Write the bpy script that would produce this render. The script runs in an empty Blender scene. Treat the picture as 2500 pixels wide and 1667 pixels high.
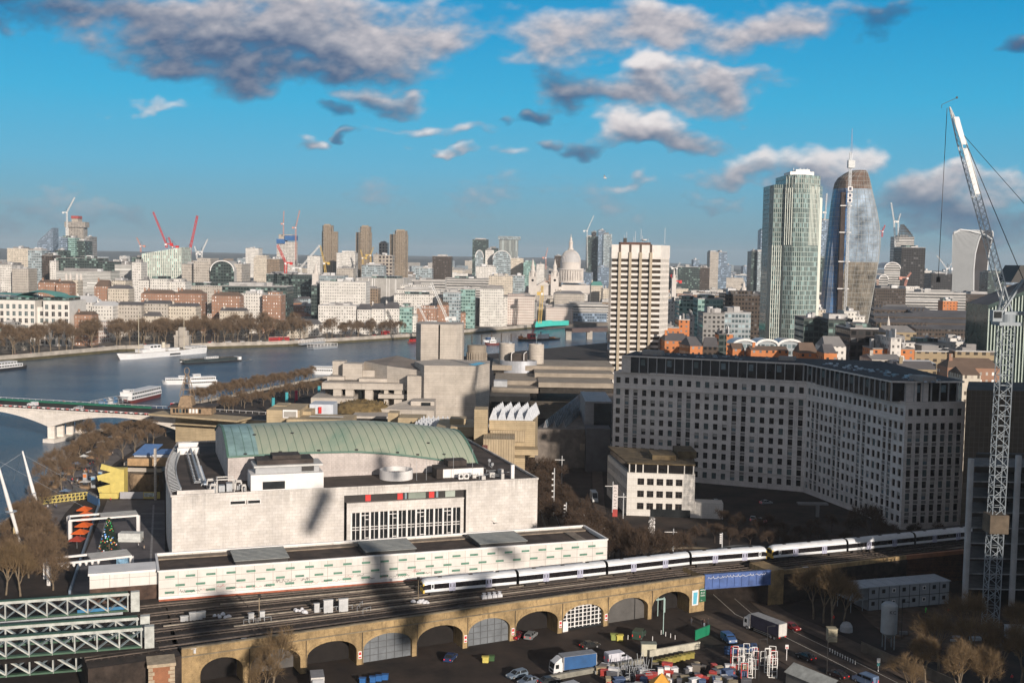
import bpy,math,random
from mathutils import Vector,Matrix
R=random.Random(11)
SC=bpy.context.scene
COL=SC.collection
V=Vector
rad=math.radians
# ---------------------------------------------------------------- camera
CAMZ=85.0;F=2806.0;CX=1250.0;CY=833.5
PITCH=math.atan(205.5/F);ROLL=rad(0.92)
fw=V((0,math.cos(PITCH),-math.sin(PITCH)))
u0=V((0,math.sin(PITCH),math.cos(PITCH)));r0=V((1,0,0))
rt=r0*math.cos(ROLL)+u0*math.sin(ROLL)
up=u0*math.cos(ROLL)-r0*math.sin(ROLL)
CAM=V((0,0,CAMZ))
cd=bpy.data.cameras.new('camera');cam=bpy.data.objects.new('camera',cd);COL.objects.link(cam)
cd.sensor_width=36;cd.lens=36*F/2500;cd.clip_end=60000;cd.clip_start=1
cam.matrix_world=Matrix(((rt.x,up.x,-fw.x,0),(rt.y,up.y,-fw.y,0),(rt.z,up.z,-fw.z,CAMZ),(0,0,0,1)))
SC.camera=cam
SC.view_settings.view_transform='Standard';SC.view_settings.look='None'
SC.view_settings.exposure=0.0;SC.view_settings.gamma=1
SC.cycles.max_bounces=5;SC.cycles.volume_bounces=0;SC.cycles.diffuse_bounces=2
SC.cycles.transparent_max_bounces=4;SC.cycles.glossy_bounces=2
def ray(px,py):return fw+rt*((px-CX)/F)-up*((py-CY)/F)
def G(px,py,z=0.0):
    d=ray(px,py);return CAM+d*((z-CAMZ)/d.z)
def D(px,py,Y):
    d=ray(px,py);return CAM+d*(Y/d.y)
def proj(p):
    q=V(p)-CAM;t=q.dot(fw)
    return(CX+F*q.dot(rt)/t,CY-F*q.dot(up)/t)
# ---------------------------------------------------------------- sun
SUN_EL=rad(15.5);SUN_AZ=rad(27) # azimuth to the right of straight behind the camera
sd=V((math.sin(SUN_AZ)*math.cos(SUN_EL),-math.cos(SUN_AZ)*math.cos(SUN_EL),math.sin(SUN_EL)))
sl=bpy.data.lights.new('sun','SUN');so=bpy.data.objects.new('sun',sl);COL.objects.link(so)
sl.energy=4.9;sl.angle=rad(0.5);sl.color=(1.0,0.885,0.77)
so.rotation_euler=sd.to_track_quat('Z','Y').to_euler()
# ---------------------------------------------------------------- sky
W=bpy.data.worlds.new('World');SC.world=W;W.use_nodes=True
nt=W.node_tree;N=nt.nodes;L=nt.links;N.clear()
def nd(t,T=None,**k):
    n=(T or nt).nodes.new(t)
    for a,b in k.items():setattr(n,a,b)
    return n
def mth(T,op,a,b=None,c=None,clamp=False):
    n=T.nodes.new('ShaderNodeMath');n.operation=op;n.use_clamp=clamp
    for i,x in enumerate((a,b,c)):
        if x is None:continue
        if isinstance(x,(int,float)):n.inputs[i].default_value=x
        else:T.links.new(x,n.inputs[i])
    return n.outputs[0]
def vm(T,op,a,b=None):
    n=T.nodes.new('ShaderNodeVectorMath');n.operation=op
    for i,x in enumerate((a,b)):
        if x is None:continue
        if isinstance(x,(tuple,list)):n.inputs[i].default_value=x
        elif isinstance(x,(int,float)):n.inputs['Scale'].default_value=x
        else:T.links.new(x,n.inputs[i])
    return n.outputs['Value' if op in('LENGTH','DOT_PRODUCT')else 'Vector']
def sstep(T,x,a,b):
    n=nd('ShaderNodeMapRange',T,interpolation_type='SMOOTHSTEP');n.inputs['From Min'].default_value=a;n.inputs['From Max'].default_value=b
    T.links.new(x,n.inputs['Value']);return n.outputs[0]
tc=nd('ShaderNodeTexCoord');sp=nd('ShaderNodeSeparateXYZ');L.new(tc.outputs['Generated'],sp.inputs[0])
sky=nd('ShaderNodeTexSky',sky_type='NISHITA');sky.sun_disc=False;sky.sun_elevation=SUN_EL
sky.sun_rotation=math.atan2(sd.x,sd.y);sky.altitude=80;sky.air_density=1.3;sky.dust_density=.6;sky.ozone_density=2.5
def ramp(T,x,pts):
    n=nd('ShaderNodeValToRGB',T);T.links.new(x,n.inputs[0]);e=n.color_ramp.elements
    while len(e)<len(pts):e.new(.5)
    for q,(p,c)in zip(e,pts):q.position=p;q.color=(*c,1)
    return n.outputs[0]
def mix(T,f,a,b,mode='MIX'):
    n=nd('ShaderNodeMix',T,data_type='RGBA',blend_type=mode,clamp_result=False)
    for i,x in((0,f),(6,a),(7,b)):
        if isinstance(x,(int,float)):n.inputs[i].default_value=x
        elif isinstance(x,(tuple,list)):n.inputs[i].default_value=(*x[:3],1)
        else:T.links.new(x,n.inputs[i])
    return n.outputs[2]
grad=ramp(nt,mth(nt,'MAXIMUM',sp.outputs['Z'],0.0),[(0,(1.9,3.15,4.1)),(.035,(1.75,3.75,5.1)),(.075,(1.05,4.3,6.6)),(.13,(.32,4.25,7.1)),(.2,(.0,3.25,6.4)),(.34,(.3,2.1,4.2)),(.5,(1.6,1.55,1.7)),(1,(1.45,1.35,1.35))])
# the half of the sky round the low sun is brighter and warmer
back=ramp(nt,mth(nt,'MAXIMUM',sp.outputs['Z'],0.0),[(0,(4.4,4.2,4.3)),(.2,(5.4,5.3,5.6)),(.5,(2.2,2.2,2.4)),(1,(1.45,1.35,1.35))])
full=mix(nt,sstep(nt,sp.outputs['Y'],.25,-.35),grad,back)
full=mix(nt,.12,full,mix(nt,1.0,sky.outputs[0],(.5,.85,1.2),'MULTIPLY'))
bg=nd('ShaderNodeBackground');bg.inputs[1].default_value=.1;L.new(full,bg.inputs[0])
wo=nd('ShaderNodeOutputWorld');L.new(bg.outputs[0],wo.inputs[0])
# ---------------------------------------------------------------- materials
MC={}
def M(name,col,rough=.8,var=.14,scale=.25,metal=0,bump=0,spec=.5,det=6,emis=None):
    if name in MC:return MC[name]
    m=bpy.data.materials.new(name);m.use_nodes=True;T=m.node_tree;b=T.nodes['Principled BSDF']
    b.inputs['Roughness'].default_value=rough;b.inputs['Metallic'].default_value=metal
    b.inputs['Specular IOR Level'].default_value=spec
    if var:
        t=nd('ShaderNodeTexCoord',T);n=nd('ShaderNodeTexNoise',T)
        n.inputs['Scale'].default_value=scale;n.inputs['Detail'].default_value=det;n.inputs['Roughness'].default_value=.65
        T.links.new(t.outputs['Object'],n.inputs['Vector'])
        lo=tuple(c*(1-var*1.6)for c in col);hi=tuple(min(1,c*(1+var))for c in col)
        T.links.new(ramp(T,n.outputs['Fac'],[(.28,lo),(.72,hi)]),b.inputs['Base Color'])
        if bump:
            bn=nd('ShaderNodeBump',T);bn.inputs['Strength'].default_value=bump;bn.inputs['Distance'].default_value=.3
            T.links.new(n.outputs['Fac'],bn.inputs['Height']);T.links.new(bn.outputs[0],b.inputs['Normal'])
    else:b.inputs['Base Color'].default_value=(*col,1)
    if emis:
        b.inputs['Emission Color'].default_value=(*col,1);b.inputs['Emission Strength'].default_value=emis
    MC[name]=m;return m
def WM(name,wall,glass=(.03,.04,.05),pu=3.2,pv=3.5,fu=.5,fv=.5,lt=.25,grough=.12,band=None,gmix=None,wr=.8):
    """wall with a window grid in metre UVs; some panes lighter (blinds)"""
    if name in MC:return MC[name]
    m=bpy.data.materials.new(name);m.use_nodes=True;T=m.node_tree;b=T.nodes['Principled BSDF']
    uv=nd('ShaderNodeUVMap',T);s=nd('ShaderNodeSeparateXYZ',T);T.links.new(uv.outputs[0],s.inputs[0])
    u=mth(T,'DIVIDE',s.outputs[0],pu);v=mth(T,'DIVIDE',s.outputs[1],pv)
    mu=mth(T,'LESS_THAN',mth(T,'ABSOLUTE',mth(T,'SUBTRACT',mth(T,'FRACT',u),.5)),fu/2)
    mv=mth(T,'LESS_THAN',mth(T,'ABSOLUTE',mth(T,'SUBTRACT',mth(T,'FRACT',v),.5)),fv/2)
    k=mth(T,'MULTIPLY',mu,mv)
    wn=nd('ShaderNodeTexWhiteNoise',T,noise_dimensions='2D');c=nd('ShaderNodeCombineXYZ',T)
    T.links.new(mth(T,'FLOOR',u),c.inputs[0]);T.links.new(mth(T,'FLOOR',v),c.inputs[1]);T.links.new(c.outputs[0],wn.inputs['Vector'])
    g2=gmix or tuple(min(1,x*4+.1)for x in glass)
    gc=mix(T,sstep(T,wn.outputs['Value'],1-lt-.1,1.0),glass,g2)
    t=nd('ShaderNodeTexCoord',T);n=nd('ShaderNodeTexNoise',T);n.inputs['Scale'].default_value=.12;n.inputs['Detail'].default_value=7;n.inputs['Roughness'].default_value=.7
    T.links.new(t.outputs['Object'],n.inputs['Vector'])
    wc=ramp(T,n.outputs['Fac'],[(.3,tuple(x*.74 for x in wall)),(.7,tuple(min(1,x*1.1)for x in wall))])
    if band:
        mb=mth(T,'LESS_THAN',mth(T,'ABSOLUTE',mth(T,'SUBTRACT',mth(T,'FRACT',v),.5)),band[1]/2)
        wc=mix(T,mb,wc,band[0])
    T.links.new(mix(T,k,wc,gc),b.inputs['Base Color'])
    T.links.new(mth(T,'MULTIPLY_ADD',k,grough-wr,wr),b.inputs['Roughness'])
    MC[name]=m;return m
# ---------------------------------------------------------------- mesh builder
class MB:
    def __init__(s):s.v=[];s.f=[];s.m=[]
    def face(s,pts,m=0):
        i=len(s.v);s.v+=[V(p)for p in pts];s.f.append(tuple(range(i,i+len(pts))));s.m.append(m);return s
    def box(s,a,b,m=0,X=None,skip=''):
        x0,y0,z0=a;x1,y1,z1=b
        c=[V(q)for q in((x0,y0,z0),(x1,y0,z0),(x1,y1,z0),(x0,y1,z0),(x0,y0,z1),(x1,y0,z1),(x1,y1,z1),(x0,y1,z1))]
        if X is not None:c=[X@q for q in c]
        i=len(s.v);s.v+=c
        for k,q in(('f',(0,1,5,4)),('r',(1,2,6,5)),('k',(2,3,7,6)),('l',(3,0,4,7)),('t',(4,5,6,7)),('b',(3,2,1,0))):
            if k in skip:continue
            s.f.append(tuple(i+j for j in q));s.m.append(m)
        return s
    def bar(s,a,b,w,h=None,m=0):
        a=V(a);b=V(b);h=h or w;d=b-a
        if d.length<1e-6:return s
        d.normalize();r=d.cross(V((0,0,1)))
        r=V((1,0,0))if r.length<1e-4 else r.normalized()
        n=r.cross(d);i=len(s.v)
        for p in(a,b):
            for x,y in((-1,-1),(1,-1),(1,1),(-1,1)):s.v.append(p+r*(x*w/2)+n*(y*h/2))
        for q in((0,1,5,4),(1,2,6,5),(2,3,7,6),(3,0,4,7),(3,2,1,0),(4,5,6,7)):s.f.append(tuple(i+j for j in q));s.m.append(m)
        return s
    def tube(s,a,b,r1,r2=None,n=8,m=0,cap=True):
        a=V(a);b=V(b);r2=r1 if r2 is None else r2;d=(b-a).normalized();r=d.cross(V((0,0,1)))
        r=V((1,0,0))if r.length<1e-4 else r.normalized()
        q=r.cross(d);i=len(s.v)
        for p,k in((a,r1),(b,r2)):
            for j in range(n):
                t=2*math.pi*j/n;s.v.append(p+r*(k*math.cos(t))+q*(k*math.sin(t)))
        for j in range(n):
            k=(j+1)%n;s.f.append((i+k,i+j,i+n+j,i+n+k));s.m.append(m)
        if cap:s.f+=[tuple(range(i,i+n)),tuple(range(i+2*n-1,i+n-1,-1))];s.m+=[m,m]
        return s
    def lathe(s,prof,n=24,c=(0,0,0),m=0,sx=1,sy=1,a0=0,a1=None,cap=False):
        c=V(c);i=len(s.v);full=a1 is None;a1=2*math.pi if full else a1;k=n if full else n+1
        for r,z in prof:
            for j in range(k):
                t=a0+(a1-a0)*j/n;s.v.append(c+V((r*sx*math.cos(t),r*sy*math.sin(t),z)))
        for a in range(len(prof)-1):
            for j in range(n):
                b=(j+1)%k;s.f.append((i+a*k+j,i+a*k+b,i+(a+1)*k+b,i+(a+1)*k+j));s.m.append(m)
        if cap:s.f.append(tuple(i+(len(prof)-1)*k+j for j in range(k)));s.m.append(m)
        return s
    def prism(s,poly,z0,z1,m=0,mt=None,bot=False):
        """poly counter-clockwise list of (x, y); z1 may be a list of heights"""
        n=len(poly);z1=z1 if isinstance(z1,(list,tuple))else[z1]*n
        for i in range(n):
            a=poly[i];b=poly[(i+1)%n];k=(i+1)%n
            s.face([(a[0],a[1],z0),(b[0],b[1],z0),(b[0],b[1],z1[k]),(a[0],a[1],z1[i])],m)
        s.face([(p[0],p[1],z)for p,z in zip(poly,z1)],m if mt is None else mt)
        if bot:s.face([(p[0],p[1],z0)for p in reversed(poly)],m)
        return s
    def grid(s,rows,m=0):
        i=len(s.v);k=len(rows[0])
        for r in rows:s.v+=[V(p)for p in r]
        for a in range(len(rows)-1):
            for j in range(k-1):s.f.append((i+a*k+j,i+a*k+j+1,i+(a+1)*k+j+1,i+(a+1)*k+j));s.m.append(m)
        return s
    def add(s,o,X,m=None):
        i=len(s.v);s.v+=[X@q for q in o.v];s.f+=[tuple(i+j for j in f)for f in o.f];s.m+=(o.m if m is None else[m]*len(o.f));return s
    def mesh(s,name,mats,off=None,smooth=False):
        me=bpy.data.meshes.new(name);o=off or V((0,0,0))
        me.from_pydata([tuple(p-o)for p in s.v],[],s.f)
        for m in(mats if isinstance(mats,(list,tuple))else[mats]):me.materials.append(m)
        if any(s.m):me.polygons.foreach_set('material_index',s.m)
        if smooth:me.polygons.foreach_set('use_smooth',[True]*len(s.f))
        uv=me.uv_layers.new(name='UVMap');buf=[]
        for f in s.f:
            p0=s.v[f[0]];e1=s.v[f[1]]-p0;e2=s.v[f[2]]-s.v[f[1]];n=e1.cross(e2)
            if n.length>1e-9:n.normalize()
            if abs(n.z)>.85:buf+=[c for i in f for c in(s.v[i].x,s.v[i].y)]
            else:
                t=V((-n.y,n.x,0));t.normalize();zb=min(s.v[i].z for i in f);ub=min(t.dot(s.v[i])for i in f)
                buf+=[c for i in f for c in(t.dot(s.v[i])-ub,s.v[i].z-zb)]
        uv.data.foreach_set('uv',buf);me.update();return me
    def obj(s,name,mats,parent=None,smooth=False,**k):
        off=V(parent.location)if parent is not None else V((0,0,0))
        if parent is not None and parent.parent is not None:off+=parent.parent.location
        o=bpy.data.objects.new(name,s.mesh(name,mats,off,smooth));COL.objects.link(o)
        if parent is not None:o.parent=parent
        tag(o,**k);return o
def tag(o,label=None,cat=None,group=None,kind=None):
    if label:o['label']=label
    if cat:o['category']=cat
    if group:o['group']=group
    if kind:o['kind']=kind
    return o
def thing(name,label,cat,loc=(0,0,0),group=None,rz=0):
    o=bpy.data.objects.new(name,None);COL.objects.link(o);o.location=loc;o.rotation_euler=(0,0,rz);o.empty_display_size=.5
    return tag(o,label,cat,group)
def inst(name,me,parent=None,loc=(0,0,0),rz=0,sc=None,**k):
    o=bpy.data.objects.new(name,me);COL.objects.link(o);o.location=loc;o.rotation_euler=(0,0,rz)
    if sc:o.scale=sc if isinstance(sc,(tuple,list))else(sc,sc,sc)
    if parent is not None:o.parent=parent
    return tag(o,**k)
def dup(r,loc,rz=None,label=None,sc=None):
    c=r.copy();COL.objects.link(c);c.location=loc
    if rz is not None:c.rotation_euler=(0,0,rz)
    if sc:c.scale=(sc,sc,sc)
    if label:c['label']=label
    for ch in r.children:
        d=ch.copy();COL.objects.link(d);d.parent=c
        for g_ in ch.children:
            e=g_.copy();COL.objects.link(e);e.parent=d
    return c
def orth(n):
    if 10<=n%100<=20:return '%dth'%n
    return '%d%s'%(n,{1:'st',2:'nd',3:'rd'}.get(n%10,'th'))
WK=['zero','first','second','third','fourth','fifth','sixth','seventh','eighth','ninth','tenth','eleventh','twelfth']
def nth(n):return WK[n]if n<len(WK)else orth(n)
def lerp(a,b,t):return a+(b-a)*t
# ---------------------------------------------------------------- walls with recessed window openings
def winmesh(w,h,frame,glass,style='sash',dep=.12):
    b=MB();f=.09
    b.box((-w/2,0,0),(w/2,.04,h),1)
    for x0,x1,z0,z1 in((-w/2,w/2,0,f),(-w/2,w/2,h-f,h),(-w/2,-w/2+f,f,h-f),(w/2-f,w/2,f,h-f)):b.box((x0,-.06,z0),(x1,0,z1),0)
    if style=='sash':b.box((-w/2+f,-.05,h*.55),(w/2-f,0,h*.55+.08),0)
    if style=='cross':
        b.box((-.05,-.05,f),(.05,0,h-f),0);b.box((-w/2+f,-.04,h*.6),(w/2-f,0,h*.6+.07),0)
    if style=='blind':
        b.box((-w/2+f,-.03,h*.5),(w/2-f,-.01,h-f),2)
    return b
class Wall:
    """collects placements of windows over one building; the 100 largest become parts, the rest one stuff part"""
    def __init__(s,root,mats,kinds):s.root=root;s.mats=mats;s.k=kinds;s.p=[]
    def run(s,mb,P0,P1,z0,z1,xs,zs,rec=.3,m=0):
        """xs: list of (u0,u1) in metres along P0->P1, zs: list of (z0,z1); makes the pierced wall and queues windows"""
        P0=V((P0[0],P0[1],0));P1=V((P1[0],P1[1],0));d=(P1-P0);Lg=d.length;d.normalize();n=V((d.y,-d.x,0))
        U=[0]+[c for x in xs for c in x]+[Lg];Z=[z0]+[c for z in zs for c in z]+[z1]
        pt=lambda u,z,o=0:P0+d*u+V((0,0,z))-n*o
        for i in range(len(U)-1):
            for j in range(len(Z)-1):
                a,b,c,e=U[i],U[i+1],Z[j],Z[j+1]
                if b-a<1e-4 or e-c<1e-4:continue
                if i%2 and j%2:
                    q=[(a,c),(b,c),(b,e),(a,e)]
                    for k in range(4):
                        (x,y),(x2,y2)=q[k],q[(k+1)%4]
                        mb.face([pt(x,y),pt(x2,y2),pt(x2,y2,rec),pt(x,y,rec)],m)
                    s.p.append((pt((a+b)/2,c,rec),math.atan2(d.y,d.x),b-a,e-c))
                else:mb.face([pt(a,c),pt(b,c),pt(b,e),pt(a,e)],m)
    def flush(s,name='window',mats=None):
        s.p.sort(key=lambda t:(t[0]-CAM).length);cache={};rest=MB();loc=s.root.location
        for i,(p,a,w,h)in enumerate(s.p):
            k=R.choice(s.k);key=(round(w,2),round(h,2),k)
            if key not in cache:
                b=winmesh(w,h,None,None,k[0]);cache[key]=(b,b.mesh('window',[s.mats[k[1]],s.mats[k[2]],s.mats['blind']]))
            if i<100:inst(name,cache[key][1],s.root,p-loc,a)
            else:
                off={k2:ix for ix,k2 in enumerate(s.mk())}
                b=cache[key][0];mm=[off[k[1]],off[k[2]],off['blind']]
                i0=len(rest.f);rest.add(b,Matrix.Translation(p)@Matrix.Rotation(a,4,'Z'));rest.m[i0:]=[mm[q]for q in b.m]
        if rest.f:
            o=rest.obj(name+'s',[s.mats[k]for k in s.mk()],s.root);o['kind']='stuff'
        s.p=[]
    def mk(s):return list(s.mats.keys())
# ---------------------------------------------------------------- clouds on a far sky dome in front (the sun stands behind the camera)
import numpy as np
def fbm(x,y,oct,seed,gain=.55):
    rs=np.random.RandomState(seed);tot=np.zeros_like(x);amp=1;nrm=0
    for o in range(oct):
        ga=rs.rand(256,256)*2*np.pi;gx=np.cos(ga);gy=np.sin(ga)
        xi=np.floor(x).astype(int);yi=np.floor(y).astype(int);fx=x-xi;fy=y-yi
        sx=fx*fx*fx*(fx*(fx*6-15)+10);sy=fy*fy*fy*(fy*(fy*6-15)+10)
        def gd(a,b):i=(xi+a)%256;j=(yi+b)%256;return gx[i,j]*(fx-a)+gy[i,j]*(fy-b)
        v=(gd(0,0)*(1-sx)+gd(1,0)*sx)*(1-sy)+(gd(0,1)*(1-sx)+gd(1,1)*sx)*sy
        tot+=v*amp*1.5;nrm+=amp;amp*=gain;x=x*2.03+7.1;y=y*2.03+3.7
    return tot/nrm*1.6
# cloud masses: centre and half sizes in photo pixels (turned into fixed sky directions), weight, tone (0 dark .. 1 bright)
CL=[(690,90,400,100,1.3,.58),(520,130,250,75,1.0,.15),(760,165,230,48,.95,.1),(880,75,230,75,1.0,.62),(1040,120,130,48,.8,.6),(60,18,200,38,.75,.1),(330,30,180,50,.9,.3),(640,20,300,50,1.0,.6),(1185,60,60,40,.5,.55),
(1600,75,280,52,.95,.62),(1360,110,110,58,.8,.6),(1880,62,170,45,.72,.55),(1500,40,140,35,.6,.6),(2010,35,60,25,.4,.55),
(1590,175,85,42,1.25,1.0),(1570,228,190,44,.95,.42),(1430,248,60,26,.75,.15),(1720,185,150,34,.8,.55),(1390,200,60,20,.45,.05),(1840,168,60,18,.45,.5),
(1570,315,95,38,1.2,.9),(1600,345,150,28,.9,.3),(1690,352,70,22,.7,.5),(1740,255,95,34,.85,.55),(1410,352,45,20,.75,.05),
(1930,400,120,40,1.05,.95),(1900,430,150,26,.9,.5),(2090,395,95,38,.9,.85),(1850,438,110,22,.7,.5),(2000,445,120,26,.8,.3),
(2270,480,110,42,.95,.7),(2420,455,130,42,.95,.65),(2340,525,190,42,.95,.15),(2490,430,70,25,.7,.8),(2200,505,100,28,.7,.3),(2420,560,120,18,.5,.3),
(920,243,85,26,.8,.55),(935,255,60,16,.75,.1),(820,275,45,14,.7,.0),(735,348,52,18,.8,.4),(1198,278,40,13,.6,.0),(1298,273,42,15,.75,.0),(1105,315,75,19,.72,.5),
(1075,374,38,12,.7,.5),(845,324,34,11,.7,.0),(365,262,75,15,.55,.75),(2140,60,85,24,.6,.0),(2490,95,40,22,.55,.0),(1520,447,55,15,.6,.55),(1790,494,70,14,.6,.5),
(120,500,120,45,.28,.6),(1720,505,55,9,.4,.3),(60,545,260,30,.3,.3),(1230,372,70,12,.35,.5),(1200,490,300,30,.16,.5),(980,320,60,14,.35,.5)]
nu,nv=1000,430
us=np.linspace(-.62,.62,nu);vs=np.linspace(-.005,.36,nv)
U2,V2=np.meshgrid(us,vs)
wx=fbm(U2*13,V2*20,4,1)*.030;wy=fbm(U2*13+50,V2*20+9,4,2)*.016
Ua=U2+wx;Va=V2+wy;num=np.full_like(U2,-1.0);tn=np.zeros_like(U2);tw=np.zeros_like(U2)+1e-4
for(cx,cy,rx,ry,w,t)in CL:
    d=ray(cx,cy);c0=d.x/d.y;c1=d.z/d.y
    q=((Ua-c0)*F/rx)**2+((Va-c1)*F/ry)**2
    e=w-w*.62*q;num=np.maximum(num,e)+.12*np.exp(-np.abs(num-e)*6)*(np.minimum(num,e)>-.6)
    wt=np.exp(-1.5*q)*w;tn+=wt*t;tw+=wt
tone=tn/tw
n1=fbm(U2*20,V2*38,8,3,.52);n2=fbm(U2*60+3,V2*90,6,4,.6)
den=np.clip(num,-1,1.3)*1.15+n1*.66+n2*.09+.10
def sm(x,a,b):t=np.clip((x-a)/(b-a),0,1);return t*t*(3-2*t)
alpha=sm(den,.0,1.3)*.97
sh=7;dn=np.roll(den,-sh,0);dn[-sh:]=den[-sh:]
dx=np.roll(den,-4,1)
li=np.clip(tone+(den-dn)*.26+(den-dx)*.08+n1*.10+n2*.03-.05*np.clip(den-.9,0,1),0,1)
pal=np.array([[.022,.115,.26],[.085,.135,.24],[.29,.31,.38],[.58,.545,.57],[.86,.81,.80]]);pos=[0,.22,.48,.72,1]
colr=np.stack([np.interp(li,pos,pal[:,k])for k in range(3)],-1)
edge=sm(den,.12,.7)[...,None]
alpha=alpha*(.93+.07*edge[...,0])*sm(V2,-.005,.02)
far=sm(V2,.0,.12)[...,None];colr=colr*(.45+.55*far)+np.array([.17,.27,.36])*(.55*(1-far))
RR=26000.0;yy=RR/np.sqrt(1+U2**2+V2**2)
co=np.stack([U2*yy,yy,V2*yy+CAMZ],-1).reshape(-1,3).astype(np.float32)
me=bpy.data.meshes.new('sky');me.vertices.add(nu*nv);me.vertices.foreach_set('co',co.ravel())
ii=(np.arange(nv-1)[:,None]*nu+np.arange(nu-1)[None]).ravel()
al=alpha.ravel();keep=(al[ii]+al[ii+1]+al[ii+nu]+al[ii+nu+1])>.004;ii=ii[keep]
fc=np.stack([ii,ii+1,ii+nu+1,ii+nu],-1).astype(np.int32);nf=len(fc)
me.loops.add(nf*4);me.loops.foreach_set('vertex_index',fc.ravel());me.polygons.add(nf);me.polygons.foreach_set('loop_start',np.arange(0,nf*4,4,dtype=np.int32))
ca=me.color_attributes.new('cloud','FLOAT_COLOR','POINT')
ca.data.foreach_set('color',np.concatenate([colr.reshape(-1,3),alpha.reshape(-1,1)],1).astype(np.float32).ravel())
me.update(calc_edges=True)
m=bpy.data.materials.new('cloud');m.use_nodes=True;T=m.node_tree;T.nodes.clear()
at=nd('ShaderNodeAttribute',T,attribute_name='cloud');em=nd('ShaderNodeEmission',T);tr=nd('ShaderNodeBsdfTransparent',T);mx=nd('ShaderNodeMixShader',T);ou=nd('ShaderNodeOutputMaterial',T)
T.links.new(at.outputs['Color'],em.inputs[0]);T.links.new(at.outputs['Alpha'],mx.inputs[0]);T.links.new(tr.outputs[0],mx.inputs[1]);T.links.new(em.outputs[0],mx.inputs[2]);T.links.new(mx.outputs[0],ou.inputs[0])
m.cycles.emission_sampling='NONE'
me.materials.append(m);so_=bpy.data.objects.new('sky',me);COL.objects.link(so_);tag(so_,kind='structure')
# ---------------------------------------------------------------- river, banks, ground, hills, roads
WZ=-4.2
def struct(mb,name,mats,**k):
    o=mb.obj(name,mats);o['kind']=k.pop('kind','structure');return tag(o,**k)
SB=[(-120,60),(-140,200),(-150,300),(-158,372),(-176,450),(-196,517),(-178,637),(-134,770),(-42,977),(96,1165),(330,1310),(700,1400),(1500,1430),(4000,1500)]
NB=[(-700,60),(-620,500),(-470,780),(-392,921),(-349,1015),(-216,1104),(-105,1238),(30,1445),(170,1570),(420,1680),(800,1750),(1600,1800),(4000,1900)]
water=bpy.data.materials.new('water');water.use_nodes=True;T=water.node_tree;b=T.nodes['Principled BSDF']
t=nd('ShaderNodeTexCoord',T);n1_=nd('ShaderNodeTexNoise',T);n1_.inputs['Scale'].default_value=.45;n1_.inputs['Detail'].default_value=6;n1_.inputs['Roughness'].default_value=.7
n2_=nd('ShaderNodeTexNoise',T);n2_.inputs['Scale'].default_value=.018;n2_.inputs['Detail'].default_value=5
mp=nd('ShaderNodeMapping',T);mp.inputs['Scale'].default_value=(.6,1.4,1);T.links.new(t.outputs['Object'],mp.inputs[0])
T.links.new(mp.outputs[0],n1_.inputs['Vector']);T.links.new(mp.outputs[0],n2_.inputs['Vector'])
T.links.new(ramp(T,n2_.outputs['Fac'],[(.35,(.02,.075,.15)),(.65,(.075,.125,.175))]),b.inputs['Base Color'])
bn=nd('ShaderNodeBump',T);bn.inputs['Strength'].default_value=.9;bn.inputs['Distance'].default_value=.5
T.links.new(n1_.outputs['Fac'],bn.inputs['Height']);T.links.new(bn.outputs[0],b.inputs['Normal'])
b.inputs['Roughness'].default_value=.2;b.inputs['IOR'].default_value=1.33
mb=MB();mb.face([(-4000,-200,WZ),(4500,-200,WZ),(4500,2400,WZ),(-4000,2400,WZ)]);struct(mb,'river',water)
ground=M('ground',(.036,.0235,.017),.95,.55,.11)
stone=M('embankment stone',(.42,.38,.33),.85,.25,.15)
weed=M('river wall algae',(.085,.072,.035),.9,.3,.2)
mb=MB();mb.prism(SB+[(4000,-300),(-120,-300)],WZ-1,0)
mb.v=[v for v in mb.v];struct(mb,'south_bank_ground',ground)
far=15000
mb=MB();poly=list(reversed(NB))
mb.prism([(x,y)for x,y in reversed(poly+[(-far,60),(-far,far),(far,far),(far,1900)])][::-1],WZ-1,0)
mb.f=[f if i!=len(mb.f)-1 else f for i,f in enumerate(mb.f)];struct(mb,'north_bank_ground',M('city ground',(.16,.14,.12),.95,.3,.02))
mb=MB()
for sx in(1,):
    mb.face([(4000,-300,-.02),(far,-300,-.02),(far,1900,-.02),(4000,1900,-.02)])
struct(mb,'far_ground',M('city ground',(.16,.14,.12)))
# hills on the horizon
mb=MB();rows=[]
for j in range(10):
    y=6500+j*850;row=[]
    for i in range(61):
        x=-9000+i*300;h=(noise_h:=0)
        from mathutils import noise
        h=74+55*noise.noise(V((x/2600,y/3000,3)))+22*noise.noise(V((x/700,y/900,1)))
        if x>700:h-=min(70,(x-700)*.04)
        row.append((x,y+300*noise.noise(V((x/900,j,0))),max(-1,h*math.sin(min(1,j/5)*math.pi/2))))
    rows.append(row)
mb.grid(rows);struct(mb,'hills',M('wooded hills',(.055,.065,.06),.95,.4,.004))
# river walls (parapet + weedy foot) along both banks
def bankwall(name,pts,side,label,par=1.1):
    root=thing(name,label,'river wall',(*pts[0],0));a=MB();b=MB();c=MB()
    for(x0,y0),(x1,y1)in zip(pts,pts[1:]):
        p=V((x0,y0,0));q=V((x1,y1,0));d=(q-p).normalized();n=V((-d.y,d.x,0))*side
        o=n*.25
        a.bar(p+o+V((0,0,-.4)),q+o+V((0,0,-.4)),.8,3.0);b.bar(p+n*.5+V((0,0,-3.4)),q+n*.5+V((0,0,-3.4)),1.4,3.0)
        c.bar(p+n*.1+V((0,0,par+.25)),q+n*.1+V((0,0,par+.25)),.9,.3)
    a.obj('wall',stone,root);b.obj('algae_footing',weed,root);c.obj('coping',stone,root)
bankwall('river_wall',NB[2:8],-1,'long pale stone river wall with weedy foot along the far embankment')
bankwall('river_wall',SB[1:9],1,'near river wall of the promenade under the bare trees on the near bank')
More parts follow.
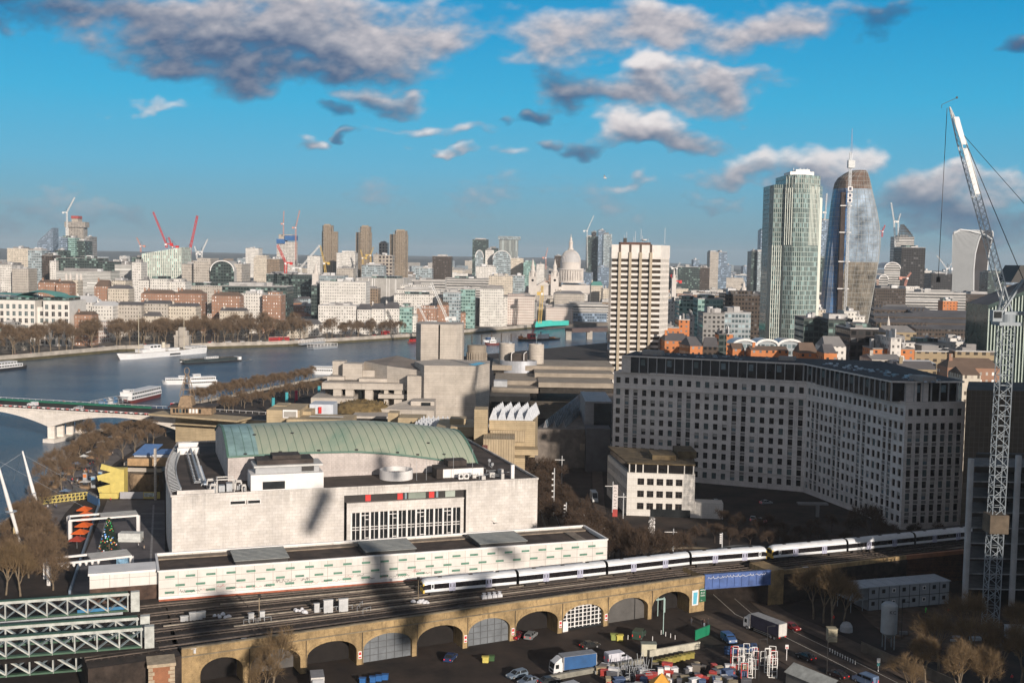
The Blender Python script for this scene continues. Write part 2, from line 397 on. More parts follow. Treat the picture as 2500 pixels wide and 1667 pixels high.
# muddy foreshore strip on the far side
# roads
asph=M('asphalt',(.047,.033,.025),.85,.45,.22);pave=M('pavement',(.095,.068,.050),.9,.35,.3);kerbm=M('kerb',(.24,.22,.19),.85,.2,.4)
paint=M('road paint',(.55,.52,.46),.8,.3,1.5)
def strip(name,pts,w,z,mat,**k):
    mb=MB();rows=[]
    for i,p in enumerate(pts):
        a=V(pts[max(0,i-1)]);b=V(pts[min(len(pts)-1,i+1)]);d=(b-a);d.z=0;d.normalize();n=V((-d.y,d.x,0))
        p=V(p);rows.append([p-n*w/2+V((0,0,z)),p+n*w/2+V((0,0,z))])
    mb.grid([[r[0],r[1]]for r in rows]);mb.f=[f[::-1]for f in mb.f]
    o=mb.obj(name,mat);o['kind']='structure';return o
# far embankment road behind the wall
er=[(NB[i][0]+o[0],NB[i][1]+o[1])for i,o in((2,(-12,14)),(3,(-12,14)),(4,(-9,16)),(5,(-12,15)),(6,(-15,11)),(7,(-15,11)))]
strip('embankment_road',[(x,y,0)for x,y in er],16,.02,asph)
strip('embankment_pavement',[(lerp(x,NB[i+2][0],.62),lerp(y,NB[i+2][1],.62),0)for i,(x,y)in enumerate(er)],7,.14,M('far pavement',(.3,.26,.22),.9,.2,.2))
# near road passing under the blue bridge
RD=[G(1640,1452),G(1790,1500),G(1900,1550),G(2010,1605),G(2130,1667),G(2300,1760)]
RD=[V((45,330,0)),V((50,300,0))]+RD[1:]
strip('road',RD,12,.02,asph)
strip('pavement',[p+V((10.5,2,0))for p in RD[1:]],6,.13,pave);strip('pavement',[p+V((-8.5,-1,0))for p in RD[2:]],4,.13,pave)
strip('road_marking',[p+V((.6,.4,0))for p in RD[1:]],.18,.03,paint);strip('road_marking',[p+V((4.6,2,0))for p in RD[1:]],.15,.03,paint)
# street between the concert hall and the big office block
bel=[G(1400,1330),G(1395,1230),G(1400,1150),V((26,470,0)),V((30,560,0))]
strip('road',bel,14,.02,asph);strip('pavement',[p+V((9.5,0,0))for p in bel],4,.13,pave);strip('pavement',[p-V((9.5,0,0))for p in bel],4,.13,pave)
# ---------------------------------------------------------------- concert hall with green roof
def wallmat(name,col,var=.16,streak=.35,tile=None,lo=.52,sz=.05,top=None):
    """pale stone cladding with rain streaks and panel joints"""
    if name in MC:return MC[name]
    m=bpy.data.materials.new(name);m.use_nodes=True;T=m.node_tree;b=T.nodes['Principled BSDF'];b.inputs['Roughness'].default_value=.8
    t=nd('ShaderNodeTexCoord',T);n=nd('ShaderNodeTexNoise',T);n.inputs['Scale'].default_value=.18;n.inputs['Detail'].default_value=8;n.inputs['Roughness'].default_value=.7
    T.links.new(t.outputs['Object'],n.inputs['Vector'])
    mp=nd('ShaderNodeMapping',T);mp.inputs['Scale'].default_value=(1.1,1.1,sz);T.links.new(t.outputs['Object'],mp.inputs[0])
    s=nd('ShaderNodeTexNoise',T);s.inputs['Scale'].default_value=1;s.inputs['Detail'].default_value=5;s.inputs['Roughness'].default_value=.75;T.links.new(mp.outputs[0],s.inputs['Vector'])
    c=ramp(T,n.outputs['Fac'],[(.3,tuple(x*(1-var*1.5)for x in col)),(.65,tuple(min(1,x*(1+var*.5))for x in col))])
    sk=sstep(T,s.outputs['Fac'],lo,lo+.2)
    if top:
        sz_=nd('ShaderNodeSeparateXYZ',T);T.links.new(t.outputs['Object'],sz_.inputs[0]);zf=sstep(T,sz_.outputs[2],top[0],top[1])
        n3=nd('ShaderNodeTexNoise',T);n3.inputs['Scale'].default_value=.07;n3.inputs['Detail'].default_value=4;T.links.new(t.outputs['Object'],n3.inputs['Vector'])
        sk=mth(T,'MAXIMUM',mth(T,'MULTIPLY',sk,.45),mth(T,'MULTIPLY',mth(T,'MULTIPLY',zf,sstep(T,n3.outputs['Fac'],.38,.6)),sstep(T,s.outputs['Fac'],.3,.62)))
    c=mix(T,mth(T,'MULTIPLY',sk,streak),c,tuple(x*.45 for x in col))
    if tile:
        uv=nd('ShaderNodeUVMap',T);bt=nd('ShaderNodeTexBrick',T);bt.offset=tile[3]if len(tile)>3 else.5;T.links.new(uv.outputs[0],bt.inputs['Vector'])
        for k,x in(('Scale',1),('Brick Width',tile[0]),('Row Height',tile[1]),('Mortar Size',tile[2]),('Bias',0)):bt.inputs[k].default_value=x
        bt.inputs['Color1'].default_value=(1,1,1,1);bt.inputs['Color2'].default_value=(.9,.89,.87,1);bt.inputs['Mortar'].default_value=(.55,.52,.5,1)
        c=mix(T,1.0,c,bt.outputs[0],'MULTIPLY')
    T.links.new(c,b.inputs['Base Color']);MC[name]=m;return m
portland=wallmat('portland stone',(.73,.69,.65),.18,.7,(1.6,.9,.02),top=(11.5,18.5))
roofdark=M('bitumen roof',(.060,.048,.042),.9,.4,.25);roofgrey=M('roof grey',(.17,.16,.155),.9,.3,.2)
white=M('white paint',(.80,.78,.76),.6,.08,.3);dirtyw=M('dirty white',(.62,.60,.57),.8,.2,.3)
dglass=M('dark glass',(.025,.028,.03),.08,.3,.4);steel=M('grey steel',(.42,.44,.46),.45,.15,1,metal=.3);black=M('black metal',(.03,.028,.027),.6,.2,1)
lglass=M('pale glass',(.25,.33,.36),.1,.25,.3);redp=M('red paint',(.62,.03,.025),.55,.1,1);concr=M('board concrete',(.40,.355,.29),.9,.22,.3,bump=.2)
def at2(P,Q):
    P=V((P[0],P[1],0));Q=V((Q[0],Q[1],0));d=(Q-P).normalized();n=V((-d.y,d.x,0))
    X=Matrix(((d.x,n.x,0,P.x),(d.y,n.y,0,P.y),(0,0,1,0),(0,0,0,1)));return X,(Q-P).length
P0=V((-92.6,311,0));P1=V((8.5,344.5,0));X,LL=at2(P0,P1)
h=thing('concert_hall','broad white concert hall with curved pale green copper roof behind the long white wall','concert hall',P0)
ZT=18.0
mb=MB()
# window bay recess from u=49 to 84 (x px 805..1120)
ua,ub=47.5,84.0
def W3(u,w,z):return X@V((u,w,z))
def q(mb,u0,u1,z0,z1,w=0,m=0):mb.face([W3(u0,w,z0),W3(u1,w,z0),W3(u1,w,z1),W3(u0,w,z1)],m)
q(mb,0,15.5,0,ZT);q(mb,15.5,24,0,15.0);q(mb,15.5,24,16.1,ZT);q(mb,24,ua,0,ZT)
q(mb,ua,ub,ZT-2.0,ZT);q(mb,ub,LL,0,ZT);q(mb,ua,ub,0,1)
mb.box((15.5,0,15.0),(24,1.0,16.1),0,X,skip='f');mb.box((ua,0,1),(ub,1.8,ZT-2.0),0,X,skip='fk')
mb.face([W3(ua,0,1),W3(ua,1.8,1),W3(ua,1.8,ZT-2),W3(ua,0,ZT-2)]);mb.face([W3(ub,1.8,1),W3(ub,0,1),W3(ub,0,ZT-2),W3(ub,1.8,ZT-2)])
# end walls, back, bowed left end
bow=[(0,0)]+[(-2.4*math.sin(math.pi*k/10)+.42*k,8.6*k)for k in range(1,11)]+[(5,92)]
pl=[(W3(u,w,0).x,W3(u,w,0).y)for u,w in bow]+[(W3(LL,92,0).x,W3(LL,92,0).y),(W3(LL,0,0).x,W3(LL,0,0).y)]
n_=len(pl)
for i in range(n_-1):
    a,c=pl[i],pl[i+1];mb.face([(c[0],c[1],0),(a[0],a[1],0),(a[0],a[1],ZT),(c[0],c[1],ZT)])
# parapet
for(a,c)in list(zip(pl,pl[1:]))+[(pl[-1],pl[0])]:
    mb.bar((a[0],a[1],ZT+.25),(c[0],c[1],ZT+.25),.5,.55)
mb.obj('wall',portland,h)
mb=MB();mb.face([(x,y,ZT-.1)for x,y in reversed(pl)]);mb.obj('flat_roof',M('hall roof felt',(.075,.058,.05),.95,.45,.12),h)
# strip of banners + bay window
mb=MB();q(mb,ua,ub,13.6,16.0,1.75,0);mb.obj('banner_strip',M('black banner',(.03,.025,.024),.7,.2,1),h)
for u0_,u1_,m_ in((54,55.6,redp),(63.5,65.1,redp),(73.0,74.6,redp),(65.7,66.3,lglass),(66.8,72,M('grey blind',(.22,.26,.22),.6)),(75.2,75.8,lglass),(78,81,M('pale blind',(.4,.45,.4),.6))):
    b2=MB();b2.box((u0_,1.6,13.75),(u1_,1.74,15.9),0,X);b2.obj('banner_panel',m_,h)
for i in range(26): # small white lettering strokes on the banners
    pass
mb=MB();mb.box((ua+.9,.45,13.15),(ub-.5,1.75,13.55),0,X);mb.box((ua+.9,.5,10.7),(ub-.6,1.7,13.15),0,X)
mb.box((ua+.9,.5,1.0),(ua+1.9,1.7,10.7),0,X);mb.box((ub-1.6,.5,1.0),(ub-.6,1.7,10.7),0,X);mb.obj('bay_surround',portland,h)
nb=12;bw=(ub-ua-3.6)/nb
mbk=MB();mbk.box((ua+1.9,1.55,1.0),(ub-1.6,1.7,10.7),0,X);mbk.obj('window_back',dglass,h)
for i in range(nb):
    u=ua+1.95+i*bw;mb=MB()
    mb.box((u,.5,1),(u+.5,1.5,10.7),0,X);mb.box((u+.5,1.0,5.6),(u+bw,1.2,6.3),1,X)
    mb.box((u+.5,.95,6.25),(u+bw,1.1,6.42),0,X);mb.box((u+.5,.95,5.45),(u+bw,1.1,5.62),0,X);mb.box((u+.5+(bw-.5)/2-.09,.95,1),(u+.5+(bw-.5)/2+.09,1.15,10.7),0,X)
    if i%3==1:
        mb.box((u+.5+(bw-.5)/2,.93,8.4),(u+bw,1.1,8.6),0,X);mb.box((u+.5+(bw-.5)/2,.93,3.0),(u+bw,1.1,3.2),0,X);mb.box((u+.5,.93,9.6),(u+bw,1.1,9.8),0,X)
    mb.obj('window',[white,black],h)
for u0_,u1_ in((15.7,19.7),(20.5,23.8)):
    mb=MB();mb.box((u0_,.5,15.1),(u1_,.7,16.0),1,X)
    for a_,b_,c_,d_ in((u0_-.2,u1_+.2,14.95,15.12),(u0_-.2,u1_+.2,15.98,16.15),(u0_-.2,u0_,15.1,16),(u1_,u1_+.2,15.1,16)):mb.box((a_,-.06,c_),(b_,.3,d_),0,X)
    mb.obj('slot_window',[white,dglass],h)
# auditorium with the vaulted copper roof
copper=bpy.data.materials.new('verdigris copper');copper.use_nodes=True;T=copper.node_tree;b=T.nodes['Principled BSDF'];b.inputs['Roughness'].default_value=.6
at=nd('ShaderNodeTexCoord',T);no=nd('ShaderNodeTexNoise',T);no.inputs['Scale'].default_value=.09;no.inputs['Detail'].default_value=7;no.inputs['Roughness'].default_value=.68
mp=nd('ShaderNodeMapping',T);mp.inputs['Rotation'].default_value=(0,0,-math.atan2(33.5,101.1));mp.inputs['Scale'].default_value=(1.5,.35,.35);T.links.new(at.outputs['Object'],mp.inputs[0]);T.links.new(mp.outputs[0],no.inputs['Vector'])
T.links.new(ramp(T,no.outputs['Fac'],[(.25,(.19,.33,.25)),(.4,(.33,.41,.31)),(.55,(.42,.46,.35)),(.66,(.36,.43,.32)),(.8,(.43,.43,.30))]),b.inputs['Base Color'])
cop2=M('seam copper',(.10,.20,.155),.6,.2,.5);copb=M('bluish new copper',(.27,.42,.42),.55,.25,.15)
A0,A1=16.5,93 # along the facade direction
def prof(u): # front eave and ridge heights along the hall
    t=(u-A0)/(A1-A0)
    e=25.2+.4*math.sin(math.pi*min(1,t/.55))-(5.6*((t-.5)/.5)**1.35 if t>.5 else 0)
    r=30.6+.3*math.sin(math.pi*t)-(3.6*((t-.55)/.45)**1.6 if t>.55 else 0)
    return e,r
WF,WR,WB=19.5,43,72
rows=[]
NU,NW=60,14
for i in range(NU+1):
    u=lerp(A0,A1,i/NU);e,r=prof(u);row=[]
    for j in range(NW+1):
        t=j/NW
        row.append(W3(u,lerp(WF-.6,WR,t),lerp(e,r,math.sin(t*math.pi/2)**.9)))
    for j in range(1,7):
        t=j/6;row.append(W3(u,lerp(WR,WB,t),r-(r-e)*(1-math.cos(t*math.pi/2))))
    rows.append(row)
mb=MB();mb.grid(rows);cut=7
mb.m=[1 if(k//(len(rows[0])-1))<cut else 0 for k in range(len(mb.f))];mb.f=[f[::-1]for f in mb.f]
ro=mb.obj('copper_roof',[copper,copb],h,smooth=True)
mb=MB()
for i in range(2,NU,1):
    if i%2:continue
    r_=rows[i]
    for j in range(NW):mb.bar(r_[j]+V((0,0,.03)),r_[j+1]+V((0,0,.03)),.10,.12)
    for j in range(NW-1,NW):pass
for i in range(NU):mb.bar(rows[i][0]+V((0,0,-.05)),rows[i+1][0]+V((0,0,-.05)),.5,.45)
for i in(0,NU):
    for j in range(len(rows[0])-1):mb.bar(rows[i][j]+V((0,0,.05)),rows[i][j+1]+V((0,0,.05)),.7,.4)
mb.obj('roof_seams',cop2,ro)
for uu,tt in((22,.05),(33,.05),(44,.05),(56,.05),(68,.06),(75,.07),(80,.3),(37,.55),(26,.5),(84,.12)):
    e,r=prof(uu);j=max(0,int(tt*NW));i=int((uu-A0)/(A1-A0)*NU);p=rows[i][j].lerp(rows[i][j+1],.5)
    b2=MB();b2.box((p.x-.45,p.y-.4,p.z-.1),(p.x+.45,p.y+.4,p.z+.25));b2.obj('roof_hatch',black,ro)
mb=MB()
for i in range(NU):
    u,v_=lerp(A0,A1,i/NU),lerp(A0,A1,(i+1)/NU);mb.face([W3(u,WF,ZT-.2),W3(v_,WF,ZT-.2),W3(v_,WF,prof(v_)[0]),W3(u,WF,prof(u)[0])])
for i,s in((0,1),(NU,-1)):
    pts=[rows[i][j]for j in range(len(rows[0]))];pts=[W3(A0 if i==0 else A1,WF,ZT-.2)]+pts+[W3(A0 if i==0 else A1,WB,ZT-.2)]
    mb.face(pts if s>0 else pts[::-1])
mb.obj('auditorium_wall',wallmat('hall upper stone',(.58,.525,.50),.2,.4,(1.2,.6,.015)),h)
# roof plant: white pavilion left, round drum, box house right, terrace railings on the left
def bx(name,u0,u1,w0,w1,z0,z1,m,par=h,X=X):
    b2=MB();b2.box((u0,w0,z0),(u1,w1,z1),0,X);return b2.obj(name,m,par)
bx('plant_room',21.5,42,2.5,12,ZT,ZT+4.6,white);bx('plant_room',23,41,4.5,12,ZT+4.6,ZT+6.4,M('grey cladding',(.36,.37,.38),.6,.1,.5))
bx('plant_roof',22.5,42,3.6,13,ZT+6.4,ZT+6.9,M('pale trim',(.6,.6,.58),.7));bx('plant_roof',23.5,39.5,5,13,ZT+6.9,ZT+8.2,roofdark);bx('plant_roof',28,36,6.5,12.5,ZT+8.2,ZT+9.2,roofdark)
bx('plant_opening',24.8,31,2.3,2.55,ZT+.4,ZT+2.6,dglass);bx('plant_opening',36,39.5,4.3,4.55,ZT+4.8,ZT+6.2,black)
mb=MB();c=W3(65.5,12.5,0);mb.lathe([(5.0,ZT-.1),(5.0,ZT+2.7),(4.7,ZT+2.7),(4.7,ZT+1.2)],40,(c.x,c.y,0));mb.lathe([(4.7,ZT+1.2),(.01,ZT+1.2)],40,(c.x,c.y,0),1);mb.obj('round_drum',[white,roofdark],h)
bx('plant_room',79,92,9,15,ZT,ZT+2.6,white);bx('plant_roof',77.5,91.8,9.4,16,ZT+2.6,ZT+2.9,roofdark);bx('plant_room',77,79,8.2,14,ZT,ZT+2.8,roofdark);bx('plant_room',81.5,87.5,12,17,ZT+2.9,ZT+4.6,roofdark)
for k in range(2):
    b2=MB();b2.box((83.2+k*1.7,5.6,ZT),(84.7+k*1.7,6.6,ZT+1.6),0,X);c_=W3(83.95+k*1.7,5.55,ZT+.9);b2.tube(c_,c_+(X.to_3x3()@V((0,-.08,0))),.5,n=12,m=1);b2.obj('fan_unit',[white,black],h)
mb=MB()
for k in range(26):
    u,w=R.uniform(86,99),R.uniform(3,26);p=W3(u,w,ZT-.1);hh=R.uniform(.8,2.4);mb.bar(p,p+V((0,0,hh)),.12)
    if k%2:mb.bar(p+V((0,0,hh*.8)),W3(u+R.uniform(1,3),w+R.uniform(-2,2),ZT-.1+hh*.8),.1)
    if k%4==0:mb.tube(p+V((0,0,hh)),p+V((.2,-.25,hh)),.55,.55,10)
mb.obj('aerial_rig',steel,h)
for u,w,s,hh in((90,4,1.2,1.0),(93.5,7,1.6,1.3),(96,3.4,.9,1.5),(88,7,1.1,.8),(98,12,1.5,1.2),(91,14,1.3,1.1)):bx('vent_unit',u,u+s,w,w+s,ZT-.1,ZT+hh,dirtyw)
for u,hh,w in((70.5,6,7),(73.5,6.5,7),(82,8,7.5),(88.5,8.5,9)):
    b2=MB();p=W3(u,w,ZT);b2.bar(p,p+V((0,0,hh)),.09);b2.obj('mast',steel,h)
bx('chimney_slab',99,100,3,4,ZT,ZT+4.2,white)
# terrace on the left: sunk dark roof, ribs following the bow, white gantries
mb=MB()
for k in range(36):
    t=k/35;w=6+t*76;u=-2.4*math.sin(math.pi*w/86)+w*.049
    mb.bar(W3(u+.4,w,ZT+.3),W3(u+3.0,w,ZT+.9),.18);mb.bar(W3(u+3.0,w,ZT-.1),W3(u+3.0,w,ZT+1.3),.15)
    if k<35:
        w2=6+(k+1)/35*76;u2=-2.4*math.sin(math.pi*w2/86)+w2*.049
        mb.bar(W3(u+3,w,ZT+1.3),W3(u2+3,w2,ZT+1.3),.12)
mb.obj('terrace_railing',steel,h)
mb=MB()
for k in range(24):
    w=14+k*2.4;mb.bar(W3(8.6,w,ZT),W3(9.6,w,ZT+1.8),.22);mb.bar(W3(6.6,w,ZT+1.0),W3(8.6,w,ZT+1.0),.2)
mb.bar(W3(8.2,14,ZT+1.9),W3(8.2,70,ZT+1.9),.5);mb.bar(W3(6.9,14,ZT+1.2),W3(6.9,70,ZT+1.2),.15)
mb.obj('rooftop_ducts',steel,h)
bx('terrace_wall',1.5,11.5,1.6,2.1,ZT,ZT+1.3,portland);bx('terrace_beam',4,11,68,69.5,ZT,ZT+2.2,white);bx('terrace_beam',4.5,11,72.5,74,ZT,ZT+3.2,white)
bx('deck_panel',8.9,10.3,15,44,ZT,ZT+.5,M('blue white duct',(.5,.58,.68),.5,.1,.5))
for u,w,a,c_,hh in((12.4,3.2,4.6,4,3.6),(17.6,5,1.6,2,2.4),(10.5,2.6,1.6,1.6,2.2),(19.2,3,1,1.6,1.6),(10,8,2,2,2.6)):
    mb=MB()
    for dx in(0,a):
        for dy in(0,c_):mb.bar(W3(u+dx,w+dy,ZT),W3(u+dx,w+dy,ZT+hh),.22)
    mb.bar(W3(u,w,ZT+hh),W3(u+a,w,ZT+hh),.3);mb.bar(W3(u,w+c_,ZT+hh),W3(u+a,w+c_,ZT+hh),.3);mb.bar(W3(u,w,ZT+hh),W3(u,w+c_,ZT+hh),.3)
    mb.box((u+.4,w+.4,ZT),(u+a*.45,w+c_*.6,ZT+hh*.5),1,X);mb.box((u+a*.55,w+.6,ZT),(u+a*.9,w+c_*.8,ZT+hh*.62),1,X)
    mb.obj('plant_frame',[dirtyw,steel],h)
# ---------------------------------------------------------------- long white wall building beside the tracks
Q0=G(387,1394,14);Q1=G(1483,1316,14);X2,L2=at2(Q0,Q1)
k=thing('long_white_building','long low white panelled building with scattered green slots between railway and concert hall','building',(Q0.x,Q0.y,0))
wp=wallmat('white panel cladding',(.74,.71,.67),.1,.25,(4.2,2.0,.05,0.0))
mb=MB();mb.box((0,0,0),(L2,15.5,13.9),0,X2,skip='t')
for a_,b_ in(((0,0),(L2,0)),((L2,0),(L2,15.5)),((L2,15.5),(0,15.5)),((0,15.5),(0,0))):
    mb.bar(X2@V((*a_,14.0)),X2@V((*b_,14.0)),.5,.35,1)
mb.box((0,-.45,7.5),(L2,.02,8.3),1,X2);mb.box((0,-.6,7.0),(L2,-.4,7.7),2,X2);mb.box((-14.5,2.5,10.4),(0,9,13.4),0,X2);mb.box((-14.5,2.7,2),(0,9,10.4),3,X2);mb.box((-14.8,2.2,13.4),(0,9.3,13.9),1,X2)
mb.obj('wall',[wp,white,M('rusty red base',(.42,.13,.07),.9,.3,.6),M('dark brown hut wall',(.09,.055,.04),.9,.4,.5)],k)
mb=MB();mb.face([X2@V(p)for p in((.2,.2,13.2),(L2-.2,.2,13.2),(L2-.2,15.3,13.2),(.2,15.3,13.2))]);mb.obj('flat_roof',M('gravel roof',(.085,.06,.045),.95,.5,.2),k)
mb=MB();mb.box((.4,12.6,13.2),(L2-.4,15.2,13.5),0,X2);mb.box((L2-7,.5,13.2),(L2-4.5,12,13.5),0,X2);mb.obj('roof_walkway',M('tan paving',(.26,.21,.16),.9,.3,.5),k)
green=M('green vent slot',(.10,.24,.17),.5,.25,.8)
nn=0
for r_,zz in enumerate((12.3,10.3,8.75)):
    off=(0,2.2,-.1)[r_]
    for i in range(24):
        u=1.4+off+i*4.45
        if u+2>L2-.5 or(r_==2 and i>16):continue
        b2=MB();b2.box((u,-.04,zz),(u+2.05,.06,zz+.5),0,X2);b2.obj('vent_slot',green,k);nn+=1
for u in(17,47.5,76):
    mb=MB()
    mb.box((u,2.4,13.3),(u+12,12.5,14.4),0,X2)
    for j in range(9):mb.box((u-.3,2.2+j*1.2,14.4),(u+12.3,2.2+j*1.2+.8,14.62),1,X2)
    mb.obj('louvred_rooflight',[black,M('louvre grey',(.24,.25,.24),.6,.15,.6)],k)
# graffiti scribbles on its lower wall
def scribble(mb,X,u,z,w,hgt,m=0,n=9,th=.06,y=-.055):
    p=None
    for i in range(n+1):
        t=i/n;c=X@V((u+w*t,y,z+hgt*(R.random()if i%2 else R.random()*.5)))
        if p is not None:mb.bar(p,c,th,th,m)
        p=c
gb=M('black spray',(.05,.045,.05),.8,.3,3);gr_=M('faded red spray',(.55,.22,.22),.8,.3,3);gw=M('white spray',(.75,.74,.72),.8,.1,3)
for i in range(24):
    mb=MB();u=1+i*2.7+R.uniform(0,1);scribble(mb,X2,u,R.choice((8.5,8.7,9.3)),R.uniform(1.5,2.6),R.uniform(.5,1.0),0,R.randint(9,18),.05)
    mb.obj('graffiti',R.choice((gb,gr_,gb)),k)
# ---------------------------------------------------------------- railway viaduct, tracks, train, truss bridge
FA=V((-62.8,216.8,0));FB=V((47.8,274.5,0));FCp=V((64.4,279.5,0))
FC=[V((-78,209,0)),FA,FB,FCp,V((105,298,0)),V((150,316,0)),V((300,370,0))]
BC=[V((-96,246,0)),V((-77.5,254.2,0)),V((24,290.8,0)),V((40,297.5,0)),V((90,318,0)),V((140,342,0)),V((300,410,0))]
ballast=M('ballast',(.040,.029,.023),.95,.5,.5,bump=.3)
def hit(px,A,B):
    d=ray(px,1400);e=B-A
    # A + t e = s d (horizontal)
    det=e.x*(-d.y)-e.y*(-d.x);t=((-A.x)*(-d.y)-(-A.y)*(-d.x))/det
    return t*e.length
def solid(name,ix,label):
    mb=MB();poly=[(FC[i].x,FC[i].y)for i in ix]+[(BC[i].x,BC[i].y)for i in reversed(ix)]
    mb.prism(poly,0,7.3,0);o=mb.obj(name,ballast);o['kind']='structure';return o
solid('railway_embankment',[3,4,5,6],'')
mb=MB();nF=V((FB-FA).normalized());nF=V((-nF.y,nF.x,0));F4=nF*9
poly=[(p.x,p.y)for p in(FA+F4,FB+F4)]+[(BC[i].x,BC[i].y)for i in(3,2,1)]
mb.prism(poly,0,7.3);mb.face([(FA.x,FA.y,7.3),(FB.x,FB.y,7.3),(FB.x+F4.x,FB.y+F4.y,7.3),(FA.x+F4.x,FA.y+F4.y,7.3)]);o=mb.obj('railway_embankment',ballast);o['kind']='structure'
mb=MB();mb.prism([(FB.x,FB.y),(FCp.x,FCp.y),(BC[3].x+16,BC[3].y+6),(BC[3].x,BC[3].y)],6.3,7.3,bot=True);o=mb.obj('bridge_deck',ballast);o['kind']='structure'
mb=MB();mb.prism([(FC[0].x,FC[0].y),(FA.x,FA.y),(BC[1].x,BC[1].y),(BC[0].x,BC[0].y)],-1,7.3);o=mb.obj('railway_embankment',ballast);o['kind']='structure'
# viaduct front wall with arches
brick=wallmat('yellow stock brick',(.46,.325,.16),.42,.85,(.45,.15,.012),lo=.47,sz=.35);brickd=wallmat('redder brick',(.40,.17,.085),.25,.4,(.45,.15,.012))
Xv,LV=at2(FA,FB)
via=thing('railway_viaduct','yellow brick railway viaduct with a row of round arches over the yard','viaduct',FA)
ar=[(488,593),(612,734),(750,872),(888,1008),(1021,1132),(1145,1247),(1262,1364),(1377,1476),(1488,1584),(1595,1685)]
ar=[(hit(a,FA,FB),hit(b,FA,FB))for a,b in ar]
mb=MB();ZS,ZC,ZV=3.1,5.9,8.6;NA=14;DEP=5
def vp(u,z,w=0):return Xv@V((u,w,z))
prev=0.0
for a,b in ar:
    a=max(a,.3)
    mb.face([vp(prev,-.0),vp(a,0),vp(a,ZV),vp(prev,ZV)])
    c=(a+b)/2;rr=(b-a)/2;pts=[(c-rr*math.cos(math.pi*k/NA),ZS+(ZC-ZS)*math.sin(math.pi*k/NA))for k in range(NA+1)]
    for(x0,z0),(x1,z1)in zip(pts,pts[1:]):
        mb.face([vp(x0,z0),vp(x1,z1),vp(x1,ZV),vp(x0,ZV)]);mb.face([vp(x0,z0),vp(x0,z0,DEP),vp(x1,z1,DEP),vp(x1,z1)])
    mb.face([vp(a,0),vp(a,0,DEP),vp(a,ZS,DEP),vp(a,ZS)]);mb.face([vp(b,0,DEP),vp(b,0),vp(b,ZS),vp(b,ZS,DEP)])
    prev=b
mb.face([vp(prev,0),vp(LV,0),vp(LV,ZV),vp(prev,ZV)]);mb.face([vp(LV,0),vp(LV,0,9),vp(LV,ZV,9),vp(LV,ZV)])
mb.box((0,0,ZV),(LV,.6,ZV+.02),0,Xv);mb.face([vp(0,7.3,.6),vp(LV,7.3,.6),vp(LV,ZV,.6),vp(0,ZV,.6)][::-1])
for a,b in ar:
    c=(a+b)/2;rr=(b-a)/2
    for k in range(NA):
        t0,t1=math.pi*k/NA,math.pi*(k+1)/NA
        mb.bar(vp(c-(rr+.25)*math.cos(t0),ZS+(ZC-ZS+.25)*math.sin(t0),-.02),vp(c-(rr+.25)*math.cos(t1),ZS+(ZC-ZS+.25)*math.sin(t1),-.02),.12,.5)
mb.obj('arch_wall',brick,via)
mb=MB();mb.box((0,-.15,6.9),(LV,.0,7.15),0,Xv);mb.box((0,-.12,ZV-.05),(LV,.65,ZV+.2),0,Xv);mb.obj('stone_string_course',M('dirty coping',(.22,.18,.12),.9,.35,.3),via)
dark=M('dark interior',(.014,.011,.01),.95,.3,.5);shutter=M('grey panel door',(.16,.175,.19),.6,.2,.4);greyd=M('dull grey door',(.10,.095,.09),.7,.2,.4)  # dark interior: shade inside the arches put into a near-black colour
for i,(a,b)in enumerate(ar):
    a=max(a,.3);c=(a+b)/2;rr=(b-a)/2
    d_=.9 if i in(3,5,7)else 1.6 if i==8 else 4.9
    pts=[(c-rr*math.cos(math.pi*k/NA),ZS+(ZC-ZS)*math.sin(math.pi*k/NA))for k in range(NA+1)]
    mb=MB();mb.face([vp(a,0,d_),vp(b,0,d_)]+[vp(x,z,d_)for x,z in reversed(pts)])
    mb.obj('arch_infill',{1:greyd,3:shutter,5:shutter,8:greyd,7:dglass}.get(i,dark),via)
    if i in(3,5):
        mb=MB()
        for k in range(1,6):x=lerp(a,b,k/6);zz=ZS+(ZC-ZS)*math.sqrt(max(0,1-((x-c)/rr)**2));mb.bar(vp(x,0,d_-.08),vp(x,zz,d_-.08),.1)
        for z in(1.4,2.8,4.1):w=rr*math.sqrt(max(0,1-max(0,(z-ZS)/(ZC-ZS))**2));mb.bar(vp(c-w,z,d_-.08),vp(c+w,z,d_-.08),.1)
        mb.obj('door_grid',M('grid grey',(.10,.105,.11),.6),via)
    if i==7:
        mb=MB();mb.box((a,d_-.5,0),(a+1.6,d_-.1,2.4),0,Xv)
        for k in range(0,9):x=lerp(a+1.4,b-.9,k/8);zz=ZS+(ZC-ZS)*math.sqrt(max(0,1-((x-c)/rr)**2));mb.bar(vp(x,.6,d_-.12),vp(x,zz-.1,d_-.12),.16 if k%2 else.28)
        for z in(.9,1.9,2.9,3.8,4.7,5.4):w=rr*math.sqrt(max(0,1-max(0,(z-ZS)/(ZC-ZS))**2));mb.bar(vp(c-w,z,d_-.14),vp(c+w-.3,z,d_-.14),.16)
        mb.obj('arched_window_frame',white,via)
    if i==9:
        mb=MB();mb.bar(vp(a+2.4,0,1.2),vp(a+2.4,5.2,1.2),.18);mb.bar(vp(a+5.6,0,3),vp(a+5.6,3.4,3),.35);mb.bar(vp(a+3,3.4,3),vp(a+5.6,3.4,3),.35);mb.bar(vp(a+1.2,4.2,3),vp(a+3.4,4.4,3),.12);mb.obj('doorway_frame',M('pale teal metal',(.35,.48,.45),.5,.1,1),via)
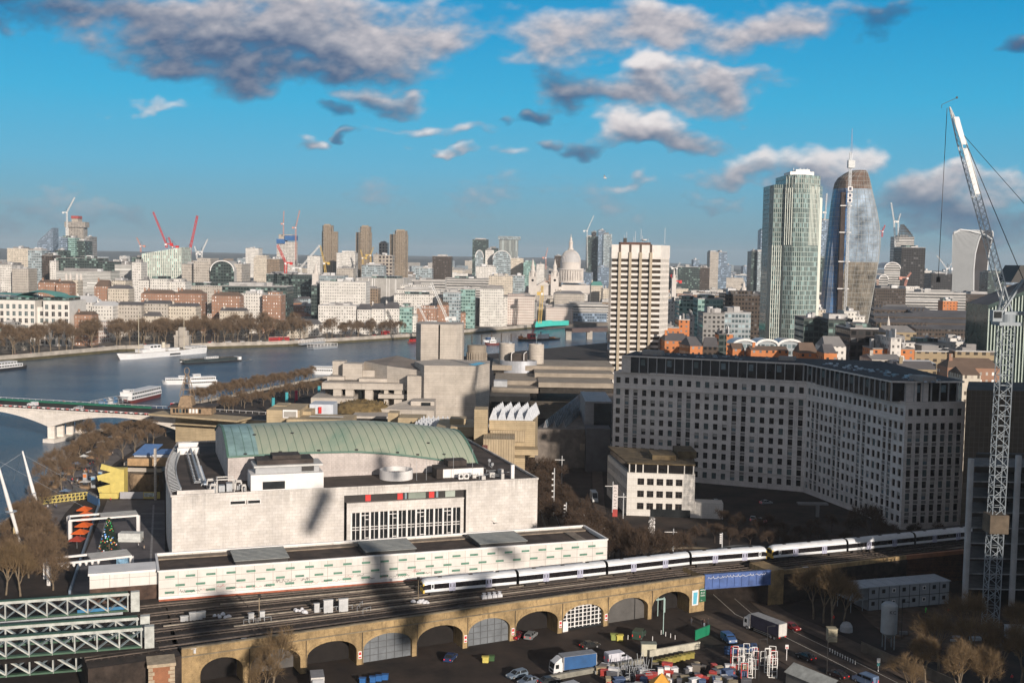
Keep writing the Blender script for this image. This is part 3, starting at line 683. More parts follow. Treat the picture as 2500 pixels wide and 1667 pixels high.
# pipes and small signs on the pillars
for i,(a,b)in enumerate(ar[:-1]):
    u=(b+ar[i+1][0])/2
    if i in(2,4,5,6,7):
        mb=MB();mb.box((u-.35,-.08,1.3),(u+.35,0,2.9),0,Xv);mb.box((u-.25,-.1,2.1),(u+.25,-.07,2.7),1,Xv);mb.box((u-.25,-.1,1.45),(u+.25,-.07,1.75),1,Xv)
        mb.obj('warning_notice',[white,redp],via)
    mb=MB();mb.bar(vp(u+.5,0,-.1),vp(u+.5,6.8,-.1),.12);mb.obj('drain_pipe',black,via)
# two posters beside the last arch, lettering modelled as text
def txt(s,size,name,mat,par,X,u,z,y=-.06,ex=.01,align='CENTER'):
    c=bpy.data.curves.new(name,'FONT');c.body=s;c.size=size;c.align_x=align;c.extrude=ex;c.resolution_u=2
    o=bpy.data.objects.new('tmp',c);COL.objects.link(o);dg=bpy.context.evaluated_depsgraph_get();me=bpy.data.meshes.new_from_object(o.evaluated_get(dg));bpy.data.objects.remove(o)
    me.materials.clear();me.materials.append(mat);o=bpy.data.objects.new(name,me);COL.objects.link(o)
    o.matrix_world=Matrix.Translation((X@V((u,y,z))))@X.to_3x3().to_4x4()@Matrix.Rotation(math.pi/2,4,'X')
    if par is not None:
        l=par.location+(par.parent.location if par.parent else V((0,0,0)));o.parent=par;o.matrix_parent_inverse=Matrix.Translation(-l)
    return o
ua_=hit(1691,FA,FB);ub_=hit(1706,FA,FB);uc_=hit(1709,FA,FB);ud_=hit(1724,FA,FB)
t1=thing('poster_board','white poster with a pale blue column on the viaduct end wall','poster',vp(ua_,1.6,-.1));mb=MB();mb.box((ua_,-.08,1.7),(ub_,-.02,5.4),0,Xv);mb.face([vp(ua_+.3,2.0,-.09),vp(ub_-.5,2.0,-.09),vp(ub_-.2,4.9,-.09),vp(ua_+.35,4.9,-.09)],1);mb.obj('board',[white,M('poster blue',(.12,.45,.60),.6,.1,2)],t1)
t2=thing('green_sign_board','dark green sign with white arrow and lettering on viaduct end wall','sign',vp(uc_,2.2,-.1));mb=MB();mb.box((uc_,-.08,2.3),(ud_,-.02,5.6),0,Xv);mb.obj('board',M('sign green',(.015,.12,.06),.6,.1,2),t2)
w_=ud_-uc_;mb=MB();mb.bar(vp(uc_+.15,5.25,-.1),vp(ud_-.25,5.25,-.1),.03,.14);mb.bar(vp(ud_-.45,5.42,-.1),vp(ud_-.15,5.25,-.1),.03,.1);mb.bar(vp(ud_-.45,5.08,-.1),vp(ud_-.15,5.25,-.1),.03,.1);mb.obj('arrow',white,t2)
txt('Arch',.62,'lettering',white,t2,Xv,uc_+w_/2,4.35,-.095);txt('Oaks',.62,'lettering',white,t2,Xv,uc_+w_/2,3.7,-.095);txt('Info',.3,'lettering',white,t2,Xv,uc_+w_*.35,2.6,-.095)
# tracks: rails and sleepers
rail=M('rail steel',(.15,.12,.10),.45,.3,1,metal=.4);sleeper=M('sleeper',(.06,.046,.037),.9,.3,1)
def cpt(t,s): # t across 0..1 from front to back, s along in index units
    i=min(5,int(s));f=s-i;a=FC[i].lerp(FC[i+1],f);b=BC[i].lerp(BC[i+1],f);return a.lerp(b,t)
tr=thing('railway_tracks','fan of rusty rails on dark ballast beside the train','railway track',FC[0]);mr=MB();ms=MB()
for t in(.13,.27,.41,.55,.69,.84):
    pts=[cpt(t,s)for s in[k*.5 for k in range(13)]]
    for a,b in zip(pts,pts[1:]):
        d=(b-a).normalized();n=V((-d.y,d.x,0));L_=(b-a).length
        for o_ in(-.75,.75):mr.bar(a+n*o_+V((0,0,7.52)),b+n*o_+V((0,0,7.52)),.14,.2)
        mr.bar(a+n*1.25+V((0,0,7.5)),b+n*1.25+V((0,0,7.5)),.12,.15)
        for j in range(int(L_/1.4)):p=a+d*(j*1.4)+V((0,0,7.36));ms.bar(p-n*1.25,p+n*1.25,.28,.14)
mr.obj('rails',rail,tr)['kind']='stuff';ms.obj('sleepers',sleeper,tr)['kind']='stuff'
for t,s0,s1 in((.2,3.2,5.2),(.48,.9,2.2),(.62,1.3,1.8),(.34,1.1,1.9),(.2,2.9,4.4),(.05,1.3,2.6),(.76,1.1,1.5)):
    mb=MB()
    for k in range(8):mb.bar(cpt(t,lerp(s0,s1,k/8))+V((0,0,7.45)),cpt(t,lerp(s0,s1,(k+1)/8))+V((0,0,7.45)),.45,.22)
    mb.obj('cable_trough',M('pale concrete trough',(.36,.31,.25),.85,.3,.8),tr)
# ------------------------------ train
tw=M('train white',(.78,.80,.82),.35,.06,.5,metal=.05);tb=M('train window band',(.018,.016,.018),.12,.3,1);td=M('train door lilac',(.46,.47,.60),.45,.08,1);ty=M('train yellow',(.80,.55,.10),.5,.08,1);tk=M('train underframe',(.04,.033,.03),.8,.3,1);trf=M('train roof',(.66,.68,.70),.4,.1,.4)
TP=[G(1030,1449,8.15),G(1264,1427,8.15),G(1482,1403,8.15),G(1686,1379,8.15),G(1876,1364,8.15)]
dirn=(TP[4]-TP[3]).normalized();TP2=[TP[4]+dirn*.9,G(2069,1346,8.15),G(2234,1329,8.15),G(2385,1313,8.15),G(2520,1300,8.15)]
train=thing('commuter_train','long white passenger train with black window band and yellow ends on the viaduct','train',TP[0])
PR=[(-1.42,0,2),(-1.42,.22,0),(-1.42,.85,1),(-1.40,2.02,0),(-1.28,2.55,3),(-.95,2.95,3),(-.45,3.15,3),(.45,3.15,3),(.95,2.95,3),(1.28,2.55,3),(1.40,2.02,1),(1.42,.85,0),(1.42,.22,2),(1.42,0,2)]
def carriage(A,B,cab):
    A=V((A.x,A.y,8.15));B=V((B.x,B.y,8.15));X,Lc=at2(A,B);X=Matrix.Translation((0,0,8.15))@X;X=X@Matrix.Translation((0,1.42,0))
    mb=MB();x0,x1=.35,Lc-.35;secs=[x0,x1]
    if cab==-1:secs=[x0+.0,x0+.35,x0+1.2,x1]
    if cab==1:secs=[x0,x1-1.2,x1-.35,x1]
    def sc_(x):
        if cab==-1 and x<x0+.1:return.86,.80
        if cab==-1 and x<x0+.5:return.95,.92
        if cab==1 and x>x1-.1:return.86,.80
        if cab==1 and x>x1-.5:return.95,.92
        return 1,1
    for a,b in zip(secs,secs[1:]):
        (sa,ha),(sb,hb)=sc_(a),sc_(b)
        for(y0,z0,m_),(y1,z1,_)in zip(PR,PR[1:]):
            mm=m_ if not(cab==-1 and b<=x0+.4)and not(cab==1 and a>=x1-.4)else(1 if.8<z0<1.9 and m_==1 else(4 if m_!=3 else 3))
            mb.face([X@V((a,y0*sa,z0*ha)),X@V((b,y0*sb,z0*hb)),X@V((b,y1*sb,z1*hb)),X@V((a,y1*sa,z1*ha))][::-1],mm)
    for x,s in((x0,-1),(x1,1)):
        sa,ha=sc_(x);pts=[X@V((x,y*sa,z*ha))for y,z,_ in PR];mb.face(pts if s<0 else pts[::-1],4 if cab==s else 2)
    car=mb.obj('carriage',[tw,tb,tk,trf,ty],train)
    def sub(name,bs,m):
        b2=MB();[b2.box(p,q_,mm,X)for p,q_,mm in bs];return b2.obj(name,m,car)
    if cab:
        e=x0 if cab==-1 else x1;sgn=cab
        sub('windscreen',[((min(e+sgn*.02,e+sgn*.1),-.95,1.15),(max(e+sgn*.02,e+sgn*.1),.95,2.1),0)],[dglass])
        sub('coupler',[((min(e,e+sgn*.6),-.25,-.35),(max(e,e+sgn*.6),.25,.1),0)],[tk])
        sub('cab_door',[((e-sgn*2.2-.35,-1.47,.3),(e-sgn*2.2+.35,-1.43,2.1),0),((e-sgn*2.2-.2,-1.49,1.1),(e-sgn*2.2+.2,-1.46,1.9),1)],[tw,dglass])
    for t in(.31,.69):
        x=Lc*t;sub('door',[((x-.75,-1.50,.1),(x-.03,-1.43,2.12),0),((x+.03,-1.50,.1),(x+.75,-1.43,2.12),0),((x-.5,-1.52,1.0),(x-.28,-1.49,1.85),1),((x+.28,-1.52,1.0),(x+.5,-1.49,1.85),1)],[td,dglass])
    for t in(.16,.84):x=Lc*t;sub('bogie',[((x-1.7,-1.2,-.75),(x+1.7,1.2,-.1),0)],[tk])
    sub('underframe_box',[((Lc*.32,-1.3,-.6),(Lc*.66,1.2,-.02),0)],[tk])
    for t in(.2,.52,.8):x=Lc*t;sub('roof_vent',[((x-.45,-.3,3.14),(x+.45,.3,3.24),0)],[tk])
for i in range(4):carriage(TP[i],TP[i+1],-1 if i==0 else(1 if i==3 else 0))
for i in range(4):carriage(TP2[i],TP2[i+1],-1 if i==0 else(1 if i==3 else 0))
# ------------------------------ trackside things
cabm=M('cabinet grey',(.60,.60,.59),.6,.12,1)
def cabinet(px,py,w,hh,label,d=.7,legs=0):
    p=G(px,py,7.35);o=thing('equipment_cabinet',label,'cabinet',p,'cabinets beside the tracks');b=MB();a_=rad(22)
    Xc=Matrix.Translation(p)@Matrix.Rotation(a_,4,'Z')
    b.box((-w/2,-d/2,legs),(w/2,d/2,legs+hh),0,Xc);b.box((-w/2-.08,-d/2-.08,legs+hh),(w/2+.08,d/2+.08,legs+hh+.1),0,Xc);b.obj('casing',cabm,o)
    b=MB();b.box((-w/2+.1,-d/2-.04,legs+.1),(-.04,-d/2,legs+hh-.15),0,Xc);b.box((.04,-d/2-.04,legs+.1),(w/2-.1,-d/2,legs+hh-.15),0,Xc);b.obj('door',M('cabinet door',(.52,.53,.54),.6,.15,1),o)
    if legs:
        for dx in(-w/2,w/2-.12):b=MB();b.box((dx,-.1,0),(dx+.12,.1,legs),0,Xc);b.obj('leg',steel,o)
for a in((450,1515,1.6,1.0,'low white cabinet leftmost beside the tracks'),(470,1513,1.3,1.6,'tall white cabinet second from left by the truss end'),(486,1511,1.3,1.5,'white cabinet third from left by the truss end'),(497,1509,.8,1.5,'narrow white cabinet fourth from left by the truss end'),
(613,1518,1.1,1.0,'small white box on a stand left of the signal post',.7,.9),(640,1514,1.0,1.0,'small white box on a stand right of the signal post',.7,.9),(773,1494,1.1,1.9,'narrow tall white cabinet left of the two large ones'),(801,1494,2.0,2.7,'large white cabinet with scribbled writing in mid tracks'),(838,1491,2.0,2.7,'large white cabinet right of the scribbled one'),
(577,1575,1.6,1.0,'wide low white cabinet on the near parapet'),(596,1571,.9,1.0,'narrow low white cabinet on the near parapet'),(472,1594,.9,1.0,'single white box near the truss bridge end'),(1514,1440,.8,.8,'left of two small pale boxes above last arches'),(1529,1438,.8,.8,'right of two small pale boxes above last arches'),(1967,1393,1.4,.9,'white box on parapet right of the blue bridge')):cabinet(*a)
for px,py,n_,lab in((735,1496,10,'heap of white rubble sacks left of the tall cabinets'),(540,1508,9,'heap of white sacks right of the low cabinets'),(1030,1473,9,'heap of white bags beside the train front'),(1012,1475,5,'smaller clutch of white bags before the train front')):
    p=G(px,py,7.35);b=MB()
    for k in range(n_):
        c=p+V((R.uniform(-1.7,1.7),R.uniform(-.6,.6),R.uniform(0,.5)));r=R.uniform(.28,.55);b.lathe([(.01,0),(r,.1),(r*1.05,r*.6),(r*.5,r*1.2),(.01,r*1.25)],7,c,sx=R.uniform(.7,1.3))
    o=b.obj('rubble_sacks',M('white plastic sack',(.72,.72,.75),.5,.15,2));tag(o,lab,'sacks',kind='stuff')
b0=MB();b0.box((-.55,-.5,0),(.55,.5,.75));b0.lathe([(.6,.75),(.35,.95),(.25,1.15),(.5,1.3)],8,(0,0,0));sack=b0.mesh('bulk_bag',M('white plastic sack',(.72,.72,.75)))
for k in range(4):
    p=G(1182+k*12.5,1461-k*1.3,7.35);o=inst('bulk_bag',sack,None,p,rad(20));tag(o,nth(k+1)+' from the left of four white bulk bags in front of the train','bag','bulk bags by the train')
def post(px,py,hh,label,z=7.35,w=.16,arm=None,cat='signal post',name='signal_post'):
    p=G(px,py,z);o=thing(name,label,cat,p);b=MB();b.bar(p,p+V((0,0,hh)),w);b.obj('pole',M('rusty pole',(.35,.27,.18),.7,.3,1),o)
    b=MB();b.box((p.x-.3,p.y-.2,p.z+hh-.6),(p.x+.3,p.y+.2,p.z+hh));b.obj('lamp_head',black,o);return o
post(633,1513,5.5,'thin brown signal post between the two small boxes');post(1021,1470,5.8,'thin brown post just left of the train front');post(1269,1377,4.2,'black signal with red lamps against the long white wall')
mb=MB()
for(x0,y0,x1,y1)in((595,1525,625,1522),(630,1520,662,1517),(782,1496,860,1488),(872,1493,885,1478),(886,1498,905,1492)):
    a=G(x0,y0,7.35);b=G(x1,y1,7.35)
    for k in range(3):c=a.lerp(b,k/2);mb.bar(c,c+V((0,0,1.1)),.08)
    mb.bar(a+V((0,0,1.1)),b+V((0,0,1.1)),.08)
    o=mb.obj('guard_rail',steel);tag(o,'thin grey guard rail %s'%{595:'under the left stand box',630:'under the right stand box',782:'behind the two large cabinets',872:'stepped one right of the large cabinets',886:'rightmost, in front of the stepped one'}[x0],'guard rail','guard rails by the tracks');mb=MB()
# ------------------------------ blue girder bridge over the road
blue=M('bridge blue',(.07,.13,.34),.5,.25,.4)
o=thing('blue_girder_bridge','blue painted railway girder bridge with white writing over the road','bridge',FB)
XB,LB=at2(FB+V((0,-.2,0)),FCp+V((.5,-.1,0)))
mb=MB();mb.box((0,-.1,5.5),(LB,.35,8.9),0,XB);mb.box((-.1,-.25,8.8),(LB,.5,9.0),0,XB);mb.box((-.1,-.3,5.35),(LB,.6,5.6),0,XB)
for k in range(1,9):mb.box((k*LB/9-.06,-.25,5.6),(k*LB/9+.06,-.1,8.8),0,XB)
mb.obj('girder',blue,o)
mb=MB();scribble(mb,XB,.6,7.9,12.5,.7,0,60,.1,-.3);scribble(mb,XB,13.5,8.0,2.8,.5,0,9,.1,-.3);mb.obj('chalk_writing',M('chalk writing',(.62,.66,.78),.8,.1,2),o)
# right-hand abutment
mb=MB();XA,LA=at2(FCp,FC[4]);mb.box((0,-.3,0),(4.5,8,8.8),0,XA);mb.box((4.5,.2,0),(LA,1,8.3),0,XA);o2=mb.obj('bridge_abutment',brick);tag(o2,'brick abutment wall right of the blue bridge behind the bare tree','wall')
XA,LA=at2(FC[4],FC[5]);mb=MB();mb.box((0,.0,0),(LA,1,8.3),0,XA);XA,LA=at2(FC[5],FC[6]);mb.box((0,.0,0),(LA,1,8.3),0,XA);tag(mb.obj('retaining_wall',brickd),'long dark railway retaining wall behind the grey cabins','wall')
# ------------------------------ truss bridge
tg=M('truss white',(.50,.52,.49),.55,.25,.6);tgr=M('truss green',(.055,.12,.075),.6,.2,.6);tbl=M('truss grey blue',(.15,.19,.21),.6,.25,.6)  # grey blue is shade on back and cross members, put into colour
tb_=thing('truss_railway_bridge','white and green steel lattice railway bridge with four parallel girders','bridge',V((-80,240,0)))
def truss(A,B,zb,zt,n,name='girder',wide=1.0,strong=.42):
    A=V((A.x,A.y,0));B=V((B.x,B.y,0));d=B-A;Lt=d.length;d.normalize();nn=V((-d.y,d.x,0));mb=MB();e=V((0,0,1))
    mb.bar(A+e*(zt-.3),B+e*(zt-.3),wide,.6,0);mb.bar(A+e*(zt+.06),B+e*(zt+.06),wide+.25,.12,1);mb.bar(A+e*(zb+.2),B+e*(zb+.2),wide,.35,1)
    for i in range(n+1):
        p=A+d*(Lt*i/n)
        for o_,m_ in((-.42*wide,0),(.42*wide,2)):
            q0=p+nn*o_
            mb.bar(q0+e*zb,q0+e*(zt-.5),.26,.14,m_)
            if o_<0:mb.tube(q0+e*(zt-.35)-nn*.15,q0+e*(zt-.35)+nn*.0,.36,.36,10,0)
            if i<n:
                p2=q0+d*(Lt/n);mb.bar(q0+e*(zt-.6),p2+e*(zb+.4),.14,strong*.6,m_)
                mb.bar(q0+e*(zb+.4),p2+e*(zt-.6),.12,strong*.4,2)
    r=mb.obj(name,[tg,tgr,tbl],tb_)
    c=MB();c.bar(B+d*.6+e*(zb+(zt-zb)/2),B+d*2.4+e*(zb+(zt-zb)/2),wide+.3,zt-zb+.2);c.obj('end_panel',tg,tb_);return r
def ends(xr,yr,xl,yl,z):b=G(xr,yr,z);a=G(xl,yl,z);return a+(a-b)*.6,b
ZB,ZTT=7.9,12.0
a,b=ends(312,1445,0,1467,ZTT);truss(a,b,ZB,ZTT,10)
a,b=ends(335,1504,0,1527,ZTT);truss(a,b,ZB,ZTT,10)
a,b=ends(345,1529,0,1555,ZTT);truss(a,b,ZB,ZTT,10)
a2,b2=ends(352,1575,0,1602,7.4);truss(a2,b2,3.4,7.4,10,strong=.5)
mb=MB();A_=G(312,1445,ZTT);Al=G(0,1467,ZTT);mb.face([(A_.x+3,A_.y,7.6),(A_.x-90,A_.y-27,7.6),(b.x-80,b.y-20-8,7.6),(b.x+4,b.y-1,7.6)][::-1]);mb.obj('deck',ballast,tb_)
mb=MB();q0=G(0,1520,8.6);q1=G(300,1496,8.6);mb.bar(q0+(q0-q1)*.2,q1,.1,.5);mb.obj('handrail',steel,tb_)
mb=MB();q0=G(180,1492,9.2);q1=G(300,1482,9.2);mb.bar(q0+V((0,2,-.8)),q1+V((0,2,-.8)),.3,1.0);tag(mb.obj('blue_hoarding',M('hoarding blue',(.03,.18,.36),.6,.15,.5)),'blue hoarding seen through the farthest lattice girder','hoarding')
# brick pier with stone quoins at the bridge end
p=G(408,1640,0.2);XP=Matrix.Translation((-63.5,214,0))@Matrix.Rotation(rad(20),4,'Z')
o=thing('brick_pier','red brick pier with stone quoins and white graffiti at the end of the lattice bridge','pier',(-63.5,214,0))
mb=MB();mb.box((-4.6,-1.6,0),(0,3,7.0),0,XP);mb.obj('shaft',brickd,o);mb=MB();mb.box((-4.9,-1.9,7.0),(.3,3.3,7.6),0,XP)
for z in range(9):
    for x in((-4.7,-3.6)if z%2 else(-4.7,-3.9),(-1.1,.1)if z%2 else(-.8,.1)):mb.box((x[0],-1.7,z*.75+.2),(x[1],-1.5,z*.75+.85),0,XP)
mb.obj('quoins',M('quoin stone',(.42,.34,.24),.85,.25,1),o)
mb=MB();XG=XP@Matrix.Translation((0,-1.75,0));scribble(mb,XG,-4.2,1.8,3.4,1.6,0,34,.1,0);mb.obj('graffiti',gw,o)
# ---------------------------------------------------------------- big angled office block
blind=M('window blind',(.36,.35,.33),.7,.15,1)
sage=M('bronze frame',(.07,.055,.045),.6,.2,1);wg1=M('window glass dark',(.022,.020,.020),.06,.3,.3);wg2=M('window glass teal',(.10,.14,.145),.08,.3,.5);wg3=M('window glass sky',(.16,.22,.25),.05,.3,.5)
shl=wallmat('office portland',(.74,.70,.67),.16,.35,(1.2,.6,.012))  # pale stone of the big office, its own even colour
SA,SBp,SCc,SDd=(40.2,449),(108.8,421),(125.4,363),(146,367)
ofc=thing('angled_office_block','big angled stone office block with rows of small dark windows in the shade','office block',(*SA,0))
wl=Wall(ofc,{'frame':sage,'g1':wg1,'g2':wg2,'g3':wg3,'blind':blind},[('sash','frame','g1')]*7+[('sash','frame','g2')]*2+[('blind','frame','g1')]+[('blind','frame','g3')])
mb=MB();zs=[(2.0+k*3.75,4.3+k*3.75)for k in range(9)]+[(36.6,38.9)]
spd=MB()
def grid_x(P,Q,n,w,m0=2.2,m1=2.2):
    Lg=(V(Q)-V(P)).length;st=(Lg-m0-m1)/(n-1)if n>1 else 0;return[(m0+i*st-w/2,m0+i*st+w/2)for i in range(n)],Lg
for P,Q,n,w,pat in((SA,SBp,21,1.7,lambda i:i%6 in(1,2)),(SBp,SCc,20,1.7,lambda i:i%5 in(1,2)),(SCc,SDd,7,1.6,lambda i:True)):
    xs,Lg=grid_x(P,Q,n,w,1.9,1.9);zz=zs if n>7 else zs[:-1]+[(34.6,37.2)]
    wl.run(mb,P,Q,0,41,xs,zs,.35)
    Xs,_=at2(P,Q)
    for i,(a,b)in enumerate(xs):
        if pat(i):
            for k in range(1,9):z=zs[k][0];spd.box((a,-.03,z-1.2),(b,.2,z-.25),0,Xs)
    spd2=MB()
# remaining walls
bk=(SDd[0]-6,SDd[1]+75);bl=(SA[0]+8,SA[1]+18)
poly=[SA,SBp,SCc,SDd,bk,(118,446),bl]
for a,b in((SDd,bk),(bk,(118,446)),((118,446),bl),(bl,SA)):mb.face([(*a,0),(*b,0),(*b,41),(*a,41)])
mb.face([(*p,41)for p in poly]);mb.obj('wall',shl,ofc)
o=spd.obj('spandrel_panels',M('spandrel grey',(.21,.20,.19),.8,.2,1),ofc);o['kind']='stuff'
wl.flush()
mb=MB()
for P,Q in((SA,SBp),(SBp,SCc)):
    X,Lg=at2(P,Q);mb.box((1.6,-.45,34.6),(Lg-.4,.02,35.1),0,X);mb.box((0,-.35,40.6),(Lg,.02,41.25),0,X);mb.box((0,-.3,5.6),(Lg,.02,5.9),0,X)
mb.obj('cornice',shl,ofc)
# attic storey set back, with fins and dark glazing
att=M('attic roof',(.045,.04,.042),.9,.4,.4);mb=MB();gl=MB()
ap=[(43.5,446.8),(108.2,423.4),(121.8,365.6),(125.8,365.3),(143.6,368.6),(139.5,436),(114,441),(50,463)]
mb.prism(ap,41,47.2,0,1);mb.prism([(43,445.2),(107.8,421.8),(120.9,363.9),(126.4,363.5),(145.4,367),(141,438),(114.5,443),(50,465)],47.2,47.75,2,1,bot=True)
mb.obj('attic',[wg1,att,shl],ofc)
for(P,Q,n)in((ap[0],ap[1],19),(ap[1],ap[2],18),(ap[3],ap[4],6)):
    X,Lg=at2(P,Q)
    for i in range(n+1):
        if(n==19 and i<1):b2=MB();b2.box((-.5,-.3,41),(3.1,.1,47.2),0,X);b2.obj('stone_pier',shl,ofc);continue
        u=(3.1 if n==19 else 0)+i*((Lg-(3.1 if n==19 else 0))/n);b2=MB();b2.box((u-.16,-.45,41),(u+.16,.05,47.2),0,X);b2.obj('fin',M('fin grey',(.38,.39,.40),.6,.1,1),ofc)
        if i%3==1:b2=MB();b2.box((u+.5,-.08,43.9),(u+2.2,-.02,46.3),0,X);b2.obj('attic_window',R.choice((wg2,wg3,wg2)),ofc)
X,Lg=at2(ap[3],ap[4])
for a,b in((0,4),(5.5,8)):b2=MB();b2.box((a,-.35,41),(b,.1,47.2),0,X);b2.obj('stone_pier',shl,ofc)
X,Lg=at2(SBp,SCc)
for i in range(70):
    f=R.random();u=lerp(2,66,f);w=R.uniform(2.5,13);b2=MB();s=R.uniform(.35,.8);b2.box((u-s,w-s*.7,47.75),(u+s,w+s*.7,48.2),0,X);b2.obj('skylight',R.choice((M('skylight pale',(.45,.52,.60),.3,.1,1),M('skylight dim',(.20,.24,.29),.3,.1,1))),ofc)
X,Lg=at2(SA,SBp)
for i in range(26):u=R.uniform(6,70);w=R.uniform(3,16);b2=MB();s=R.uniform(.3,.9);b2.box((u-s,w-.4,47.75),(u+s,w+.4,48.1),0,X);b2.obj('skylight',M('skylight dim',(.20,.24,.29),.3,.1,1),ofc)
for u,w,l_,hh in((10,4,8,1.8),(62,9,6,1.4)):b2=MB();b2.box((u,w,47.75),(u+l_,w+4,47.75+hh),0,X);b2.obj('plant_room',M('plant grey',(.30,.29,.28),.8,.15,1),ofc)
X,Lg=at2(SBp,SCc);b2=MB();b2.box((56,4,47.75),(63,9,49.4),0,X);b2.obj('plant_room',M('plant grey',(.30,.29,.28)),ofc)
# ---------------------------------------------------------------- small block standing in front of it
N0,N1=(39.0,377.5),(61.2,375.5);nb_=(35.2,411);nr=(64.5,402)
an=thing('low_stone_block','small four storey stone block in sunlight with dark glazed top floor before the big office','office block',(*N0,0))
wl=Wall(an,{'frame':sage,'g1':wg1,'g2':wg2,'blind':blind},[('cross','frame','g1')]*3+[('cross','frame','g2')])
mb=MB();st2=wallmat('annex stone',(.74,.71,.66),.1,.2,(1.4,.7,.015))
xs=[(3.4+i*3.15,5.6+i*3.15)for i in range(5)]
wl.run(mb,N0,N1,0,14.4,xs,[(2.2+k*4.1,4.4+k*4.1)for k in range(3)],.3)
Lb=(V(nb_)-V(N0)).length;xs,_=grid_x(nb_,N0,14,1.4,1.5,1.5);wl.run(mb,nb_,N0,0,14.4,xs,[(2.2+k*4.1,4.4+k*4.1)for k in range(3)],.3)
for a,b in((N1,nr),(nr,nb_)):mb.face([(*a,0),(*b,0),(*b,14.4),(*a,14.4)])
mb.face([(*p,14.4)for p in(N0,N1,nr,nb_)]);mb.obj('wall',st2,an);wl.flush()
i0=[(N0[0]+.8,N0[1]+.8),(N1[0]-.8,N1[1]+.8),(nr[0]-.8,nr[1]-.8),(nb_[0]+.8,nb_[1]-.8)]
mb=MB();mb.prism(i0,14.4,17.3,0,1);mb.prism([(N0[0],N0[1]),N1,nr,nb_],17.3,17.65,1,1,bot=True)
mb.prism([(48,384),(56,384),(56,396),(48,396)],17.65,19.2,1);mb.prism([(57,388),(63.5,388),(63.5,400),(57,400)],17.65,20.0,1)
mb.obj('top_storey',[wg1,M('moss brown roof',(.13,.095,.05),.95,.5,.3)],an)
X,Lg=at2(N0,N1)
for u in(.5,2.6,5.0,9.8,13.2,18.6,21.6):b2=MB();b2.box((u,.4,14.4),(u+.35,.9,17.3),0,X);b2.obj('column',st2,an)
b2=MB();b2.prism([(61.2,375.3),(70.5,374),(71,380),(61.5,381)],0,5.2);b2.obj('side_wing',st2,an)
b2=MB();b2.box((8,-.3,0),(21,1,.3+2.2),0,X);b2.obj('shop_front',dglass,an)
# ---------------------------------------------------------------- tower out of frame whose shade falls on the block
ot=thing('office_tower','tall plain stone office tower standing to the right outside the view','office tower',(165,200,0));mb=MB()
tm=WM('tower windows',(.6,.57,.53),(.03,.03,.03),3.3,3.7,.5,.6)
mb.prism([(153,198),(243,180),(262,214),(168,232)],0,127,0,1);mb.obj('wall',[tm,roofgrey],ot)
ow=thing('shade_block','plain lower block added outside the view to shade the site cabins','building',(170,130,0));mb=MB();mb.prism([(141,125),(262,96),(270,126),(143,150)],0,55,0,1);mb.obj('wall',[tm,roofgrey],ow)  # unseen block added so its shade falls on cabins and silo
# ---------------------------------------------------------------- helpers for blocks
def eb(u0,u1,d0,d1,z0,z1,mb,m=0):pass
def pbox(mb,pxl,pxr,Y,dep,z0,z1,m=0,rot=0,mt=None):
    a=D(pxl,640,Y);b=D(pxr,640,Y);a.z=b.z=0;w=b.x-a.x;c=(a+b)/2
    cr,sr=math.cos(rad(rot)),math.sin(rad(rot));q=[]
    for x,y in((-w/2,0),(w/2,0),(w/2,dep),(-w/2,dep)):q.append((c.x+x*cr-y*sr,c.y+x*sr+y*cr))
    mb.prism(q,z0,z1,m,mt);return q
def zt(px,py,Y):return D(px,py,Y).z
# ---------------------------------------------------------------- concrete theatre
cn=wallmat('grey board concrete',(.54,.49,.43),.16,.35,(30,.9,.05));cnd=M('terrace shadow glass',(.05,.045,.04),.2,.3,.5);lead=M('lead roof',(.22,.19,.165),.8,.2,.15)  # terrace glass is recessed dark glazing
nt_=thing('concrete_theatre','stepped concrete theatre with two big blank fly towers and layered terraces','theatre',(-60,555,0))
def P(name,m,*args,par=nt_,**k):
    mb=MB();pbox(mb,*args,**k);return mb.obj(name,m,par)
mb=MB();mb.prism([(-41.6,545),(-16.9,545),(-10.9,561),(-10.9,575),(-36,580),(-48,566)],0,33);mb.obj('fly_tower',cn,nt_)
mb=MB();mb.face([(-17.5,547,33.06),(-12.5,561,33.06),(-16,566,33.06),(-21,553,33.06)]);mb.obj('roof_glazing',wg3,nt_)
x0=D(1016,640,600).x;mb=MB();mb.prism([(x0,604),(x0+3,598),(x0+12.1,598),(x0+12.1,600),(x0+13,600),(x0+13,598),(x0+21.5,598),(x0+24.5,603),(x0+24.5,622),(x0,624)],0,49.5);mb.obj('fly_tower',cn,nt_)
mb=MB();mb.box((x0+12.1,599.4,30),(x0+13,600.2,49.2));mb.obj('tower_slot',black,nt_)
a=[D(889,882,575),D(969,868,585),D(1060,889,575),D(1034,905,552),D(945,893,560)]
mb=MB();mb.face([a[0],a[4],a[1]][::1],0);mb.face([a[4],a[3],a[2],a[1]]);mb.face([a[0]-V((0,0,9)),a[4]-V((0,0,9)),a[4],a[0]],1);mb.face([a[4]-V((0,0,9)),a[3]-V((0,0,9)),a[3],a[4]],1);mb.obj('sloping_roof',[lead,cn],nt_)
P('stair_tower',cn,813,843,572,8,0,zt(825,882,572));P('stair_tower',cn,838,886,566,9,0,zt(860,888,566))
P('upper_block',cn,886,1000,568,26,0,zt(940,905,568));P('upper_block',cn,943,1036,562,20,0,zt(990,897,562));P('link_block',cn,997,1042,548,18,0,zt(1010,918,548))
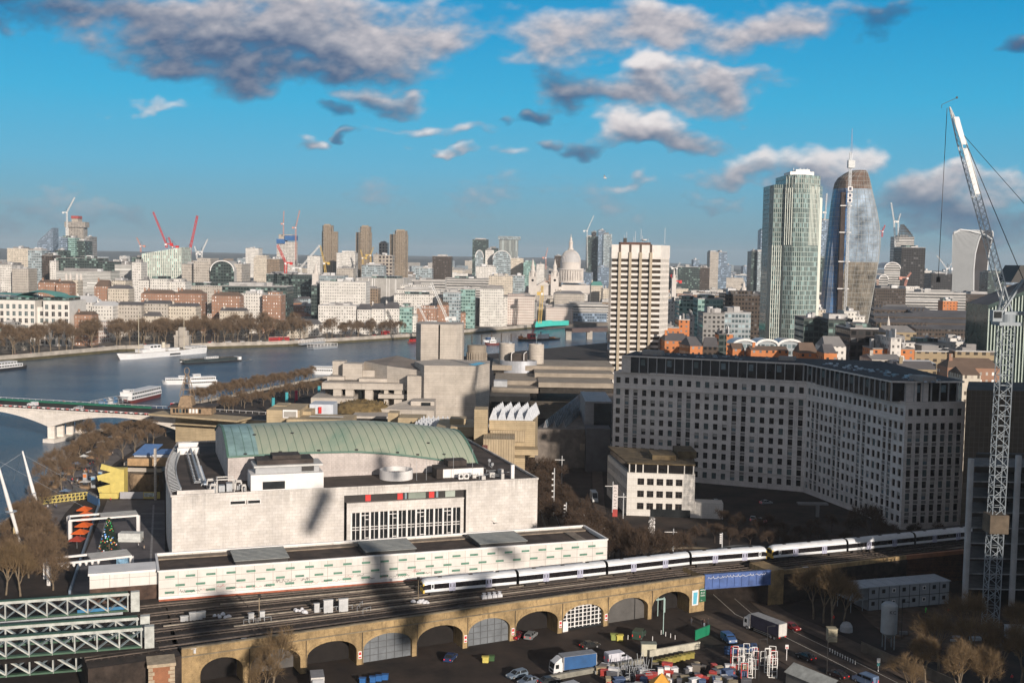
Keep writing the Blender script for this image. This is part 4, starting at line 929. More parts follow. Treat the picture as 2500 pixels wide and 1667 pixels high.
for i,(l,r,Y,t,b)in enumerate(((800,842,562,921,930),(878,1002,560,924,934),(787,1004,553,936,951),(760,864,545,973,986),(926,1004,552,962,972),(858,1040,538,1003,1014))):
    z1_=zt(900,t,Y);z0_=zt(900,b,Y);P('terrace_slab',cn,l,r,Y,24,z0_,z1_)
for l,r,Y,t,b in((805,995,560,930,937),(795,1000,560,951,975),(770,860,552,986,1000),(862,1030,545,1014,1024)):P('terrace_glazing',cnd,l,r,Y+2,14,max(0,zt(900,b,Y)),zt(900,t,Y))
for l,r in((845,865),(815,835),(893,912),(940,950),(965,990)):P('pier',cn,l,r,554,5,0,zt(850,951,553))
for i in range(14):P('window',R.choice((white,wg1,blind,wg2)),872+i*8.6,872+i*8.6+5,560.5,.4,zt(900,951,553)-5.2 if i%2 else zt(900,934,560)-3,zt(900,938,560))
mnd=M('planted terrace',(.17,.12,.05),.95,.5,.5)
mb=MB();c=D(887,985,520);mb.lathe([(11,-3),(10,0),(7.5,1.6),(4,2.4),(.1,2.7)],24,(c.x,c.y,c.z-1),sx=1.2,sy=.7)
for k in range(160):a_=R.random()*6.28;r_=R.uniform(0,9.5);p=V((c.x+math.cos(a_)*r_*1.2,c.y+math.sin(a_)*r_*.7,c.z+1.2-r_*.12));mb.bar(p,p+V((R.uniform(-.6,.6),0,R.uniform(.3,1.1))),.3)
mb.obj('planted_mound',mnd,nt_)
mb=MB();a=[D(925,998,515),D(1010,972,530),D(1064,975,530),D(1060,1002,512)];mb.face([a[0],a[3],a[2],a[1]]);mb.face([a[0]-V((0,0,5)),a[3]-V((0,0,5)),a[3],a[0]]);mb.obj('skillion_roof',cn,nt_)
P('entrance_block',cn,1006,1064,520,12,0,zt(1030,980,520));P('dark_opening',dglass,1032,1055,519.6,1,zt(1030,998,520),zt(1030,982,520))
# ---------------------------------------------------------------- gallery and concert boxes between bridge road and hall
ct=wallmat('warm concrete',(.50,.40,.255),.2,.4,(20,.7,.05));ctd=wallmat('warm concrete ribs',(.46,.37,.245),.2,.55,(.9,30,.09,0))
hg=thing('concrete_gallery','warm concrete gallery with white pyramid rooflights right of the green roof','gallery',(0,420,0))
def Q(name,m,*a,**k):return P(name,m,*a,par=hg,**k)
q=pbox(mb:=MB(),1200,1314,418,30,12,zt(1250,1027,418),rot=-3);mb.obj('upper_box',ct,hg)
Q('ribbed_wall',ctd,1203,1290,417,2,zt(1250,1078,418),zt(1250,1050,418));Q('stair_tower',ct,1163,1196,412,9,0,zt(1180,1000,412))
Q('lower_box',ctd,1186,1264,400,14,0,zt(1220,1072,400));Q('doorway',M('dark red door',(.10,.025,.02),.6),1184,1197,399.6,.5,zt(1190,1108,400),zt(1190,1086,400));Q('ledge',ct,1196,1322,410,8,zt(1250,1110,410),zt(1250,1097,410));Q('podium',ct,1130,1290,404,20,0,zt(1200,1117,404))
Q('low_gallery',ct,1068,1190,430,25,0,zt(1100,1045,430));Q('low_gallery',ct,1010,1100,445,30,0,zt(1060,1048,445));Q('ledge',ct,1105,1170,425,5,zt(1130,1066,425),zt(1130,1042,425));Q('small_tower',ct,1103,1142,440,7,0,zt(1120,1022,440))
pm=M('pyramid glass',(.55,.58,.62),.35,.12,1);fr=M('pyramid frame',(.75,.76,.78),.5)
def pyr(cols,rows,pxl,pxr,Y,dep,z,hh):
    xl=D(pxl,640,Y).x;xr=D(pxr,640,Y).x;w=(xr-xl)/cols;d=dep/rows
    for j in range(rows):
        for i in range(cols):
            x=xl+i*w+j*.6;y=Y+j*d;b=MB();ap_=(x+w/2,y+d*.62,z+hh);c=[(x,y,z),(x+w*.96,y,z),(x+w*.96,y+d*.96,z),(x,y+d*.96,z)]
            for k in range(4):b.face([c[k],c[(k+1)%4],ap_]);b.bar(c[k],ap_,.09,.09,1)
            b.bar(c[0],c[1],.12,.12,1);b.obj('pyramid_rooflight',[pm,fr],hg)
pyr(5,6,1200,1308,419,22,zt(1250,1027,418)+.1,4.2);pyr(7,4,1013,1098,447,20,zt(1060,1048,445)+.1,2.4)
for u in range(9):b=MB();p=D(1205+u*6,1076,405);b.bar(p,p+V((0,0,1.6)),.1);b.obj('railing_post',steel,hg)
cb_=thing('concrete_recital_hall','brown concrete box hall with a white framed screen beyond the green roof','concert hall',(-90,480,0))
def Q2(name,m,*a,**k):return P(name,m,*a,par=cb_,**k)
Q2('main_box',ct,651,733,468,22,0,zt(700,1001,468));Q2('roof_box',ct,668,700,480,10,0,zt(700,990,480));Q2('screen_frame',white,691,727,467.6,.5,zt(700,1020,468),zt(700,1001,468)+.2);Q2('screen',M('screen grey',(.35,.33,.30),.6),694,724,467.3,.3,zt(700,1017,468),zt(700,1004,468))
Q2('side_box',ct,733,760,475,14,0,zt(750,1004,475));Q2('white_box',M('bluish white',(.58,.62,.68),.6,.1,.5),757,815,486,12,0,zt(780,987,486));Q2('flat_slab',ct,700,860,462,16,0,zt(780,1024,462));Q2('slab_rail',steel,757,840,463,.2,zt(780,1012,462)-1,zt(780,1022,462)+1);Q2('red_door',redp,779,786,485,.6,zt(780,1008,486),zt(780,1004,486)+2)
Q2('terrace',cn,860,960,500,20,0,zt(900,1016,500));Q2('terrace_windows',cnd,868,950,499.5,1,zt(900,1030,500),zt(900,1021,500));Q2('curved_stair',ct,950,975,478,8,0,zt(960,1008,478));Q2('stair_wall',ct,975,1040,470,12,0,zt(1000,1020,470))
# ---------------------------------------------------------------- shaded terraces building, drums, saw-tooth hall
ib=thing('terraced_concrete_office','wide flat concrete office of stacked terraces behind the theatre','office block',(30,600,0))
cs=wallmat('shaded concrete',(.36,.31,.25),.2,.3,(25,.8,.05))  # darker copy of the concrete, shade put into its colour
def Q3(name,m,*a,**k):return P(name,m,*a,par=ib,**k)
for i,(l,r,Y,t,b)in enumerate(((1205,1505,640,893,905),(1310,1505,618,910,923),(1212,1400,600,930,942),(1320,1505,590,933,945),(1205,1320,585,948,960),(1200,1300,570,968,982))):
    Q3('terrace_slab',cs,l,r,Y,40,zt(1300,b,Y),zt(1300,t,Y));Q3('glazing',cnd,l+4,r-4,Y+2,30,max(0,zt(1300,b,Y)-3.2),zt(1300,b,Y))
Q3('rooflight',M('pale cladding',(.42,.44,.46),.6),1210,1243,590,8,zt(1220,948,590),zt(1220,930,590));Q3('block_base',cs,1198,1505,605,60,0,8)
dr=thing('concrete_stair_drum','brown concrete drum just right of the tallest fly tower','tower',(0,620,0));c=D(1167,640,625);mb=MB();mb.lathe([(5.2,0),(5.2,zt(1167,844,620)),(.1,zt(1167,844,620))],28,(c.x,c.y,0));mb.obj('drum',cs,dr);mb=MB()
for k in range(13):a_=math.pi+k*math.pi/12;mb.bar((c.x+5.5*math.cos(a_),c.y+5.5*math.sin(a_),20),(c.x+5.5*math.cos(a_),c.y+5.5*math.sin(a_),33),.4)
mb.obj('ribs',cs,dr)
for px,nm,lab in((1241,838,'left of two round concrete towers above the silver curved wall'),(1313,840,'right of two round concrete towers with a mast on top')):
    c=D(px,640,655);z=zt(px,nm,655);o=thing('round_concrete_tower',lab,'tower',(c.x,c.y,0));mb=MB();mb.lathe([(4.4,0),(4.4,z),(3.9,z),(3.9,z-1),(.1,z-1)],24,(c.x,c.y,0));mb.obj('shaft',cn,o)
    mb=MB();[mb.bar((c.x+a_,c.y,z-1),(c.x+a_,c.y,z+h_),.15)for a_,h_ in((0,4.5),(1.2,1.2),(-1.5,1))];mb.box((c.x+1,c.y-1,z-1),(c.x+3,c.y+1,z+.6));mb.obj('mast',steel,o)
c=D(1270,640,640);mb=MB();o=thing('silver_curved_hall','low silver metal curved wall with dark roof frames between round towers','building',(c.x,c.y,0));z=zt(1270,882,640);mb.lathe([(10.4,0),(10.4,z),(9.9,z)],40,(c.x,c.y+6,0),sy=.62);mb.obj('curved_wall',M('silver cladding',(.50,.52,.56),.35,.1,.5,metal=.4),o)
mb=MB();mb.lathe([(9.9,z-1),(.1,z-1)],40,(c.x,c.y+6,0),sy=.62);mb.box((c.x-5,c.y+5,z-1),(c.x+5,c.y+10,z+4));mb.obj('dark_roof',roofdark,o)
for k in(-4,3):mb=MB();mb.bar((c.x+k,c.y+3,z),(c.x+k,c.y+3,z+4),.35);mb.bar((c.x+k,c.y+3,z+4),(c.x+k+1.5,c.y+6,z+5),.35);mb.obj('roof_frame',white,o)
sw=thing('saw_tooth_hall','long dark hall with three ridges of glazed rooflights in shade','hall',(20,480,0));mb=MB()
z0=16;c0=G(1325,1046,z0);c1=G(1400,1046,z0);e=V((26,125,0));wv=c1-c0
mb.prism([(c0.x-3,c0.y-2),(c1.x+6,c1.y-1),(c1.x+6+e.x,c1.y+e.y),(c0.x-3+e.x,c0.y+e.y)],0,z0);mb.obj('wall',M('dark concrete',(.20,.17,.145),.9,.25,.3),sw)
for i in range(4):
    a=c0+wv*(i*.30-.02);b=a+wv*.13;L0=e*(.02 if i<3 else.3);L1=e*(.88-.1*i);mb=MB();hh=V((0,0,3.0));md=(a+b)/2+hh
    mb.face([a+L0,md+L0,md+L1,a+L1][::-1],1);mb.face([b+L0,b+L1,md+L1,md+L0][::-1],0);mb.face([a+L0,b+L0,md+L0],1);mb.face([b+L1,a+L1,md+L1],1)
    for k in range(28):f=L0.lerp(L1,k/28);mb.bar(b+f,md+f,.12,.12,2)
    mb.obj('glazed_ridge',[M('blue grey glazing',(.20,.27,.33),.18,.4,.15),M('zinc',(.22,.22,.23),.5,.1,.5),steel],sw)
bd=thing('blank_studio_box','boxy studio with pale grey roof and dark front left of the big office','building',(30,500,0));mb=MB()
q=pbox(mb,1436,1502,470,35,0,zt(1460,980,470),1,0,2);mb.obj('walls',[None or M('studio dark',(.10,.095,.10),.8,.2,.3),M('studio grey',(.24,.235,.24),.8,.2,.3),M('pale roof',(.32,.34,.37),.6,.2,.3)],bd)
mb=MB();pbox(mb,1458,1502,469.5,1,2,zt(1460,984,470));mb.obj('dark_front',dglass,bd);mb=MB();pbox(mb,1440,1500,455,10,0,zt(1460,1046,455));mb.obj('low_wing',M('studio dark',(.10,.095,.10)),bd)
# elevated bridge road (land side) joins the river bridge
# ---------------------------------------------------------------- road bridge over the river
bst=wallmat('bridge portland',(.80,.74,.67),.12,.25,(3,1.4,.02))
NB0=V((-154,512,0));NB1=V((-238,535,0));dB=(NB1-NB0).normalized();nB=V((-dB.y,dB.x,0));nB=nB if nB.y>0 else-nB
rb=thing('river_road_bridge','pale stone road bridge with shallow arches crossing the river at left','bridge',NB0);XBr=lambda s,w,z:NB0+dB*s+nB*w+V((0,0,z))
ZD=11.0;mb=MB();sp_=74.0;pier=62.0
def soff(s):
    t=((s-pier+sp_*50)%sp_)/sp_;return ZD-1.6-6.4*(abs(t-.5)*2)**2.0
ss=[-15+k*2.5 for k in range(140)]
for a,b in zip(ss,ss[1:]):
    mb.face([XBr(b,0,soff(b)),XBr(a,0,soff(a)),XBr(a,0,ZD+.2),XBr(b,0,ZD+.2)]);mb.face([XBr(a,0,soff(a)),XBr(b,0,soff(b)),XBr(b,24,soff(b)),XBr(a,24,soff(a))][::-1])
mb.obj('arch_fascia',bst,rb)
mb=MB();mb.face([XBr(s,w,ZD)for s,w in((-170,0),(335,0),(335,24),(-170,24))]);mb.face([XBr(s,w,ZD+.02)for s,w in((-170,4),(335,4),(335,20),(-170,20))],1);mb.obj('deck',[pave,asph],rb)
for w in(.1,23.9):
    mb=MB();mb.bar(XBr(-170,w,ZD+1.15),XBr(335,w,ZD+1.15),.12,.12)
    for k in range(150):p=XBr(-170+k*3.35,w,ZD);mb.bar(p,p+V((0,0,1.15)),.1)
    mb.obj('parapet_rail',white,rb)
mb=MB();mb.bar(XBr(-20,-.15,ZD-.1),XBr(335,-.15,ZD-.1),.5,.7);mb.obj('parapet_ledge',bst,rb)
for k in range(4):
    s=pier+k*sp_;mb=MB()
    for w in(1.5,8,15,22):mb.bar(XBr(s,w,WZ),XBr(s,w,4),3.2,1.6)
    mb.bar(XBr(s,-1,WZ+.6),XBr(s,25,WZ+.6),6,2.2)
    mb.obj('pier',bst,rb)
mb=MB();mb.bar(XBr(20,18.2,ZD+1),XBr(300,18.2,ZD+.6),.12,1.0);o=mb.obj('green_hoarding',M('hoarding green',(.02,.15,.09),.6,.15,.4));tag(o,'long green hoarding along the far side of the road bridge','hoarding')
bar_w=MB()
for k in range(46):
    s=-18+k*2.6;m_=k%2;b=MB();b.bar(XBr(s,4.5,ZD+.35),XBr(s+1.5,4.5,ZD+.35),.3,.42,m_);b.bar(XBr(s+.4,4.5,ZD+.1),XBr(s+1.2,4.5,ZD+.1),.5,.15,m_)
    o=b.obj('road_barrier',[redp,white]);tag(o,'%s %s plastic barrier on the road bridge, %s from the right'%('small',('red','white')[m_],nth(k//2+1)),'barrier','plastic barriers along the bridge road')
# land side of the bridge road: solid concrete walls down to the ground
ab=thing('bridge_abutment','brown concrete bridge abutment wall behind the curved hall terrace','abutment',XBr(-10,0,0));mb=MB();mb.face([XBr(-4,-.2,0),XBr(-170,-.2,0),XBr(-170,-.2,ZD+1),XBr(-4,-.2,ZD+1)]);mb.face([XBr(-4,24,0),XBr(-4,-.2,0),XBr(-4,-.2,ZD+.2),XBr(-4,24,ZD+.2)]);mb.obj('wall',ct,ab)
mb=MB();mb.bar(XBr(-6,-2.5,ZD+.4),XBr(-50,-2.5,ZD+.4),.4,1.2);mb.bar(XBr(-6,-2.5,ZD-2),XBr(-50,-2.5,ZD-2),5,.5);mb.obj('walkway',ct,ab)
# timber boat-shaped lookout on the roof of the recital hall
z_=16;bo=D(500,640,480);o=thing('rooftop_wooden_boat','wooden boat shaped cabin with lattice mast standing by the bridge','cabin',(bo.x,bo.y,z_));tim=M('weathered timber',(.30,.21,.13),.85,.3,.8)
def zz(py,px=470,Y=500):return D(px,py,Y).z
mb=MB();q=pbox(mb,414,515,500,8,zz(1012),zz(994));mb.obj('cabin',tim,o);mb=MB();pbox(mb,410,520,499,10,zz(994),zz(990));mb.obj('cabin_roof',roofdark,o)
for i in range(9):mb=MB();pbox(mb,420+i*8,425+i*8,499.8,.3,zz(1008),zz(998));mb.obj('porthole_window',R.choice((white,dglass,wg2)),o)
mb=MB();c=D(455,640,502);w0,w1=3.2,2.2;zb0,zb1=zz(994),zz(968)
mb.prism([(c.x-w0,c.y-w0),(c.x+w0,c.y-w0),(c.x+w0,c.y+w0),(c.x-w0,c.y+w0)],zb0,zb0+.1)
for k in range(4):
    a_=[(-1,-1),(1,-1),(1,1),(-1,1)];p,q=a_[k],a_[(k+1)%4];mb.face([(c.x+p[0]*w0,c.y+p[1]*w0,zb0),(c.x+q[0]*w0,c.y+q[1]*w0,zb0),(c.x+q[0]*w1,c.y+q[1]*w1,zb1),(c.x+p[0]*w1,c.y+p[1]*w1,zb1)])
    mb.bar((c.x+p[0]*2.6,c.y+p[1]*2.6,zb1),(c.x+p[0]*.5,c.y+p[1]*.5,zz(915)),.22)
    for t in(.3,.6):r_=lerp(2.6,.5,t);mb.bar((c.x+p[0]*r_,c.y+p[1]*r_,lerp(zb1,zz(915),t)),(c.x+q[0]*r_,c.y+q[1]*r_,lerp(zb1,zz(915),t)),.15)
mb.obj('lattice_mast',tim,o);mb=MB()
for k in range(12):a_=k*.5236;mb.bar((c.x+1.1*math.cos(a_),c.y,zz(907)+1.6*math.sin(a_)),(c.x+1.1*math.cos(a_+.53),c.y,zz(907)+1.6*math.sin(a_+.53)),.25)
mb.obj('mast_wheel',tim,o)
mb=MB();Xd=XBr(-20,3,0);mb.bar(XBr(2,-6,zz(1012)-.4),XBr(-42,-7,zz(1014)-.6),12,.8);o=mb.obj('deck',ct,o)
# ---------------------------------------------------------------- skyline landmarks
def CR(c,x,y):o={'A':(0,450),'B':(650,450),'C':(1250,450),'D':(1800,400),'E':(0,800),'F':(650,780),'H':(1150,800),'I':(1800,800)}[c];return o[0]+x/3.1357,o[1]+y/3.1357
def base(px,Y):p=D(px,640,Y);return V((p.x,p.y,0))
# banded white slab tower
Y=720;o=thing('banded_tower','white and brown horizontally banded office tower rising behind the big office block','tower',base(1562,Y));c0=D(1493,640,Y);c1=D(1612,640,Y);c2=D(1633,640,Y+14)
zt_=zt(1560,598,Y);za=zt(1560,598+34,Y);rot=math.atan2(0,1)
bt=M('tower white',(.70,.665,.62),.7,.1,.4);bg_=M('tower bronze glass',(.060,.045,.032),.12,.3,.3);tan_=M('tower tan pier',(.42,.35,.255),.7,.12,.4)
fl=22;zb=9;fh=(za-zb)/fl
core=MB();q=[(c0.x+.4,c0.y+.4),(c1.x,c1.y+.4),(c2.x-.4,c2.y),(c2.x-4,c2.y+16),(c0.x+.4,c0.y+22)];core.prism(q,0,zt_-1.5,0);core.obj('glazed_core',bg_,o)
X,Lw=at2((c0.x,c0.y),(c1.x,c1.y));Xr,Lr=at2((c1.x,c1.y),(c2.x,c2.y))
for k in range(fl+1):
    z=zb+k*fh;b=MB();b.box((0,-.5,z-.1),(Lw,.4,z+fh*.42),0,X);b.box((0,-.3,z-.1),(Lr,.4,z+fh*.42),0,Xr);b.obj('floor_band',bt,o)
b=MB();b.box((-.2,-.8,za+fh*.2),(Lw+.3,1,zt_),0,X);b.box((0,-.5,za+fh*.2),(Lr+.2,1,zt_),0,Xr);b.box((-.2,-.8,4),(Lw+.2,.6,zb-.3),0,X);b.obj('crown_panels',bt,o)
for k in range(4):
    u=Lw*(.165+k*.212);b=MB();b.box((u-.8,-1.9,5),(u+.8,-.4,za+4),0,X);b.obj('pier',tan_,o);b=MB();b.box((u-.7,-1.0,za+4),(u+.7,-.3,zt_+.5),0,X);b.obj('crown_slot',M('slot brown',(.09,.06,.045),.7),o)
for k in range(8):u=Lr*(k+.5)/8;b=MB();b.box((u-.18,-.55,zb),(u+.18,0,zt_-2),0,Xr);b.obj('mullion',bt,o)
b=MB();b.box((5.5,2,zt_-.5),(Lw-6,14,zt_+1.6),0,X);b.obj('roof_plant',M('rust brown',(.12,.06,.045),.8),o)
for u,hh in((6,2.5),(8,5),(9.5,7),(14,4.2),(15,7.5),(18.5,9),(19.5,5),(23,3),(Lw+3,10)):b=MB();b.bar(X@V((u,4,zt_+1)),X@V((u,4,zt_+1+hh)),.22);b.obj('aerial',steel,o)
b=MB();b.lathe([(.1,0),(1.4,.4),(1.8,1.2)],12,X@V((20.5,3,zt_+2.4)));b.obj('dish',white,o)
for n_,(u0_,u1_)in enumerate(((7.5,9.5),)):b=MB();b.box((u0_,3,zt_+1.6),(u1_,5,zt_+4.2),0,X);b.obj('plant_cabin',black,o)
# tall ribbed glass tower
Y=858;o=thing('ribbed_glass_tower','tallest pale green ribbed glass tower with stepped shoulders right of centre','tower',base(1942,Y))
xl,xr,Yc=1880,2003,858
gt=WM('tower glass teal',(.36,.42,.39),(.04,.075,.075),1.5,3.55,.62,.84,.4,.1);fin=M('tower cream fin',(.66,.69,.62),.45,.08,.3)
gb_=WM('tower glass bright',(.62,.66,.64),(.16,.22,.22),1.3,3.55,.6,.55,.6,.1)  # paler glass for the centre bay, its bright reflection put into colour
def facets(pxs,zt0): # polygon points (px, dy)
    return[(D(px,640,Yc+dy).x,Yc+dy)for px,dy in pxs]
lo=facets([(1875,10),(1884,0),(1921,-4),(1934,-9),(1957,-10),(1972,-6),(1996,2),(2002,12)],0);lo+=[(lo[-1][0]+1,Yc+34),(lo[0][0],Yc+34)]
ztop=[zt(1900,451,Yc),zt(1940,429,Yc)]
b=MB();b.prism(lo,0,ztop[0],0);b.obj('lower_shaft',gt,o)
hi=facets([(1913,-5),(1934,-10),(1957,-11),(1972,-7),(1996,1)],0);hi=hi+[(hi[-1][0],Yc+30),(hi[0][0],Yc+30)]
b=MB();b.prism(hi,0,ztop[1],0);b.obj('upper_shaft',gt,o)
b=MB();b.prism(facets([(1922,0),(1980,0)],0)+[(D(1980,640,Yc).x,Yc+20),(D(1922,640,Yc).x,Yc+20)],ztop[1],zt(1940,419,Yc),0);b.prism([(D(x_,640,Yc).x,y_)for x_,y_ in((1938,Yc+3),(1972,Yc+3),(1972,Yc+14),(1938,Yc+14))],zt(1940,419,Yc),zt(1940,413,Yc),0);b.obj('crown',white,o)
b=MB();[b.bar((D(x_,640,Yc).x,Yc+6,zt(1940,415,Yc)),(D(x_+dx,640,Yc).x,Yc+6,zt(1940,409,Yc)),.35)for x_,dx in((1935,0),(1945,8),(1960,0),(1966,3))];b.obj('roof_crane',steel,o)
def ribs(par,poly,i0,i1,z0,z1,step,m,w=.35,out=.45,gap=lambda t:True,name='fins'):
    n=0
    for i in range(i0,i1):
        a=V((*poly[i],0));c=V((*poly[i+1],0));d=c-a;L_=d.length;d.normalize();nn=V((d.y,-d.x,0));k=max(1,round(L_/step))
        for j in range(k):
            p=a+d*(L_*(j+.1)/k)+nn*out*.5;b=MB();b.bar(p+V((0,0,z0)),p+V((0,0,z1)),w,out);b.obj(name,m,par)
ribs(o,lo,0,3,0,zt(1880,598,Yc),1.7,fin,.42,name='fin');ribs(o,lo,4,7,0,zt(1880,480,Yc),2.1,fin,.42,name='fin');ribs(o,hi,0,1,zt(1880,598,Yc),zt(1900,460,Yc),1.9,fin,.4,name='fin');ribs(o,hi,3,4,zt(1880,598,Yc),zt(1900,455,Yc),1.7,fin,.4,name='fin');ribs(o,lo,0,1,zt(1880,598,Yc),zt(1900,452,Yc),2.6,fin,.25,name='fin');ribs(o,lo,4,7,0,zt(1880,598,Yc),1.5,fin,.38,name='fin');ribs(o,hi,0,4,zt(1880,470,Yc),zt(1900,432,Yc),2.4,fin,.2,name='fin')
b=MB();a=V((*lo[3],0));c=V((*lo[4],0));a2=a+V((0,-.4,0));c2_=c+V((0,-.4,0));z9=zt(1940,431,Yc)
b.face([a2,c2_,c2_+V((0,0,z9)),a2+V((0,0,z9))]);b.obj('bright_bay',gb_,o)
b=MB()
for k in range(42):
    z=4+k*3.55
    for poly_,i0,i1 in((lo,0,7),):
        if z<ztop[0]-1:
            for i in range(i0,i1):p=V((*poly_[i],0));q_=V((*poly_[i+1],0));nn=V(((q_-p).y,-(q_-p).x,0)).normalized();b.bar(p+nn*.05+V((0,0,z)),q_+nn*.05+V((0,0,z)),.12,.3)
    if z>ztop[0]-1 and z<ztop[1]:[b.bar(V((*hi[i],z))+V((0,-.15,0)),V((*hi[i+1],z))+V((0,-.15,0)),.3,.5)for i in range(4)]
    if z<z9:b.bar(a2+V((0,-.2,z)),c2_+V((0,-.2,z)),.3,.35)
b.obj('floor_lines',M('floor line grey green',(.30,.335,.31),.5,.1,.5),o)['kind']='stuff'
# bulging glass tower under construction
Y=1060;o=thing('bulging_glass_tower','curved bulging blue glass tower with unfinished brown top and crane mast','tower',base(2085,Y))
prof_=[(875,2015,2098,2124),(795,2018,2100,2132),(740,2020,2100,2140),(690,2022,2100,2147),(640,2025,2100,2153),(600,2028,2100,2156),(580,2030,2100,2156),(550,2032,2098,2152),(520,2034,2095,2146),(490,2037,2090,2138),(460,2041,2088,2130),(445,2044,2084,2126),(432,2052,2084,2122),(421,2068,2086,2117),(415,2078,2090,2112)]
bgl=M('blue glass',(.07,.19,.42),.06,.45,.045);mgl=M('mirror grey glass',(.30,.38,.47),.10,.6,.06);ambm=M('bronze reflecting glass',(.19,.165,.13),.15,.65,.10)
def ring(l,m_,r,y_):
    z=zt(2080,y_,Y);X_=lambda px:D(px,640,Y).x
    xm=X_(m_);x0_,x3=X_(l),X_(r);w=x3-x0_;md=(x0_+x3)/2;cx_=(x0_+x3)/2;out=[]
    for k in range(24):
        t=2*math.pi*k/24;cx2,sy2=math.cos(t),math.sin(t);e_=2/3.0
        out.append(V((cx_+w/2*math.copysign(abs(cx2)**e_,cx2),Y+14+14*math.copysign(abs(sy2)**e_,sy2),z)))
    return out
rg=[ring(l,m_,r,y_)for y_,l,m_,r in prof_]
b=MB()
for r0_,r1_ in zip(rg,rg[1:]):
    for k in range(24):
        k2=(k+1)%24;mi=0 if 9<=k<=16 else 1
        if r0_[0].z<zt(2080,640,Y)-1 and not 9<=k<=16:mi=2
        if r1_[0].z>zt(2080,450,Y):mi=3
        b.face([r0_[k],r0_[k2],r1_[k2],r1_[k]],mi)
b.face(rg[-1],3);skin=b.obj('glass_skin',[bgl,mgl,ambm,M('bare brown frame',(.16,.11,.085),.85,.35,.2)],o)
b=MB()
for k in range(24):
    for r0_,r1_ in zip(rg,rg[1:]):b.bar(r0_[k]*1.0+V((0,-.15,0)),r1_[k]+V((0,-.15,0)),.22)
    k2=(k+1)%24
    for r0_,r1_ in zip(rg[:-4],rg[1:-3]):
        for f in(.33,.66):b.bar(r0_[k].lerp(r0_[k2],f),r1_[k].lerp(r1_[k2],f),.16)
z=4
while z<rg[-1][0].z:
    i=max(0,min(len(rg)-2,sum(1 for r_ in rg if r_[0].z<=z)-1));f=(z-rg[i][0].z)/(rg[i+1][0].z-rg[i][0].z)if i>=0 else 0
    for k in range(24):
        k2=(k+1)%24;p=rg[i][k].lerp(rg[i+1][k],f);q_=rg[i][k2].lerp(rg[i+1][k2],f);b.bar(p,q_,.22,.28)
    z+=4.1
b.obj('mullion_grid',M('mullion',(.30,.31,.30),.5,.2,.1),o)['kind']='stuff'
b=MB();xh=D(2062,640,Y).x
xh0,xh1=D(2046,640,Y).x,D(2068,640,Y).x
def lattice(mb,a,b_,w,n,m=0,th=.25):
    a=V(a);b_=V(b_);d=(b_-a).normalized();r=d.cross(V((0,1,0)));r=V((1,0,0))if r.length<.1 else r.normalized();q=r.cross(d)
    cs_=[(r*x+q*y)*(w/2)for x,y in((-1,-1),(1,-1),(1,1),(-1,1))]
    for c in cs_:mb.bar(a+c,b_+c,th,th,m)
    for i in range(n):
        p,q2=a.lerp(b_,i/n),a.lerp(b_,(i+1)/n)
        for k in range(4):
            c,e=cs_[k],cs_[(k+1)%4]
            if i%2:c,e=e,c
            mb.bar(p+c,q2+e,th*.6,th*.6,m);mb.bar(p+cs_[k],p+cs_[(k+1)%4],th*.5,th*.5,m)
b.box((xh0,Y-3.5,0),((xh0+xh1)/2,Y,zt(2080,470,Y)));b.obj('dark_hoist_bay',M('hoist bay brown',(.05,.035,.03),.8,.4,.2),o)
for y_ in(503,568,639,705):b=MB();z_=zt(2080,y_,Y);b.bar((xh0-1,Y-3.8,z_),(xh1+1.5,Y-3.8,z_),.8,.8);b.obj('hoist_tie',white,o)
b=MB();lattice(b,(xh+.5,Y-5.5,0),(xh+.5,Y-5.5,zt(2062,372,Y)),1.9,90,0,.28);b.obj('crane_mast',steel,o)
b=MB();b.bar((xh+.5,Y-5.5,zt(2062,372,Y)),(xh+.9,Y-5.5,zt(2063,316,Y)),.5);b.bar((xh+2,Y-5.5,zt(2062,375,Y)),(xh+1.2,Y-5.5,zt(2063,330,Y)),.3);b.obj('crane_jib',M('crane blue',(.12,.22,.38),.5),o)
b=MB();z_=zt(2062,398,Y);b.box((xh-2,Y-8,z_-5),(xh+4,Y-3.5,z_+2));b.obj('climbing_cage',M('cage white',(.66,.68,.68),.6,.3,1),o)
for y_ in(462,478,490):b=MB();z_=zt(2062,y_,Y);b.box((xh-1.4,Y-6.8,z_-2),(xh+3.0,Y-6.3,z_+2));b.obj('mast_sign',white,o);b=MB();b.box((xh-.3,Y-6.95,z_-1.3),(xh+1.9,Y-6.8,z_+1.3));b.obj('sign_mark',M('navy',(.04,.05,.10),.6),o)
